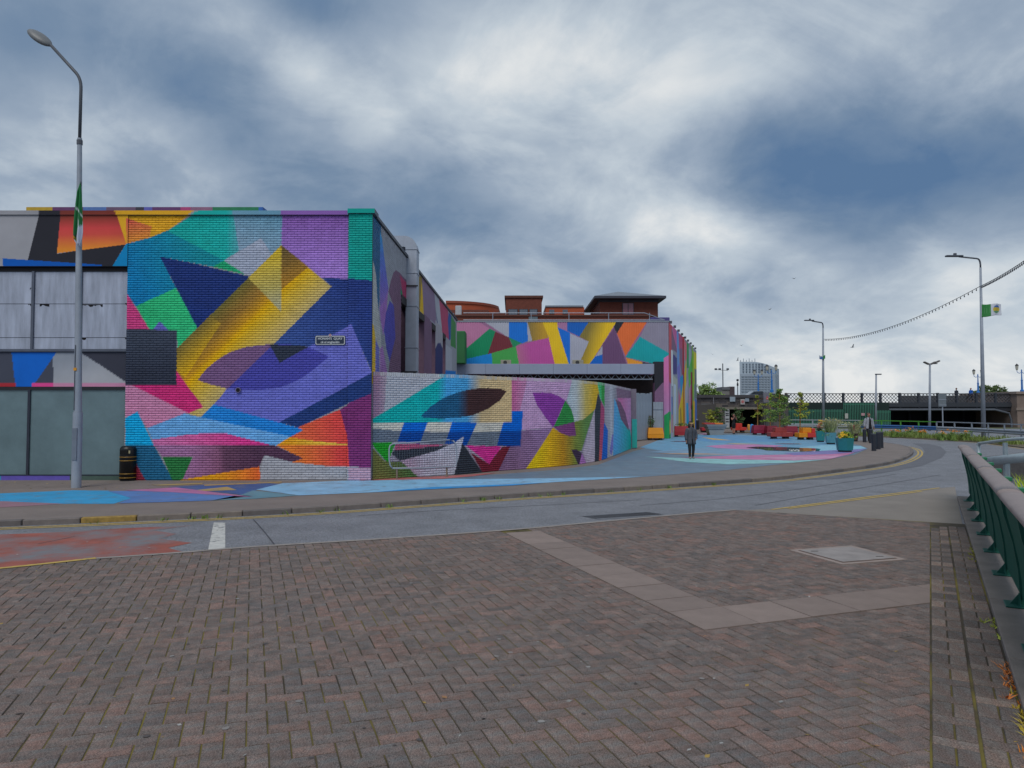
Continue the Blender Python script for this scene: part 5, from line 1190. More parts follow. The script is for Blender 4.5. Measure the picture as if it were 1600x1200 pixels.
# green palisade fence under the bridge
def palisade():
    gr = pm('palisade_green', 66, 128, 106, .5); t = thing('palisade_fence', 'tall green steel palisade fence standing under the iron bridge', 'fence', (PY(1310, 650, 88).x, 88, RZ)); Y = 88.0
    me = None; n = 0
    for u0, u1, vt in ((1228, 1318.5, 639.5), (1318.5, 1369, 629), (1371, 1392, 641)):
        a, b = PY(u0, vt, Y), PY(u1, vt, Y); x = a.x
        while x < b.x and n < 296:
            m = MB(); m.box(x - .035, x + .035, Y - .02, Y + .02, RZ - .2, a.z); m.build('pale', gr, t, world=True); x += .19 if vt > 630 else .2; n += 1
        for z in (a.z - .25, .35):
            m = MB(); m.box(a.x, b.x, Y + .022, Y + .07, z, z + .08); m.build('fence_rail', gr, t, world=True)
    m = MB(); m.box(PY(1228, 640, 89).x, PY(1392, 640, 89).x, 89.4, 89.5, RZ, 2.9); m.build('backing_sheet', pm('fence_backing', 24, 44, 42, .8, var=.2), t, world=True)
    for u0, u1, v0, v1, c, nm in ((1320, 1325, 646, 654, (176, 178, 172), 'white'), (1345.5, 1351, 645.5, 649.5, (190, 150, 156), 'pink')):
        a, b = PY(u0, v0, 87.8), PY(u1, v1, 87.8); m = MB(); m.bbox(a.x, b.x, 87.75, 87.8, b.z, a.z, .01); tag(m.build('notice_plate', pm('notice_' + nm, *c, .5)), 'small %s notice plate fixed to the green palisade fence' % nm, 'sign')
palisade()
# distant hotel tower with a curved roof line
def tower():
    Y = 400.0; t = thing('hotel_tower', 'distant pale tower block with a curved front and rows of small windows', 'building', (PY(1185, 600, Y).x, Y + 8, 0)); n = 14
    a, b = PY(1156, 600, Y).x, PY(1215.5, 600, Y).x; w = b - a; P = []; Z = []
    for i in range(n + 1):
        x = i / n; P.append((a + w * x, Y + 6 * (x - .2) ** 2)); Z.append(PY(1156 + 59 * x, 565.2 + (10 * max(0, x - .35) ** 1.7 * 1.9), Y).z)
    zm = PY(1170, 584, Y).z; body = pm('tower_pale', 176, 190, 204, .6); low = pm('tower_grey', 160, 172, 186, .6)
    m = MB(); V_ = []
    for (x, y), z in zip(P, Z): V_ += [(x, y, zm), (x, y, z), (x * 1.04 , Y + 14, zm), (x * 1.04, Y + 14, z)]
    FF = []
    for i in range(n):
        k = 4 * i; j = k + 4; FF += [(k, j, j + 1, k + 1), (k + 1, j + 1, j + 3, k + 3), (k + 3, j + 3, j + 2, k + 2)]
    FF += [(0, 1, 3, 2), (4 * n, 4 * n + 2, 4 * n + 3, 4 * n + 1)]; m._add(V_, FF); m.build('upper_wall', body, t, world=True)
    m = MB(); m.prism([(x, y - .15) for x, y in P] + [(b * 1.04, Y + 14), (a * 1.04, Y + 14)], 0, zm - .003); m.build('lower_wall', low, t, world=True)
    m = MB(); m.box(b - .01, b + .4, Y + 4, Y + 8, 0, Z[-1]); m.build('glazed_edge', pm('tower_glass', 110, 144, 160, .2), t, world=True)
    gl = pm('tower_window', 104, 116, 132, .3); nr = 0
    for r in range(4):
        for c in range(10):
            x = .09 + c * .086; v = 569.2 + r * 3.9
            if v < 565.2 + (10 * max(0, x - .35) ** 1.7 * 1.9) + 2: continue
            p = PY(1156 + 59 * x, v, Y); yy = Y + 6 * (x - .2) ** 2; wd = .34 + .22 * (c > 4); m = MB(); m.box(p.x - wd, p.x + wd, yy - .3, yy + .5, p.z - .42, p.z + .42); m.build('window', gl, t, world=True)
    for r in range(7):
        for c in range(10):
            x = .08 + c * .088; v = 588.5 + r * 3.9; p = PY(1156 + 59 * x, v, Y); yy = Y + 6 * (x - .2) ** 2 - .15; m = MB(); m.box(p.x - .75, p.x + .75, yy - .25, yy + .5, p.z - .28, p.z + .28); m.build('window', pm('tower_window_low', 128, 140, 154, .3), t, world=True)
    for i in range(6):
        x = P[1][0] + i * 1.6; m = MB(); m.tube([(x, Y + 3, Z[0]), (x, Y + 3, Z[0] + 1.2 + (i % 2) * .8)], .15, 5); m.build('roof_mast', gl, t, world=True)
tower()
def far_blocks():
    Y = 130.0; a, b = PY(1128, 609, Y), PY(1145, 604, Y)
    t = thing('far_house', 'small grey roofed house with a dark gable seen above the bridge parapet', 'house', (a.x + 1, Y, 0)); m = MB(); m.box(a.x, b.x - .6, Y, Y + 5, 0, a.z); m.build('wall', pm('far_house', 122, 120, 118, .8), t, world=True); m = MB(); m.prism([(b.x - .6, Y - .1), (b.x + .3, Y - .1), (b.x + .3, Y + 5), (b.x - .6, Y + 5)], 0, b.z); m.build('gable', pm('far_gable', 78, 66, 70, .8), t, world=True)
    m = MB(); m.box(a.x, b.x - .61, Y - .2, Y + 5, a.z + .003, a.z + .5); m.build('roof', pm('far_roof', 104, 106, 112, .8), t, world=True)
far_blocks()

# ================================================================== street furniture
GALV = pm('galvanised_pole', 150, 158, 170, .5, metal=.05, var=.12, scale=2)
DKG = pm('dark_grey_metal', 80, 84, 92, .5)
def local(p, t): return Vector(p) - Vector(t.location)
def bend(p, q, r, n=5, c=None):
    return [(1 - k / n) ** 2 * Vector(p) + 2 * (1 - k / n) * (k / n) * Vector(c) + (k / n) ** 2 * Vector(q) for k in range(n + 1)]
def left_lamp():
    b = G(119, 762); Y = b.y; P = lambda u, v: PY(u, v, Y)
    t = thing('street_lamp', 'tall grey street lamp with a cranked arm beside the boarded shopfront', 'street lamp', b, group='street lamps')
    sl = P(124.5, 216)
    m = MB(); m.tube([b, b + Vector((0, 0, 1.9))], [.115, .11], 14, cap=False); m.build('base_column', GALV, t, True, world=True)
    m = MB(); m.tube([b + Vector((0, 0, 1.9)), P(124.5, 216)], [.092, .055], 14, cap=False); m.build('shaft', GALV, t, True, world=True)
    m = MB(); m.tube([P(124.5, 219), P(124.5, 226)], .07, 10); m.build('collar', DKG, t, world=True)
    m = MB(); m.tube([P(124.5, 217)] + bend(P(126.5, 140), P(119, 114), 0, 6, P(127.3, 124)) + [P(78, 69)], .04, 8); m.build('arm', DKG, t, True, world=True)
    h = P(62, 59); d = (P(78, 71) - P(46, 47)).normalized(); ang = math.atan2(-d.z, d.x)
    M_ = Matrix.Rotation(ang, 3, 'Y') @ Matrix.Rotation(R(38), 3, 'X')
    m = MB(); m.ball(h, .36, .19, .10, 16, 10, M_); m.build('lantern', pm('lantern_grey', 112, 114, 116, .45), t, True, world=True)
    m = MB(); m.ball(h - M_ @ Vector((.03, 0, .035)), .25, .14, .085, 14, 8, M_); m.build('lens', pm('lantern_lens', 70, 72, 74, .3), t, True, world=True)
    m = MB(); m.box(-.06, .06, -.125, -.09, .7, 1.5); o = m.build('access_door', pm('lamp_door', 122, 130, 142, .5, metal=.3), t)
    m = MB(); m.box(-.095, -.02, -.122, -.06, 2.95, 3.02); o = m.build('number_tag', pm('tag_orange', 216, 150, 40, .5), t); o.location = (.02, .02, 0)
    m = MB(); m.box(.0, .014, -.100, -.088, 1.95, 3.6); o = m.build('cable_strip', DKG, t); o.location = (-.05, 0, 0)
    return t
left_lamp()
def flag_cloth(t, name, rows, cols, f, colf):
    m = MB(); V_ = []; C_ = []
    for i in range(rows + 1):
        for j in range(cols + 1): V_.append(f(i / rows, j / cols)); C_.append(lin(colf(i / rows, j / cols)))
    m.c = C_; m.v = V_; m.f = [(i * (cols + 1) + j, i * (cols + 1) + j + 1, (i + 1) * (cols + 1) + j + 1, (i + 1) * (cols + 1) + j) for i in range(rows) for j in range(cols)]; m.mi = [0] * len(m.f)
    o = m.build(name, mat('flag_cloth', (1, 1, 1), .8, var=.05, attr=True), t, True, world=True)
    sm = o.modifiers.new('thick', 'SOLIDIFY'); sm.thickness = .006; return o
def draped_flag():
    Y = G(119, 762).y - .17; t = thing('draped_flag', 'limp green and white flag hanging furled down the lamp by the shopfront', 'flag', PY(124, 290, Y), group='flags on lamp posts')
    prof = [(288, 126, 127), (300, 122, 128), (318, 120, 129), (335, 118.5, 129.5), (350, 117.5, 130.5), (362, 117, 131), (372, 117, 130), (378, 119, 129), (384, 123, 127)]
    def f(a, b):
        x = a * (len(prof) - 1); i = min(int(x), len(prof) - 2); k = x - i; v, l, r = [prof[i][q] * (1 - k) + prof[i + 1][q] * k for q in range(3)]
        p = PY(l + (r - l) * b, v + 2 * math.sin(b * 9), Y); p.y -= .05 * math.sin(b * 11 + a * 3) * (.3 + a) + .03; return p
    def c(a, b):
        e = .58 + .22 * (.5 - b)
        if a < e: return (206, 214, 216) if abs(a - .28 - .12 * b) < .012 or abs(b - .3 - a * .5) < .03 and a > .3 else (30, 116, 62)
        if a < .82 and b < .42 and a > .6: return (52, 84, 74) if a < .72 else (186, 156, 40) if (int(a * 60) + int(b * 12)) % 2 else (40, 104, 60)
        return (194, 200, 216)
    flag_cloth(t, 'cloth', 40, 16, f, c)
    m = MB(); m.tube([PY(126.3, 284, Y), PY(126.3, 291, Y)], .02, 6); m.build('tie', DKG, t, world=True)
draped_flag()
def arm_lamp(name_label, u, vb, Y, ub, vbend, uh, vh, z0=RZ, r=(.15, .07), flag=None):
    b = PY(u, 700, Y); base = Vector((b.x, Y, z0)); t = thing('street_lamp', name_label, 'street lamp', base, group='street lamps'); P = lambda u, v: PY(u, v, Y)
    m = MB(); m.tube([base, P(ub, vbend + (641 - vbend) * .06)], r, 10); m.build('shaft', GALV, t, True, world=True)
    k = P(ub, vbend + (641 - vbend) * .06); e = P(uh + (ub - uh) * .3, vh + 1)
    m = MB(); m.tube(bend(k, P(ub - (ub - uh) * .12, vbend), 0, 5, P(ub + .3, vbend)) + [e], r[1] * .8, 8); m.build('arm', DKG, t, True, world=True)
    h = P(uh + (ub - uh) * .1, vh); m = MB(); m.bbox(h.x - .5, e.x + .25, Y - .14, Y + .14, h.z - .06, h.z + .05, .03); m.build('lantern', pm('led_head', 84, 88, 96, .4, metal=.3), t, world=True)
    m = MB(); m.bbox(h.x + .05, h.x + .25, Y - .06, Y + .06, h.z + .05, h.z + .2, .02); m.build('sensor', DKG, t, world=True); return t
arm_lamp('tall silver street lamp with a flag at the crash barrier', 1537.5, 0, 50.0, 1532, 404, 1484, 400)
arm_lamp('slimmer street lamp holding the far end of the bulb string', 1287, 0, 84.0, 1286, 504, 1261, 500.5, r=(.17, .09))
def small_lamp(u, vt, Y, kind, label):
    b = PY(u, 700, Y); base = Vector((b.x, Y, RZ)); t = thing('street_lamp', label, 'street lamp', base, group='street lamps'); top = PY(u, vt, Y)
    m = MB(); m.tube([base, top], [.13, .09], 8); m.build('shaft', GALV, t, True, world=True)
    if kind == 1:
        m = MB(); m.bbox(top.x - .1, top.x + .6, Y - .12, Y + .12, top.z - .05, top.z + .08, .03); m.build('lantern', DKG, t, world=True)
    else:
        for s, d in ((-1, .35), (1, .3), (1, .7)):
            m = MB(); M_ = Matrix.Translation((top.x + s * d, Y, top.z + .1 + (.12 if d > .5 else 0))) @ Matrix.Rotation(R(-25 * s), 4, 'Y'); m.bbox(-.28, .28, -.16, .16, -.07, .07, .03, M_); m.build('floodlight', pm('flood_head', 92, 88, 84, .5), t, world=True)
        m = MB(); m.tube([(top.x - .35, Y, top.z), (top.x + .75, Y, top.z + .05)], .04, 6); m.build('crossbar', DKG, t, world=True)
small_lamp(1369, 585, 84.0, 1, 'short lamp post with a single flat head before the bridge')
small_lamp(1453, 569, 72.0, 2, 'lamp post carrying three floodlights behind the green barrier')
def flood_mast():
    Y = 140.0; b = PY(1130, 640, Y); t = thing('floodlight_mast', 'slim mast with small floodlights on a crossbar beyond the underpass', 'mast', (b.x, Y, 0)); p = PY(1130, 568, Y)
    m = MB(); m.tube([(b.x, Y, 0), (b.x, Y, p.z)], .10, 6); m.build('shaft', DKG, t, world=True); z = PY(1130, 579, Y).z
    m = MB(); m.tube([(b.x - 1.6, Y, z + .2), (b.x + 1, Y, z)], .04, 5); m.build('crossbar', DKG, t, world=True)
    for u in (1118.5, 1124.5, 1137):
        q = PY(u, 577, Y); m = MB(); m.bbox(q.x - .22, q.x + .22, Y - .2, Y + .2, q.z - .15, q.z + .2, .06, None); m.build('floodlight', DKG, t, world=True)
flood_mast()
def signal_mast():
    Y = 94.0; b = PY(1152.7, 616, Y); p = PY(1152.7, 594, Y); t = thing('signal_post', 'thin post topped by a round disc on the bridge deck', 'signal post', (b.x, Y, 2.9))
    m = MB(); m.tube([(b.x, Y, 2.9), (b.x, Y, p.z - .2)], .06, 6); m.build('shaft', DKG, t, world=True)
    m = MB(); m.tube([(b.x, Y - .05, p.z), (b.x, Y + .05, p.z)], .16, 12); m.build('disc', pm('signal_dark', 52, 54, 60, .5), t, world=True); m = MB(); m.bbox(b.x - .1, b.x + .1, Y - .1, Y + .1, p.z - .75, p.z - .4, .03); m.build('signal_box', MATS['signal_dark'], t, world=True)
signal_mast()
BLUE = pm('lamp_blue', 44, 116, 190, .45)
def bridge_lantern(u, vb, vt, Y, label):
    b = PY(u, vb, Y); t = thing('bridge_lantern', label, 'street lamp', b, group='twin lanterns along the bridge'); p = PY(u, vt, Y); H = p.z - b.z
    m = MB(); m.lathe([(.22, 0), (.22, H * .08), (.12, H * .1), (.11, H * .4), (.14, H * .42), (.08, H * .45), (.055, H * .72), (.09, H * .74), (.03, H * .8)], (0, 0, 0), 10); m.build('column', BLUE, t)
    for s in (-1, 1):
        w = H * .16; m = MB(); m.tube([(0, 0, H * .70), (s * w * .5, 0, H * .66), (s * w * .95, 0, H * .70), (s * w, 0, H * .77)], .035, 6); m.build('arm', BLUE, t)
        m = MB(); m.lathe([(.07, H * .77), (.14, H * .80), (.19, H * .92)], (s * w, 0, 0), 8); m.build('lantern_glass', pm('lantern_glass', 186, 184, 172, .25), t)
        m = MB(); m.lathe([(.21, H * .92), (.19, H * .95), (.06, H * .98), (.02, H)], (s * w, 0, 0), 8); m.build('lantern_cap', pm('lantern_cap', 52, 52, 56, .5), t)
bridge_lantern(1185, 614, 577, 101.0, 'shorter blue twin lantern in front of the distant tower block')
bridge_lantern(1206, 613, 569, 88.0, 'taller blue twin lantern in front of the right edge of the distant tower')
bridge_lantern(1528.5, 615, 576.5, 100.5, 'blue twin lantern on the bridge behind the tall lamp with the flag')
bridge_lantern(1597, 613, 568, 95.0, 'blue twin lantern above the stone pier of the bridge')
# flags on the right-hand lamps
def flying_flag():
    Y = 49.9; t = thing('flying_flag', 'green and white flag with a crest flying from the tall silver lamp', 'flag', PY(1534, 485, Y), group='flags on lamp posts')
    def f(a, b):
        u = 1534 + 32 * b; v = 475.5 + 20 * a + (-1.2 + 2 * a * -1.2) * b + .5 * math.sin(b * 7); p = PY(u, v, Y); p.y += .14 * math.sin(b * 8 + a) * b; return p
    def c(a, b):
        if b < .44: return (50, 128, 62) if not (abs(a - .5) < .25 and int(b * 40) % 5 == 0 and b > .1) else (84, 150, 92)
        da, db = (a - .48) / .34, (b - .72) / .2
        if da * da + db * db < 1: return (60, 104, 170) if a < .33 else (200, 176, 60) if a < .62 else (96, 150, 110)
        return (204, 208, 218)
    flag_cloth(t, 'cloth', 20, 36, f, c)
    Y = 83.9; t2 = thing('small_flag', 'tiny curled green and blue flag on the slimmer far lamp', 'flag', PY(1284, 557, Y), group='flags on lamp posts')
    flag_cloth(t2, 'cloth', 8, 14, lambda a, b: PY(1280 + 9 * b, 554.5 + 5.5 * a + 1.4 * math.sin(b * 3.1), Y) + Vector((0, .2 * math.sin(b * 6), 0)), lambda a, b: (52, 140, 70) if b > .6 else (70, 120, 184) if .25 < b and a > .3 else (190, 196, 204))
flying_flag()
# festoon of bulbs between the lamps
def festoon():
    bm_ = pm('bulb_dark', 74, 74, 80, .4); wire = pm('festoon_wire', 40, 42, 48, .6)
    A = PY(1287, 530, 83.8); B = PY(1532, 447, 49.9); C_ = Vector((B.x + .9, 16, B.z + .2))
    d = PY(1600, 397, 40); 
    def span(a, b, sag, n, label, bulbs):
        t = thing('light_string', label, 'string lights', a, group='festoon strings'); pts = [a.lerp(b, k / n) - Vector((0, 0, sag * 4 * (k / n) * (1 - k / n))) for k in range(n + 1)]
        m = MB(); m.tube(pts, .022, 4); m.build('wire', wire, t, world=True); bb = MB(); bb.lathe([(.02, 0), (.022, -.06), (.045, -.11), (.036, -.17), (.01, -.19)][::-1], (0, 0, 0), 6); me = bb.mesh('bulb', bm_)
        for k in range(1, bulbs):
            x = k / bulbs * n; i = min(int(x), n - 1); o = link('bulb', me, t, True); o.location = pts[i].lerp(pts[i + 1], x - i)
    span(A, B, .95, 24, 'string of dark bulbs sagging between the two tall lamps', 62)
    p = PY(1600, 396, 38.0); q = B + (p - B) * 2.2; q.z = p.z + (p.z - B.z) * 1.5
    span(B, q, .35, 20, 'string of dark bulbs rising from the flag lamp out of the picture', 62)
festoon()

# litter bin
def litter_bin():
    b = G(196.5, 751.5); t = thing('litter_bin', 'black cylindrical litter bin with gold bands against the mural wall', 'litter bin', (b.x, b.y + .1, 0)); k = .213
    bl = pm('bin_black', 20, 20, 22, .35); gd = pm('bin_gold', 176, 132, 40, .4)
    m = MB(); m.lathe([(k, .03), (k, .86), (k * .96, .9), (k * .8, .95), (k * .5, .97)], (0, 0, 0), 28); m.build('body', bl, t, True)
    m = MB(); m.lathe([(k * .92, 0), (k * .92, .03)], (0, 0, 0), 24); m.build('base_ring', pm('bin_base', 40, 40, 42, .6), t)
    for z in (.09, .2, .56, .66):
        m = MB(); m.lathe([(k + .001, z - .008), (k + .005, z), (k + .001, z + .008)], (0, 0, 0), 28); m.build('gold_band', gd, t)
    m = MB(); m.box(-.11, .11, -k - .012, -k + .06, .74, .85); m.build('opening', pm('bin_opening', 8, 8, 8, .9), t)
    m = MB(); m.box(.07, .15, -k * .93, -k * .8, .76, .84); m.build('sticker', pm('bin_sticker', 190, 180, 140, .5), t)
litter_bin()
# hooped barrier before the curved wall
def hoop():
    a = G(620, 749.2); b = G(698, 745.6); t = thing('hoop_barrier', 'galvanised tubular hoop barrier with wire infill before the painted curved wall', 'barrier', (a + b) / 2)
    P = lambda u, v: PY(u, v, (a.y + b.y) / 2 - .02 + (u - 660) / 40 * (b.y - a.y) / 2)
    c = [(613, 731.5), (609.5, 727), (608, 718), (608, 702), (609.5, 696), (614, 693.5), (660, 690.5), (702, 687.4), (708, 688.5), (712, 693), (713.5, 702), (714, 720), (712.5, 726.5), (708, 729), (660, 731.5), (613, 731.5)]
    m = MB(); m.tube([P(*q) for q in c], .022, 8); m.build('hoop', GALV, t, True, world=True)
    for q, v in ((a, 732.5), (b, 729.8)):
        m = MB(); m.tube([q, Vector((q.x, q.y, PY(620, v, q.y).z))], .026, 8); m.build('leg', pm('hoop_leg', 132, 118, 104, .6), t, world=True)
    w = pm('hoop_wire', 120, 126, 134, .5, metal=.4)
    for k in range(26):
        u = 611 + 101 * (k + .5) / 26; m = MB(); m.tube([P(u, 693.8 - (u - 611) * .06), P(u, 731.3 - (u - 611) * .026)], .004, 4); m.build('infill_wire', w, t, world=True)
hoop()

# benches, planters and tubs on the plaza
LEGM = pm('planter_leg', 40, 38, 40, .7)
def leaves(m, c, rx, ry, rz, n, size, seed, squash=1.0, hollow=.0):
    r_ = random.Random(seed); cl = [(r_.gauss(0, .5), r_.gauss(0, .5), r_.gauss(0, .5)) for _ in range(max(5, n // 28))]
    for _ in range(n):
        k = r_.choice(cl); p = Vector((c[0] + rx * (k[0] + r_.gauss(0, .22)), c[1] + ry * (k[1] + r_.gauss(0, .22)), c[2] + rz * (k[2] + r_.gauss(0, .22))))
        d = Vector((r_.gauss(0, 1), r_.gauss(0, 1), r_.gauss(0, .6))).normalized(); e = d.cross(Vector((r_.gauss(0, 1), r_.gauss(0, 1), r_.gauss(0, 1)))).normalized(); s = size * r_.uniform(.6, 1.3)
        m.poly([p - d * s, p + e * s * .45, p + d * s, p - e * s * .45])
def foliage(name, rgb):
    m = mat(name, lin(rgb, k=1.75), .6, var=.4, scale=7)
    b = m.node_tree.nodes['Principled BSDF']
    try: b.inputs['Subsurface Weight'].default_value = 0.0
    except Exception: pass
    return m
FOL = [foliage('leaf_green', (86, 108, 48)), foliage('leaf_yellow_green', (122, 128, 42)), foliage('leaf_dark', (58, 80, 44)), foliage('leaf_grey_green', (112, 116, 82)), foliage('leaf_pink', (150, 84, 86)), foliage('leaf_gold', (196, 158, 36)), foliage('leaf_lime', (104, 124, 40))]
def grasses(m, c, r, h, n, seed, lean=.35, w=.012):
    r_ = random.Random(seed)
    for _ in range(n):
        a = r_.uniform(0, 6.28); d = r * math.sqrt(r_.random()); p = Vector((c[0] + d * math.cos(a), c[1] + d * math.sin(a), c[2])); hh = h * r_.uniform(.5, 1.1)
        tip = p + Vector((r_.gauss(0, lean) * hh, r_.gauss(0, lean) * hh, hh)); mid = p.lerp(tip, .55) + Vector((0, 0, hh * .12)); e = Vector((math.cos(a + 1.3), math.sin(a + 1.3), 0)) * w * r_.uniform(.6, 1.5)
        m._add([p - e, p + e, mid + e * .8, mid - e * .8, tip], [(0, 1, 2, 3), (3, 2, 4)])
def trough(u0, u1, vt, vb, vleg, rgb, label, name='planter_bench', flare=.12, depth=.7, lip=True, soil=True):
    uc = (u0 + u1) / 2; g = G(uc, vleg); Y = g.y; t = thing(name, label, 'planter', (g.x, Y + depth / 2, 0), group='painted planters on the plaza'); m_ = pm('planter_%d_%d' % (int(u0), int(vt)), *rgb, .5, var=.08, scale=2)
    w = (u1 - u0) / F * Y; zt = PY(uc, vt, Y).z; zb = PY(uc, vb, Y).z; zm = zb + (zt - zb) * .38; d = depth
    for z0, z1, w0, w1, d0, d1 in ((zm + .006, zt, w, w * (1 - flare), d, d * .8), (zb, zm - .006, w * 1.0, w * 1.0, d, d)):
        m = MB(); V_ = [(sx * ww / 2, sy * dd / 2, z) for z, ww, dd in ((z0, w0, d0), (z1, w1, d1)) for sx, sy in ((-1, -1), (1, -1), (1, 1), (-1, 1))]
        m._add(V_, [(3, 2, 1, 0), (4, 5, 6, 7), (0, 1, 5, 4), (1, 2, 6, 5), (2, 3, 7, 6), (3, 0, 4, 7)]); m.build('side_board', m_, t)
    for sx in (-.36, -.28, .3, .38) if w > .9 else (-.34, .34):
        m = MB(); m.box(sx * w - .04, sx * w + .04, -d / 2 + .08, d / 2 - .08, 0, zb - .003); m.build('leg', LEGM, t)
    return t, Vector((g.x, Y + depth / 2, zt)), w
def plant_top(c, w, seed, label, name='shrub', fol=0, h=.5, n=160, size=.05, ry=.2):
    t = thing(name, label, 'plant', c); m = MB(); leaves(m, (0, 0, h * .45), w * .45, ry, h * .5, n, size, seed); tag(m.build('foliage', FOL[fol], t)); m = MB()
    for k in range(4): m.tube([(random.uniform(-.1, .1), 0, 0), (random.uniform(-.15, .15), 0, h * .8)], .012, 4)
    m.build('stem', pm('stem_brown', 92, 74, 44, .8), t); return t
t, c, w = trough(1012.7, 1037.5, 668.5, 684.5, 688, (226, 146, 20), 'bright orange wooden planter box by the corrugated yard gate'); plant_top(c + Vector((-.25, 0, 0)), .45, 3, 'leafy green shrub with white flowers growing in the orange planter', fol=2, h=1.0, n=260)
t, c, w = trough(1054, 1078, 666, 680, 682.8, (168, 40, 46), 'red wooden planter box against the striped side of the wing'); plant_top(c, 1.0, 4, 'low green plants filling the red planter behind the woman', fol=0, h=.3, n=200)
t, c, w = trough(1178, 1198.5, 664.5, 677, 679.5, (140, 30, 62), 'crimson planter beside the blue barrel'); c_crim = c
t, c, w = trough(1199, 1216, 665.5, 677.5, 680, (128, 26, 48), 'dark crimson planter just behind the brick-red bench')
c_crim2 = c
t, c, w = trough(1229, 1247.5, 666, 678.5, 682, (134, 28, 50), 'crimson planter between the brick-red bench and the orange bench')
c_crim3 = c
def bench(u0, u1, v_seat, vb, vleg, blocks, rgb, label, rgb2=None):
    uc = (u0 + u1) / 2; g = G(uc, vleg); Y = g.y; t = thing('bench', label, 'bench', (g.x, Y + .4, 0), group='painted benches on the plaza'); m1 = pm('bench_%d' % int(u0), *rgb, .5, var=.08); m2 = pm('bench_b_%d' % int(u0), *(rgb2 or rgb), .5, var=.08); X = lambda u: (u - uc) / F * Y
    zs, zb = PY(uc, v_seat, Y).z, PY(uc, vb, Y).z; half = X((u0 + u1) / 2)
    m = MB(); m.bbox(X(u0), half - .004, -.4, .4, zb, zs, .02); m.build('seat', m1, t); m = MB(); m.bbox(half + .004, X(u1), -.4, .4, zb, zs, .02); m.build('seat', m2, t)
    for i, (a, b, v, k) in enumerate(blocks):
        m = MB(); m.bbox(X(a), X(b), -.28, .36, zs + .003, PY(uc, v, Y).z, .02); m.build('planter_box', m2 if k else m1, t)
    for x in (u0 + (u1 - u0) * .18, u0 + (u1 - u0) * .26, u1 - (u1 - u0) * .3, u1 - (u1 - u0) * .2):
        m = MB(); m.box(X(x) - .06, X(x) + .06, -.3, .3, 0, zb - .003); m.build('leg', LEGM, t)
    return t, Vector((g.x, Y + .4, PY(uc, blocks[0][2], Y).z))
t, cb = bench(1204.5, 1239.5, 675.5, 682.5, 686, [(1213, 1231, 668, 0)], (160, 62, 58), 'brick-red bench wrapped round a square planter holding a tall leafy sapling')
t, cb2 = bench(1249, 1275.8, 676.5, 683.5, 687.5, [(1256, 1269.5, 668.5, 0), (1270, 1275.5, 669.5, 1)], (222, 138, 14), 'two-tone bench, orange at one half and red at the other', (196, 54, 48))
t, cb3 = bench(1146, 1167, 667.8, 672.5, 675.5, [(1151, 1160.5, 661.5, 0)], (196, 52, 40), 'bright red bench with a raised block behind the person taking a photo')
t, cb4 = bench(1097, 1108, 668, 673, 675.5, [(1103, 1107.5, 662, 0)], (178, 46, 52), 'small red bench half hidden by the concrete games table')
def games_table():
    g = G(1121, 680); Y = g.y; t = thing('games_table', 'pale concrete games table with a flared pedestal and a red and orange edge', 'table', (g.x, Y + .7, 0)); X = lambda u: (u - 1121) / F * Y
    con = pm('table_concrete', 140, 146, 150, .75, var=.1, scale=1.5); zt = PY(1121, 663.5, Y).z
    def fr(w0, w1, d0, d1, z0, z1, nm):
        m = MB(); V_ = [(sx * ww, sy * dd, z) for z, ww, dd in ((z0, w0, d0), (z1, w1, d1)) for sx, sy in ((-1, -1), (1, -1), (1, 1), (-1, 1))]; m._add(V_, [(3, 2, 1, 0), (4, 5, 6, 7), (0, 1, 5, 4), (1, 2, 6, 5), (2, 3, 7, 6), (3, 0, 4, 7)]); m.build(nm, con, t)
    fr(X(1131), X(1133.5), .45, .5, 0, PY(1121, 671, Y).z, 'pedestal'); fr(X(1134), X(1135), .55, .6, PY(1121, 670.6, Y).z, PY(1121, 668.3, Y).z, 'collar'); fr(X(1136), X(1137.8), .64, .68, PY(1121, 666.4, Y).z, zt, 'top')
    fr(X(1134.4), X(1136), .6, .64, PY(1121, 668.2, Y).z, PY(1121, 666.5, Y).z, 'collar')
    m = MB(); m.bbox(X(1103.5), X(1120), -.2, .6, zt + .003, zt + .13, .02); m.build('red_board', pm('table_red', 176, 62, 62, .5), t); m = MB(); m.bbox(X(1120) + .01, X(1133), -.2, .6, zt + .003, zt + .12, .02); m.build('orange_board', pm('table_orange', 216, 124, 40, .5), t)
games_table()
def barrel(u, vb, vt, w, rgb, label):
    g = G(u, vb); t = thing('barrel', label, 'barrel', (g.x, g.y, 0), group='plastic barrels'); h = PY(u, vt, g.y).z; r = w / 2 / F * g.y; m = MB(); m.lathe([(r * .92, 0), (r, .05), (r, h * .8), (r * .93, h * .9), (r * .7, h * .98), (r * .3, h)], (0, 0, 0), 14); m.build('body', pm('barrel_%d' % int(u), *rgb, .4), t, True); m = MB(); m.lathe([(r * 1.01, h * .5), (r * 1.05, h * .52), (r * 1.01, h * .54)], (0, 0, 0), 14); m.build('rib', pm('barrel_%d' % int(u), *rgb), t)
barrel(1170, 672.5, 663, 4.4, (216, 148, 60), 'yellow barrel next to the blue barrel in front of the underpass'); barrel(1175, 676.5, 662.8, 5.4, (28, 140, 210), 'bright blue barrel at the end of the crimson planter')
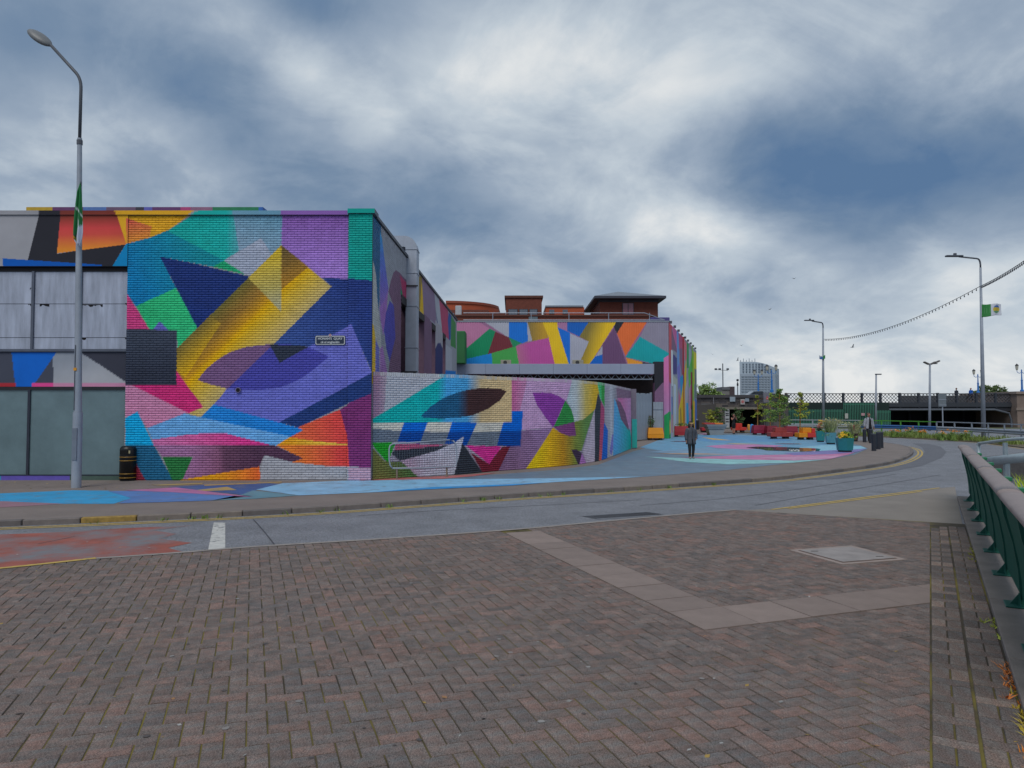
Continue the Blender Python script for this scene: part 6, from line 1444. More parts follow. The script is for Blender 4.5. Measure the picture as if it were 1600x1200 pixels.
def tub(u0, u1, vt, vb, label, rgb=(34, 122, 126), rz=0.35):
    uc = (u0 + u1) / 2; g = G(uc, vb); t = thing('tub_planter', label, 'planter', (g.x, g.y + .3, 0), rz, group='teal tub planters'); h = PY(uc, vt, g.y).z; w = (u1 - u0) / F * g.y * .41; m_ = pm('tub_%d' % int(u0), *rgb, .4, var=.1, scale=1.5); n = 6
    m = MB(); m.lathe([(w * 1.0, .09), (w * 1.16, h), (w * 1.06, h), (w * 1.02, h - .08)], (0, 0, 0), n); m.build('body', m_, t); m = MB(); m.lathe([(w * .85, 0), (w * .85, .088)], (0, 0, 0), n); m.build('base', LEGM, t); m = MB(); m.lathe([(w * 1.0, h - .1), (w * 1.0, h - .05)], (0, 0, 0), n); m.build('soil', pm('soil', 50, 42, 34, .95), t)
    return Vector((g.x, g.y + .3, h - .05)), w
c1, w1 = tub(1310, 1339.5, 684.5, 707, 'teal hexagonal tub planter nearest the bollards with yellow flowers')
c2_, w2 = tub(1292.5, 1311, 676, 694.5, 'pale teal tub planter full of feathery grasses', (88, 146, 160)); c3_, w3 = tub(1277.5, 1293, 673.5, 691, 'teal tub planter with coral pink flowers, furthest from the bollards', (44, 128, 128))
c4_, w4 = tub(1335, 1345, 676, 690, 'small dark tub planter tucked behind the yellow flowered tub', (84, 62, 58))
def tub_plants():
    t = thing('mounded_plant', 'rounded yellow-green mound with a rim of yellow flowers in the nearest tub', 'plant', c1); m = MB(); leaves(m, (.08, 0, .12), w1 * .62, w1 * .6, .22, 700, .05, 21); m.build('foliage', FOL[6], t); m = MB(); leaves(m, (-w1 * .62, -.2, .12), .16, .2, .10, 120, .035, 22); leaves(m, (-w1 * .35, -.3, .2), .16, .1, .06, 90, .03, 29); m.build('flower', FOL[5], t); m = MB(); leaves(m, (w1 * .55, -.1, .05), .2, .2, .2, 160, .045, 23); m.build('foliage', FOL[0], t)
    t = thing('feathery_grass', 'tall feathery pale grasses and seed heads behind the nearest tub', 'plant', c2_); m = MB(); grasses(m, (0, 0, 0), w2 * .8, .85, 420, 24, .3, .012); m.build('blades', FOL[3], t); m = MB(); leaves(m, (.25, .2, .55), .75, .4, .28, 700, .04, 25); m.build('seed_heads', foliage('seed_head', (142, 138, 98)), t); m = MB(); leaves(m, (-.1, -.1, .15), .5, .4, .25, 300, .045, 26); m.build('foliage', FOL[0], t)
    t = thing('pink_flowers', 'coral and pink flowers with dark stems in the furthest tub', 'plant', c3_); m = MB(); leaves(m, (0, 0, .30), w3 * .8, w3 * .7, .16, 260, .05, 27); m.build('flower', FOL[4], t); m = MB(); leaves(m, (0, 0, .46), w3 * .6, w3 * .6, .08, 160, .05, 28); m.build('flower', foliage('flower_orange', (170, 104, 60)), t); m = MB(); leaves(m, (0, 0, .08), w3 * .8, w3 * .7, .12, 240, .05, 30); m.build('foliage', FOL[2], t); m = MB(); leaves(m, (.25, 0, .66), .22, .2, .06, 70, .05, 40); m.build('flower', FOL[5], t)
    t = thing('wild_flowers', 'loose wild flowers with crimson spikes in the small dark tub', 'plant', c4_); m = MB(); grasses(m, (0, 0, 0), .35, .75, 160, 31, .3, .012); leaves(m, (0, 0, .5), .45, .3, .3, 350, .045, 32); m.build('foliage', FOL[3], t); m = MB(); leaves(m, (-.15, -.2, .35), .05, .05, .16, 60, .035, 33); m.build('flower', foliage('flower_crimson', (136, 40, 60)), t)
tub_plants()
def sapling(c, h, crown, n, seed, label, fol=1, trunk=(150, 110, 60), low=.36):
    t = thing('sapling', label, 'tree', c, group='young trees in planters'); m = MB(); m.tube([(0, 0, 0), (.03, 0, h * .5), (0, 0, h * .96)], [.045, .035, .01], 6); r_ = random.Random(seed)
    for k in range(7):
        z = h * (.42 + .075 * k); a = r_.uniform(0, 6.28); m.tube([(0, 0, z), (math.cos(a) * crown * .5, math.sin(a) * crown * .5, z + .18)], [.014, .005], 4)
    m.build('trunk', pm('sapling_trunk', *trunk, .8), t); m = MB(); k = max(3, n // 110)
    for i in range(k):
        f = i / (k - 1); a = r_.uniform(0, 6.28); rr = crown * .32 * (1 - abs(f - .4)) ; leaves(m, (math.cos(a) * rr, math.sin(a) * rr, h * (low + (.98 - low) * f)), crown * (.5 - .28 * f), crown * (.5 - .28 * f), h * .10, 160, .075, seed * 31 + i)
    m.build('crown', FOL[fol], t)
sapling(c_crim + Vector((-.1, 0, 0)), 2.25, .85, 330, 51, 'thin yellow-green sapling rising from the crimson planter by the blue barrel'); sapling(cb, 2.5, 1.3, 1500, 52, 'fullest leafy green sapling growing from the brick-red bench planter', 0, low=.12)
sapling(c_crim3 + Vector((.95, .6, -.1)), 2.4, .95, 650, 53, 'slender sapling with an orange-brown stem behind the orange and red bench'); sapling(c_crim2 + Vector((0, .2, 0)), 2.3, .9, 500, 54, 'sapling standing between the two crimson planters, behind the fullest one', 6, low=.2)
def shrubs():
    for u, v, vt, w, seed, fol, lab in ((1114, 674, 640, 1.1, 61, 1, 'yellow-green bamboo-like shrub in front of the stone steps'), (1124.5, 674, 638, .9, 62, 2, 'dark green shrub beside the poster column'), (1155.5, 673, 640, .7, 63, 2, 'dark narrow shrub standing against the underpass opening')):
        g = G(u, v); h = PY(u, vt, g.y).z; t = thing('tall_shrub', lab, 'shrub', (g.x, g.y, 0)); m = MB()
        for k in range(7): leaves(m, (random.uniform(-.2, .2) * w, 0, h * (.35 + .1 * k)), w * .5, .4, h * .09, 110, .09, seed + k * 7)
        m.build('foliage', FOL[fol], t); m = MB()
        for k in range(5): m.tube([(.1 * (k - 2), 0, 0), (.14 * (k - 2), 0, h * .85)], .02, 4)
        m.build('stem', MATS['stem_brown'], t)
    Y = 105; 
    for u, w, h, seed, lab in ((1100, 3.6, 2.9, 71, 'broad bright green bush above the abutment beside the wing'), (1117, 1.6, 1.4, 72, 'low bush on the bridge approach next to the far house')):
        p = PY(u, 617, Y); t = thing('bush', lab, 'bush', (p.x, Y, 2.6)); m = MB()
        for k in range(9): leaves(m, (random.uniform(-.4, .4) * w, random.uniform(-.5, .5), 1.2 + h * random.uniform(.05, .55)), w * .3, .8, h * .22, 150, .17, seed * 9 + k)
        m.build('foliage', foliage('bush_green', (98, 118, 62)), t)
        m = MB()
        for k in range(6): m.tube([(w * .1 * (k - 2.5), 0, 0), (w * .14 * (k - 2.5), 0, 1.2 + h * .6)], .04, 4)
        m.build('stem', MATS['stem_brown'], t)
    Y = 150; p = PY(1545, 614, Y); t = thing('round_tree', 'dark rounded tree crown beyond the bridge behind the walkers', 'tree', (p.x, Y, 0)); m = MB(); r_ = random.Random(5)
    for k in range(30):
        a = r_.uniform(0, math.pi); d = r_.uniform(.0, 1) ** .6; leaves(m, (3.0 * math.cos(a) * d, r_.uniform(-1, 1), p.z + 2.1 * math.sin(a) * d - .4), .75, .8, .55, 110, .22, 800 + k)
    m.build('crown', foliage('round_tree_green', (78, 94, 54)), t); m = MB(); m.tube([(0, 0, 0), (.1, 0, p.z)], [.35, .2], 8); m.build('trunk', MATS['stem_brown'], t)
shrubs()
# bollards
def bollard(u, vt, vb, label):
    g = G(u, vb); t = thing('bollard', label, 'bollard', (g.x, g.y, 0), group='dark bollards at the plaza tip'); h = PY(u, vt, g.y).z; r = .105
    bl = pm('bollard_black', 40, 44, 54, .45); m = MB(); m.lathe([(r, 0), (r, h - .06)], (0, 0, 0), 16); m.build('shaft', bl, t); m = MB(); m.lathe([(r * 1.06, h - .058), (r * 1.06, h - .01), (r * .9, h)], (0, 0, 0), 16); m.build('cap', pm('bollard_cap', 62, 66, 74, .4), t)
bollard(1365.5, 677.5, 704.5, 'black bollard nearest the kerb'); bollard(1372.5, 675, 702, 'black bollard second from the kerb at the plaza tip'); bollard(1377, 674.5, 700, 'black bollard hidden most behind the pair near the kerb'); bollard(1361, 670.5, 692.5, 'black bollard just beside the walking man'); bollard(1351, 670.5, 691, 'black bollard on the tub side of the walking man')
# dark bin by the steps
g = G(1094, 672); t = thing('street_bin', 'dark street bin with a silver top beside the stone steps', 'litter bin', (g.x, g.y + 2, 0)); m = MB(); m.bbox(-.35, .35, -.3, .3, 0, .95, .04); m.build('body', pm('street_bin', 34, 34, 36, .5), t); m = MB(); m.ball((.12, 0, .95), .2, .2, .12); m.build('top', GALV, t)

# ---- crash barrier, verge, railings on the right ----------------------------
GRP = catmull([Vector(p) for p in [(24.6, 64.4), (27.0, 63.0), (29.1, 61.0), (30.6, 57.0), (31.2, 50.0), (30.2, 42.5), (28.6, 36.0), (27, 28)]], 6)
def guard_rail():
    t = thing('crash_barrier', 'long road crash barrier, painted green and blue then bare steel', 'barrier', (29, 55, RZ)); gr = pm('barrier_green', 84, 160, 58, .5); bl = pm('barrier_blue', 58, 104, 164, .5); wh = pm('barrier_pale', 156, 164, 172, .5)
    def colour(p):
        u = 800 + F * p.x / p.y; return (wh, wh) if u < 1336 else (gr, bl) if u < 1468 else (GALV, GALV)
    P = resample(GRP, 2.0)
    for a, b in zip(P[:-1], P[1:]):
        up, lo = colour((a + b) / 2); ang = math.atan2((b - a).y, (b - a).x); l = (b - a).length; c = (a + b) / 2
        m = MB(); m.box(-l / 2, l / 2 - .003, -.03, .03, -.035, .035); o = m.build('top_rail', up, t, world=True); o.location = (c.x, c.y, 1.10); o.rotation_euler = (0, 0, ang)
        m = MB(); prof = [(-.02, -.15), (.05, -.10), (.05, -.05), (-.01, 0), (.05, .05), (.05, .10), (-.02, .15)]; V_ = [(s * l / 2 * .999, -y, z) for s in (-1, 1) for y, z in prof]; n = len(prof); m._add(V_, [(i, i + 1, n + i + 1, n + i) for i in range(n - 1)]); o = m.build('beam', lo, t, world=True); o.location = (c.x, c.y, .62); o.rotation_euler = (0, 0, ang)
        m = MB(); m.box(-.05, .05, -.03, .03, RZ - .2, 1.06); o = m.build('post', up, t, world=True); o.location = (a.x, a.y + .02, 0); o.rotation_euler = (0, 0, ang)
guard_rail()
# grass verge in front of the barrier
VG = foliage('verge_grass', (92, 106, 50))
vin = [Vector(g2(u, v, RZ)) for u, v in [(1230, 679), (1345, 682), (1400, 684), (1462, 687.3), (1525, 691.2), (1600, 700.5), (1700, 719)]]
m = MB(); m.prism([tuple(p) for p in vin] + [tuple(p + Vector((1.2, 1.2))) for p in GRP[::-1]][:38] + [(19, 68)], RZ - .2, RZ + .06); verge = tag(m.build('verge', pm('verge_soil', 104, 94, 74, .95, var=.35, scale=.8)), kind='structure')
m = MB(); m.quad((31.5, 30, RZ - .1), (120, 30, RZ - .1), (120, 90, RZ - .1), (31.5, 90, RZ - .1)); tag(m.build('river_bank', pm('bank_earth', 88, 92, 60, .95, var=.35, scale=.5)), kind='structure')
def verge_plants():
    r_ = random.Random(17); g_ = MB(); fl = MB(); VI = catmull(vin, 6)
    for k in range(230):
        x = r_.random() * (len(VI) - 1); i = int(x); a = VI[i].lerp(VI[min(i + 1, len(VI) - 1)], x - i); b = min(GRP, key=lambda q: (q - a).length); p = a.lerp(b, r_.uniform(.12, .95))
        if 1 and (math.sin(p.y * .9) + math.sin(p.y * .37 + 2)) < -.7: continue
        grasses(g_, (p.x, p.y, RZ + .05), .45, r_.uniform(.2, .5), 26, 900 + k, .3, .025)
    tag(g_.build('verge_grass', VG), 'rough green grass and weeds growing along the verge', 'grass', kind='stuff')
    n = 0
    for u, v, s in ((1396, 674, .7), (1404, 675, .6), (1418, 673, .9), (1424, 670, 1.0), (1431, 675, .8), (1438, 674, .9), (1443, 675.5, .7), (1470, 677, .5), (1487, 674, .7), (1508, 676, .7)):
        Y = 54 if u < 1450 else 48; p = PY(u, v, Y); n += 1; t = thing('marigold_clump', '%s clump of orange flowers along the verge, counting from the bollards' % ['first', 'second', 'third', 'fourth', 'fifth', 'sixth', 'seventh', 'eighth', 'ninth', 'tenth and last'][n - 1], 'flowers', (p.x, Y, RZ + .05), group='orange flowers on the verge'); m = MB(); h = p.z - RZ; grasses(m, (0, 0, 0), .4 * s, h, 70, 950 + n, .3, .02); leaves(m, (0, 0, h * .5), .45 * s, .3, .25, 120, .06, 960 + n); m.build('foliage', FOL[0], t); m = MB(); leaves(m, (0, 0, h), .42 * s, .3, .12, 42, .05, 970 + n); m.build('flower', foliage('flower_marigold', (206, 120, 20)), t)
verge_plants()
def sign_back():
    Y = 66.0; a, b = PY(1466, 615.5, Y), PY(1478.5, 635.5, Y); t = thing('road_sign', 'grey back of a rectangular road sign on a single post behind the barrier', 'sign', ((a.x + b.x) / 2, Y, RZ)); m = MB(); m.bbox(a.x, b.x, Y - .02, Y + .02, b.z, a.z, .01); m.build('panel', pm('sign_back', 116, 124, 130, .5, metal=.2), t, world=True)
    for v in (624.5, 633):
        m = MB(); z = PY(1472, v, Y).z; m.box(a.x, b.x, Y - .05, Y - .021, z - .03, z + .03); m.build('stiffener', GALV, t, world=True)
    m = MB(); m.tube([((a.x + b.x) / 2 + .05, Y + .07, RZ), ((a.x + b.x) / 2 + .05, Y + .07, a.z)], .05, 8); m.build('post', GALV, t, world=True)
sign_back()
# near galvanised pedestrian rail beyond the green railing
def ped_rail():
    Y0 = 23.0; a = PY(1529, 693, Y0); b = PY(1577, 686.5, 21.0); c = PY(1640, 683, 19.2); t = thing('pedestrian_rail', 'short galvanised tube rail on posts beyond the green railing', 'railing', (a.x, Y0, RZ)); pl = pm('tube_pale', 168, 180, 184, .4, metal=.4)
    m = MB(); m.tube([(a.x, a.y, RZ - .3), (a.x, a.y, a.z - .06)], .055, 8); m.build('post', pl, t, True, world=True); m = MB(); m.tube([a, b, c], .045, 8); m.build('rail', pl, t, True, world=True); m = MB(); m.ball(a - Vector((0, 0, .03)), .065, .065, .05); m.build('elbow', pl, t, True, world=True)
    q = PY(1571, 690, 21.2); m = MB(); m.box(q.x - .06, q.x + .04, q.y - .04, q.y + .04, RZ - .3, q.z - .03); m.build('post', pl, t, world=True)
    q2 = PY(1575.5, 710, 20.8); m = MB(); m.box(q2.x - .02, q2.x + .03, q2.y - .02, q2.y + .02, RZ - .3, q2.z); m.build('post', pl, t, world=True)
    p0, p1 = PY(1541, 721, 22.0), PY(1640, 711, 19.0); d = p1 - p0; m = MB(); m.tube([p0, p1], .11, 8, flat=1.2); m.build('crash_beam', pl, t, True, world=True)
    p0, p1 = PY(1538, 714, 23.0), PY(1640, 703.5, 20.5); p2 = Vector((p1.x, p1.y, RZ - .2)); p3 = Vector((p0.x, p0.y, RZ - .2)); m = MB(); m.quad(p0, p1, p2, p3); m.quad(p0, p1, p1 + Vector((.2, .25, 0)), p0 + Vector((.2, .25, 0))); m.build('kerb_wall', pm('kerb_wall', 112, 108, 106, .9, var=.25), t, world=True)
ped_rail()
def bank_grass():
    g_ = MB(); r_ = random.Random(33); lime = foliage('lime_grass', (128, 146, 30)); base = SO + SX * 6.5 + SY * 1.9
    for k in range(330):
        p = SO + SX * r_.uniform(2, 15) + SY * r_.uniform(1.75, 5.0)
        grasses(g_, (p.x, p.y, RZ + .0), .5, r_.uniform(.35, .85), 24, 2000 + k, .28, .016)
    tag(g_.build('long_grass', lime), 'tall lime green grass growing on the bank behind the green railing', 'grass', kind='stuff')
    m = MB(); P = [SO + SX * a + SY * b for a, b in ((-3, 1.7), (16, 1.7), (16, 7), (-3, 7))]; m.poly([(p.x, p.y, RZ + .01) for p in P]); tag(m.build('bank', pm('bank_green', 92, 100, 48, .95, var=.3, scale=2)), kind='structure')
bank_grass()
# green riverside railing with a broad handrail
def railing():
    gp_ = pm('railing_green', 32, 90, 78, .5, var=.1, scale=3, spec=.3); hand = pm('handrail', 146, 132, 128, .6, var=.1, scale=6, bump=.25, bscale=60)
    xs = [(G(1582, 945, COPZ), 0)]; f0 = Vector(g2(1588, 946, COPZ)); f4 = Vector(g2(1510, 775, COPZ)); d = (f4 - f0); n = 6; d1 = d.normalized(); nn = Vector((d1.y, -d1.x))
    t = thing('riverside_railing', 'dark green riverside railing of curved plate posts and cables under a broad handrail', 'railing', (f0.x, f0.y, COPZ)); step = 1.62; H = 1.13; L_ = d.length; ang = math.atan2(d1.y, d1.x)
    # post profile: (outward from path, height)
    L1 = [(-.06, .0), (.03, .12), (.02, .35), (-.02, .62), (-.09, .9), (-.12, H - .05)]; R1 = [(.07, H - .05), (.09, .9), (.17, .62), (.23, .35), (.24, .12), (.30, 0)]
    prof = L1 + R1; k = len(prof); cnt = int(L_ / step) + 1
    for i in range(-2, cnt + 1):
        p = f0 + d1 * (i * step)
        if i * step > L_ + .1: continue
        m = MB(); V_ = [(s * .011, -a, z) for s in (-1, 1) for a, z in prof]; m._add(V_, [tuple(range(k)), tuple(range(k, 2 * k))[::-1]] + [(q, k + q, k + (q + 1) % k, (q + 1) % k) for q in range(k)])
        o = m.build('post', gp_, t, world=True); o.location = (p.x, p.y, COPZ + .012); o.rotation_euler = (0, 0, ang)
        m = MB(); m.bbox(-.14, .14, -.34, .10, 0, .014, .004); o = m.build('foot_plate', gp_, t, world=True); o.location = (p.x, p.y, COPZ + .002); o.rotation_euler = (0, 0, ang)
        for sgn in (-1, 1):
            m = MB(); m._add([(0, -.02, .015), (sgn * .12, -.02, .015), (0, -.02, .13), (0, -.035, .015), (sgn * .12, -.035, .015), (0, -.035, .13)], [(0, 1, 2), (5, 4, 3), (0, 3, 4, 1), (1, 4, 5, 2), (2, 5, 3, 0)]); o = m.build('gusset', gp_, t, world=True); o.location = (p.x, p.y, COPZ); o.rotation_euler = (0, 0, ang)
        m = MB(); m.tube([(-.03, -.02, .80), (.03, -.02, .80)], .018, 8); o = m.build('cable_boss', GALV, t, world=True); o.location = (p.x, p.y, COPZ); o.rotation_euler = (0, 0, ang)
    A_, B_ = f0 - d1 * 3.2, f0 + d1 * (L_ + .25)
    wire = pm('rail_cable', 178, 182, 184, .3, metal=.6)
    for j in range(6):
        z = .2 + .14 * j; off = .10 - .09 * (j / 5) ** 2; a = A_ + nn * off; b = B_ + nn * off; m = MB(); m.tube([(a.x, a.y, COPZ + z), (b.x, b.y, COPZ + z)], .005, 6); m.build('cable', wire, t, world=True)
    shp = [(.035, .08), (.03, .25), (.01, .45), (-.03, .68), (-.08, .9), (-.10, H - .06)]
    for i in range(-2, cnt):
        s0, s1 = i * step + .012, min((i + 1) * step - .012, L_ + .1)
        if s1 - s0 < .2: continue
        m = MB(); V_ = []
        for q in (s0, s1):
            for a, z in shp: p = f0 + d1 * q + nn * (a + .016); V_.append((p.x, p.y, COPZ + z))
        for q in (s0, s1):
            for a, z in shp: p = f0 + d1 * q + nn * (a + .024); V_.append((p.x, p.y, COPZ + z))
        k6 = len(shp); m._add(V_, [(j, k6 + j, k6 + j + 1, j + 1) for j in range(k6 - 1)] + [(2 * k6 + j, 2 * k6 + j + 1, 3 * k6 + j + 1, 3 * k6 + j) for j in range(k6 - 1)]); m.build('infill_panel', pm('railing_panel', 30, 92, 78, .7, var=.12, scale=4, spec=.15), t, True, world=True)
    # handrail: broad, softly rounded section in lengths
    sec = [(-.115, -.02), (-.10, .02), (-.05, .038), (0, .042), (.05, .038), (.10, .02), (.115, -.02), (.09, -.045), (-.09, -.045)]; ks = len(sec); s = -3.2
    while s < L_ + .2:
        e = min(s + 3.24, L_ + .25); m = MB(); V_ = []
        for q in np.linspace(s + .004, e - .004, 9):
            p = f0 + d1 * float(q) - nn * .03
            for a, z in sec: V_.append((p.x + nn.x * a, p.y + nn.y * a, COPZ + H + z + .004 * math.sin(q * 2.1)))
        FF = [(r * ks + i, r * ks + (i + 1) % ks, (r + 1) * ks + (i + 1) % ks, (r + 1) * ks + i) for r in range(8) for i in range(ks)] + [tuple(range(ks)), tuple(range(8 * ks, 9 * ks))[::-1]]
        m._add(V_, FF); m.build('handrail', hand, t, True, world=True); s = e
    for i in range(-1, 7):   # small brackets on the far side of the rail
        p = f0 + d1 * (i * step) + nn * .13; m = MB(); m.bbox(-.05, .05, -.13, .0, H - .14, H - .08, .01); o = m.build('rail_bracket', pm('bracket_green', 40, 120, 84, .5), t, world=True); o.location = (p.x, p.y, COPZ); o.rotation_euler = (0, 0, ang)
railing()
# weeds and dry leaves along the paving's edge
def weeds():
    r_ = random.Random(44); y0 = 4 * PU + .05; i = 0
    for x0, dens, col, nm, lab in ((1.0, 1, (146, 128, 40), 'weed_yellow', 'yellowing weed tuft against the coping near the first railing foot'), (1.9, 1, (170, 100, 44), 'weed_rust', 'rust-coloured dry weed clump against the coping'), (.15, 1.6, (176, 110, 36), 'weed_orange', 'largest dry orange weed clump at the corner of the paving'), (3.6, .6, (128, 136, 48), 'weed_green', 'small green weed tuft in the block joint by the coping'), (7.2, .8, (120, 118, 46), 'weed_far', 'furthest weed patch where the coping meets the concrete')):
        m = MB(); i += 1
        for k in range(int(12 * dens)):
            p = SO + SX * (x0 + r_.gauss(0, .28)) + SY * (y0 - abs(r_.gauss(0, .045))); grasses(m, (p.x, p.y, ZT), .03, .04, 9, 3000 + i * 50 + k, .9, .005)
        tag(m.build('weed_clump', foliage(nm, col)), lab, 'weeds', kind='stuff')
    m = MB()
    for k in range(26):     # weeds at the plaza kerb
        s = r_.choice(KC[18:62]); q = offset(KC, -.05)[KC.index(s)]; grasses(m, (q.x, q.y, RZ), .10, .09, 9, 4000 + k, .6, .009)
    tag(m.build('kerb_weeds', FOL[0]), 'thin green weeds sprouting along the plaza kerb', 'weeds', kind='stuff')
    m = MB(); lf = MB()
    for k in range(70):
        u = r_.uniform(0, 1600); v = r_.uniform(850, 1195); p = G(u, v, ZT + .004); a = r_.uniform(0, 6.28); s = r_.uniform(.008, .028); m.cur = lin(r_.choice([(168, 166, 162), (166, 136, 66), (140, 138, 134), (60, 52, 46), (160, 116, 74)])); d = Vector((math.cos(a), math.sin(a), r_.uniform(-.1, .3))) * s; e = Vector((-math.sin(a), math.cos(a), .1)) * s * r_.uniform(.3, .8); m.poly([p - d, p + e, p + d, p - e])
    for k in range(70):     # old chewing gum and droppings
        u = r_.uniform(0, 1450); v = r_.uniform(840, 1195); p = G(u, v, ZT + .004); s = r_.uniform(.010, .026); m.cur = lin(r_.choice([(132, 126, 122), (78, 72, 70), (146, 142, 138), (84, 76, 72)])); m.poly([p + Vector((math.cos(a) * s * r_.uniform(.7, 1.2), math.sin(a) * s * r_.uniform(.7, 1.2), 0)) for a in [k2 * 1.047 for k2 in range(6)]])
    for k in range(60):
        u = r_.uniform(0, 240); v = r_.uniform(753, 764); p = G(u, v, .012); a = r_.uniform(0, 6.28); s = r_.uniform(.02, .045); m.cur = lin(r_.choice([(150, 128, 90), (170, 150, 110), (110, 90, 60)])); d = Vector((math.cos(a), math.sin(a), .2)) * s; e = Vector((-math.sin(a), math.cos(a), .1)) * s * .5; m.poly([p - d, p + e, p + d, p - e])
    tag(m.build('fallen_leaves', ATTR), 'scattered dry leaves and specks of litter on the paving', 'leaves', kind='stuff')
weeds()

# ================================================================== people, car, birds
def skin_mesh(joints, edges, radii, root):
    me = bpy.data.meshes.new('tmp'); names = list(joints); idx = {n: i for i, n in enumerate(names)}
    me.from_pydata([joints[n] for n in names], [(idx[a], idx[b]) for a, b in edges], []); o = bpy.data.objects.new('tmp', me); COL.objects.link(o)
    o.modifiers.new('skin', 'SKIN'); ss_ = o.modifiers.new('sub', 'SUBSURF'); ss_.levels = 2; ss_.render_levels = 2
    for i, n in enumerate(names):
        r = radii[n]; me.skin_vertices[0].data[i].radius = r if isinstance(r, tuple) else (r, r); me.skin_vertices[0].data[i].use_root = (n == root)
    dg = bpy.context.evaluated_depsgraph_get(); dg.update(); out = bpy.data.meshes.new_from_object(o.evaluated_get(dg)); bpy.data.objects.remove(o); return out
def person(label, loc, rz, H, pose, cols, hair='short', coat=None, detail=True, group=None):
    """pose: joint overrides in units of body height; y negative is the way the person faces"""
    t = thing('person', label, 'person', loc, rz, group); J = {
        'pelvis': (0, 0, .53), 'waist': (0, 0, .61), 'chest': (0, 0, .73), 'neck': (0, .0, .845), 'head0': (0, -.005, .88), 'head': (0, -.012, .935), 'crown': (0, -.005, .975),
        'sl': (-.105, 0, .81), 'el': (-.13, .01, .64), 'wl': (-.135, -.02, .50), 'hl': (-.135, -.03, .455), 'sr': (.105, 0, .81), 'er': (.13, .01, .64), 'wr': (.135, -.02, .50), 'hr': (.135, -.03, .455),
        'pl': (-.055, 0, .51), 'kl': (-.06, -.01, .285), 'al': (-.06, .01, .045), 'tl': (-.065, -.075, .018), 'pr': (.055, 0, .51), 'kr': (.06, -.01, .285), 'ar': (.06, .01, .045), 'tr': (.065, -.075, .018)}
    J.update(pose); r = {'pelvis': (.088, .065), 'waist': (.078, .058), 'chest': (.092, .062), 'neck': .032, 'head0': .036, 'head': (.052, .06), 'crown': (.04, .045), 'pl': .06, 'kl': .044, 'al': .032, 'tl': (.026, .016), 'pr': .06, 'kr': .044, 'ar': .032, 'tr': (.026, .016)}
    for s in 'lr': r['s' + s] = .040; r['e' + s] = .028; r['w' + s] = .019; r['h' + s] = (.021, .013)
    E = [('pelvis', 'waist'), ('waist', 'chest'), ('chest', 'neck'), ('neck', 'head0'), ('head0', 'head'), ('head', 'crown')]
    for s in 'lr': E += [('chest', 's' + s), ('s' + s, 'e' + s), ('e' + s, 'w' + s), ('w' + s, 'h' + s), ('pelvis', 'p' + s), ('p' + s, 'k' + s), ('k' + s, 'a' + s), ('a' + s, 't' + s)]
    Jm = {k: Vector(v) * H for k, v in J.items()}; rm_ = {k: (tuple(x * H for x in v) if isinstance(v, tuple) else v * H) for k, v in r.items()}
    me = skin_mesh(Jm, E, rm_, 'pelvis')
    seg = {('chest', 'neck'): 'top', ('waist', 'chest'): 'top', ('pelvis', 'waist'): 'top', ('neck', 'head0'): 'skin', ('head0', 'head'): 'skin', ('head', 'crown'): 'skin'}
    for s in 'lr': seg[('chest', 's' + s)] = 'top'; seg[('s' + s, 'e' + s)] = 'sleeve'; seg[('e' + s, 'w' + s)] = 'forearm'; seg[('w' + s, 'h' + s)] = 'skin'; seg[('pelvis', 'p' + s)] = 'leg'; seg[('p' + s, 'k' + s)] = 'leg'; seg[('k' + s, 'a' + s)] = 'shin'; seg[('a' + s, 't' + s)] = 'shoe'
    keys = ['top', 'sleeve', 'forearm', 'leg', 'shin', 'shoe', 'skin']; me.materials.clear()
    for k in keys: me.materials.append(pm('cloth_%d_%d_%d' % tuple(cols[k]), *cols[k], .75, var=.12, scale=12))
    def dist(p, a, b): d = b - a; x = max(0, min(1, (p - a).dot(d) / d.dot(d))); return (p - a - d * x).length
    for f in me.polygons:
        c = f.center; best = min(seg, key=lambda e: dist(c, Jm[e[0]], Jm[e[1]]) / (1.0 if e[0] not in ('waist', 'chest', 'pelvis') else 1.25)); f.material_index = keys.index(seg[best]); f.use_smooth = True
    # fingers and thumbs grown onto the hands
    bm = bmesh.new(); bm.from_mesh(me); mi = keys.index('skin')
    def addtube(path, rad):
        mb = MB(); mb.tube(path, rad, 5); vs_ = [bm.verts.new(v) for v in mb.v]
        for f in mb.f:
            try: q = bm.faces.new([vs_[i] for i in f]); q.material_index = mi; q.smooth = True
            except ValueError: pass
    if detail:
        for s, sg in (('l', -1), ('r', 1)):
            h, w = Jm['h' + s], Jm['w' + s]; d = (h - w).normalized(); side = d.cross(Vector((sg, 0, 0)))
            side = side.normalized() if side.length > .1 else Vector((0, 1, 0)); nrm = d.cross(side)
            for k, ln in enumerate((.040, .046, .043, .034)):
                b0 = h + side * (k - 1.5) * .0095 * H; addtube([b0 - d * .01 * H, b0 + d * ln * .5 * H, b0 + d * ln * H * .9 + nrm * .010 * H * -sg], [.0052 * H, .0048 * H, .0036 * H])
            b0 = w.lerp(h, .5) - side * .014 * H; addtube([b0, b0 - side * .016 * H + d * .016 * H, b0 - side * .018 * H + d * .034 * H], [.006 * H, .0055 * H, .004 * H])
    bm.to_mesh(me); bm.free(); body = link('body', me, t)
    hd = Jm['head']; fy = hd.y - .052 * H
    # face
    m = MB(); m._add([hd + Vector(q) * H for q in [(-.009, -.046, -.006), (.009, -.046, -.006), (0, -.05, .016), (0, -.068, -.006)]], [(0, 1, 3), (1, 2, 3), (2, 0, 3)]); m.build('nose', pm('cloth_%d_%d_%d' % tuple(cols['skin']), *cols['skin']), t)
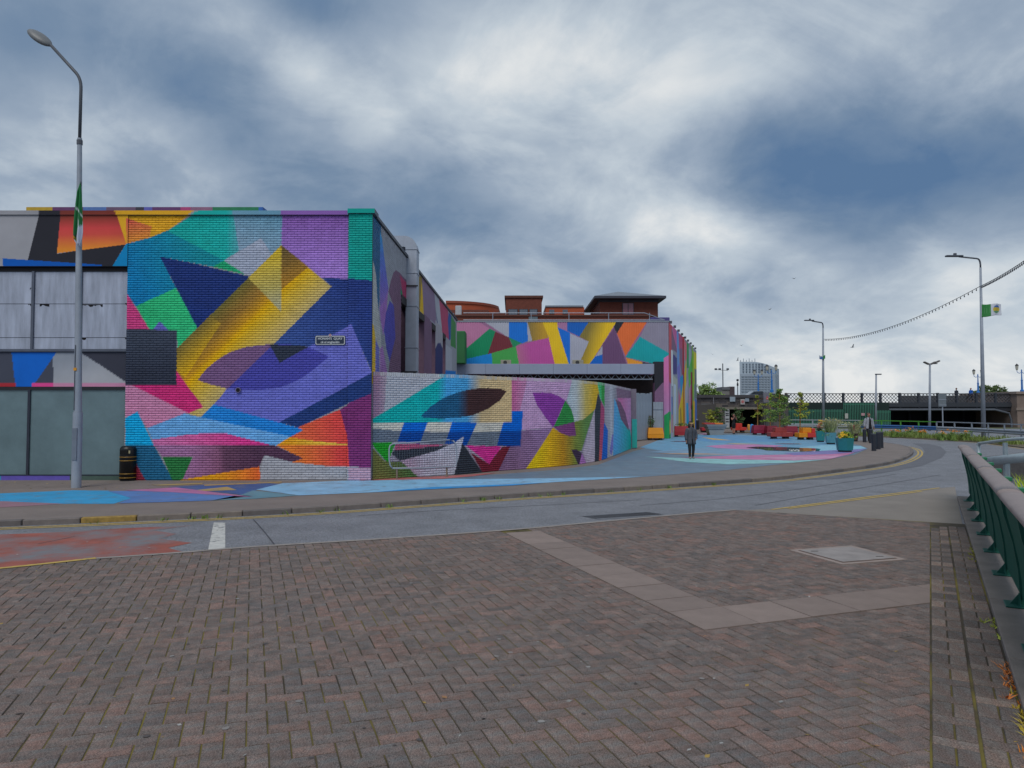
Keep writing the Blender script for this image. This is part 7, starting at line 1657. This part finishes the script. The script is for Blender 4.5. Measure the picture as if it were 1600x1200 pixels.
    for s in (-1, 1):
        m = MB(); m.ball(hd + Vector((s * .018, -.0475, .012)) * H, .007 * H, .004 * H, .004 * H, 6, 4); m.build('eye', pm('eye_dark', 30, 26, 24, .3), t)
        m = MB(); m.ball(hd + Vector((s * .049, .0, -.004)) * H, .006 * H, .011 * H, .016 * H, 6, 4); m.build('ear', pm('cloth_%d_%d_%d' % tuple(cols['skin']), *cols['skin']), t)
    m = MB(); m.ball(hd + Vector((0, -.047, -.026)) * H, .014 * H, .004 * H, .003 * H, 6, 4); m.build('mouth', pm('mouth', 120, 66, 62, .5), t)
    hm = pm('hair_%d_%d_%d' % tuple(cols['hair']), *cols['hair'], .6, var=.2, scale=20); m = MB(); n = 12
    m.ball(hd + Vector((0, .022, .024)) * H, .060 * H, .056 * H, .052 * H, 12, 8)
    if hair == 'long':
        for k in range(11):
            a = R(-20 + 220 * k / 10); p = hd + Vector((math.cos(a) * .052, .008 + math.sin(a) * .052, .01)) * H; m.tube([p, p + Vector((math.cos(a) * .016, math.sin(a) * .012, -.06)) * H, p + Vector((math.cos(a) * .022 + .004 * (k % 3), math.sin(a) * .02, -.125)) * H], [.018 * H, .020 * H, .008 * H], 6)
    if hair == 'bun': m.ball(hd + Vector((0, .062, .04)) * H, .024 * H, .022 * H, .022 * H, 8, 6)
    m.build('hair', hm, t, True)
    if coat:
        rgb, z0, z1, open_, flare = coat; cm = pm('coat_%d_%d_%d' % tuple(rgb), *rgb, .8, var=.2, scale=14, bump=.3, bscale=50); rings = 9; seg_ = 24; V_ = []
        for i in range(rings + 1):
            f = i / rings; z = z0 + (z1 - z0) * f
            wx = np.interp(f, [0, .25, .5, .8, .93, 1], [.118 + flare, .112 + flare * .6, .105, .116, .088, .045]); wy = np.interp(f, [0, .4, .8, 1], [.08 + flare, .076, .078, .045])
            for k in range(seg_ + 1):
                gap = open_ * (1.0 - .5 * f) if open_ else .02; a = -math.pi / 2 + gap + (2 * math.pi - 2 * gap) * k / seg_; fold = 1 + .03 * math.sin(7 * a + i) * (1 - f)
                V_.append(Vector((math.cos(a) * wx * fold, math.sin(a) * wy * fold, z)) * H)
        m = MB(); w_ = seg_ + 1; m._add(V_, [(i * w_ + k, i * w_ + k + 1, (i + 1) * w_ + k + 1, (i + 1) * w_ + k) for i in range(rings) for k in range(seg_)]); o = m.build('coat', cm, t, True); sm = o.modifiers.new('thick', 'SOLIDIFY'); sm.thickness = .012 * H; sm.offset = 0
        for s in 'lr':
            m = MB(); sh, el_, wr = Jm['s' + s], Jm['e' + s], Jm['w' + s]; m.tube([sh + Vector((.0, 0, .004 * H)), sh.lerp(el_, .18), sh.lerp(el_, .5), el_, el_.lerp(wr, .5), el_.lerp(wr, .93)], [.030 * H, .046 * H, .046 * H, .042 * H, .037 * H, .034 * H], 12); m.build('sleeve', cm, t, True)
    return t, Jm
dk = (22, 22, 26)
gw = G(1080, 717)
tw, jw = person('woman in a charcoal coat and headband walking across the painted plaza', gw, .25, 1.5,
       {'hl': (-.175, -.07, .45), 'wl': (-.165, -.055, .49), 'el': (-.145, .0, .63), 'er': (.165, .03, .635), 'wr': (.125, -.055, .535), 'hr': (.105, -.075, .515), 'kl': (-.066, -.05, .285), 'al': (-.07, -.06, .04), 'tl': (-.085, -.13, .018), 'kr': (.062, -.015, .285), 'ar': (.06, .02, .04), 'tr': (.065, -.06, .018)},
       dict(top=(104, 102, 106), sleeve=(66, 70, 80), forearm=(66, 70, 80), leg=dk, shin=dk, shoe=(140, 124, 116), skin=(150, 112, 94), hair=(36, 28, 28)), 'long', ((68, 72, 82), .39, .845, .14, .018))
m = MB(); hd = jw['head']; m.tube([hd + Vector((math.cos(a) * .056, .004 + math.sin(a) * .05, .030 + .018 * math.sin(a))) * 1.5 for a in [R(x) for x in range(-170, 0, 14)]], .008 * 1.5, 6, flat=1.6); m.build('headband', pm('headband', 196, 164, 104, .7), tw, True)
gm2 = G(1358, 690.5)
person('man in an open pale grey checked jacket over black clothes walking between the bollards', gm2, .15, 1.78,
       {'kl': (-.055, -.06, .285), 'al': (-.05, -.05, .045), 'tl': (-.052, -.13, .02), 'kr': (.06, .02, .29), 'ar': (.06, .11, .06), 'tr': (.065, .04, .016), 'el': (-.15, .02, .64), 'wl': (-.16, .0, .5), 'hl': (-.162, -.01, .455), 'er': (.15, .0, .64), 'wr': (.155, -.04, .5), 'hr': (.155, -.055, .455)},
       dict(top=(26, 26, 32), sleeve=(150, 152, 160), forearm=(150, 152, 160), leg=(26, 26, 30), shin=(26, 26, 30), shoe=(30, 30, 32), skin=(166, 116, 98), hair=(92, 66, 56)), 'short', ((152, 154, 162), .45, .845, .55, .015))
gp2 = G(1146.5, 678.5)
tp, jp = person('person in a black sleeveless top and shorts holding a phone up to take a picture', gp2, .1, 1.66,
       {'el': (-.115, -.10, .70), 'wl': (-.045, -.17, .82), 'hl': (-.03, -.185, .86), 'er': (.115, -.10, .70), 'wr': (.045, -.17, .82), 'hr': (.03, -.185, .86), 'kl': (-.045, -.01, .285), 'al': (-.03, .01, .045), 'tl': (-.035, -.07, .018), 'kr': (.045, 0, .285), 'ar': (.03, .01, .045), 'tr': (.035, -.07, .018)},
       dict(top=(24, 24, 30), sleeve=(178, 126, 106), forearm=(178, 126, 106), leg=(22, 22, 28), shin=(176, 126, 108), shoe=(40, 40, 46), skin=(178, 126, 106), hair=(60, 46, 40)), 'bun')
m = MB(); m.bbox(-.04, .04, -.006, .006, -.08, .08, .004); o = m.build('phone', pm('phone', 20, 20, 24, .3)); o.location = gp2 + Vector((.03, -.325, 1.46)); tag(o, 'dark smartphone held up by the person in black', 'phone')
DZ = PY(1500, 628, 95).z
for u, cols_, rz, lab, st in ((1494.5, dict(top=(50, 54, 66), sleeve=(50, 54, 66), forearm=(50, 54, 66), leg=(40, 42, 50), shin=(40, 42, 50), shoe=(30, 30, 34), skin=(170, 118, 100), hair=(60, 50, 46)), -1.2, 'walker in a dark jacket crossing the iron bridge', .04),
                              (1517, dict(top=(20, 98, 196), sleeve=(20, 98, 196), forearm=(20, 98, 196), leg=(40, 42, 54), shin=(40, 42, 54), shoe=(30, 30, 34), skin=(180, 124, 106), hair=(150, 110, 90)), -1.2, 'walker in a bright blue jacket striding across the iron bridge', .12)):
    p = PY(u, 620, 95.0); person(lab, (p.x, 95.0, 3.05), rz, 1.82, {'kl': (-.05, -st * .7, .29), 'al': (-.05, -st * 1.1, .05), 'tl': (-.05, -st * 1.1 - .07, .03), 'kr': (.05, st * .3, .29), 'ar': (.05, st * 1.3, .06), 'tr': (.05, st * 1.3 - .07, .02)}, cols_, 'short', detail=False)
def car():
    Y = 97.0; a, b = PY(1163, 616, Y).x, PY(1203, 616, Y).x; L_ = b - a + 1.2; t = thing('car', 'silver car crossing the bridge, only its roof showing over the parapet', 'car', ((a + b) / 2, Y, 3.0)); z = PY(1180, 610.8, Y).z - 3.0; k = z / 1.45
    S_ = pm('car_silver', 150, 158, 168, .25, metal=.5); pr = [(-2.1, .35), (-2.15, .75), (-1.5, .9), (-.75, 1.4), (.45, 1.45), (1.25, .98), (2.0, .85), (2.15, .6), (2.1, .35)]
    def side(P, w, nm, m_, par=t):
        m = MB(); n = len(P); m._add([(x, s * w, z_ * k) for s in (-1, 1) for x, z_ in P], [tuple(range(n)), tuple(range(n, 2 * n))[::-1]] + [(i, n + i, n + (i + 1) % n, (i + 1) % n) for i in range(n)]); return m.build(nm, m_, par)
    side(pr, .85, 'body', S_); side([(-1.2, .98), (-.68, 1.34), (.4, 1.38), (.98, 1.0)], .86, 'window', pm('car_glass', 40, 48, 58, .1))
    for x in (-1.35, 1.35):
        for y in (-.8, .8):
            m = MB(); m.tube([(x, y - .1, .33 * k), (x, y + .1, .33 * k)], .33 * k, 14); w = m.build('wheel', pm('tyre', 26, 26, 28, .8), t); m = MB(); m.tube([(x, y - .11, .33 * k), (x, y + .11, .33 * k)], .2 * k, 10); m.build('rim', GALV, w)
car()
def bird(u, v, Y, s, roll, label):
    p = PY(u, v, Y); t = thing('bird', label, 'bird', p, group='birds in the sky'); bk = pm('bird_grey', 66, 70, 78, .7); m = MB(); m.ball((0, 0, 0), .1 * s, .22 * s, .08 * s, 8, 6); m.ball((0, -.24 * s, .03 * s), .05 * s, .07 * s, .05 * s, 6, 5); m._add([(0, -.3 * s, .03 * s), (.02 * s, -.28 * s, .03 * s), (0, -.38 * s, .02 * s)], [(0, 1, 2)]); m._add([(-.05 * s, .18 * s, 0), (.05 * s, .18 * s, 0), (.09 * s, .38 * s, 0), (-.09 * s, .38 * s, 0)], [(0, 1, 2, 3)]); m.build('body', bk, t, True)
    for q in (-1, 1):
        m = MB(); V_ = []
        for i in range(5):
            f = i / 4; x = q * s * (.06 + .62 * f); z = s * (.28 * math.sin(f * 1.6) + q * roll * f); V_ += [(x, s * (-.1 + .12 * f * f), z), (x, s * (.13 - .02 * f), z)]
        m._add(V_, [(2 * i, 2 * i + 1, 2 * i + 3, 2 * i + 2) for i in range(4)]); o = m.build('wing', bk, t); sm = o.modifiers.new('thick', 'SOLIDIFY'); sm.thickness = .015 * s
    t.rotation_euler = (0, 0, roll * 2)
bird(1241, 435.5, 60, .3, .1, 'bird highest in the sky above the string of bulbs'); bird(1203, 483.5, 60, .3, .2, 'bird gliding left of the highest one, above the tower'); bird(1332, 542.5, 50, .38, .35, 'larger bird banking just below the sagging bulb string'); bird(1158.5, 540, 70, .3, .1, 'small bird over the tower block'); bird(1113.5, 554, 70, .25, -.1, 'tiny bird nearest the striped wing'); bird(1152.5, 563, 80, .45, .5, 'bird landing beside the tower roof')
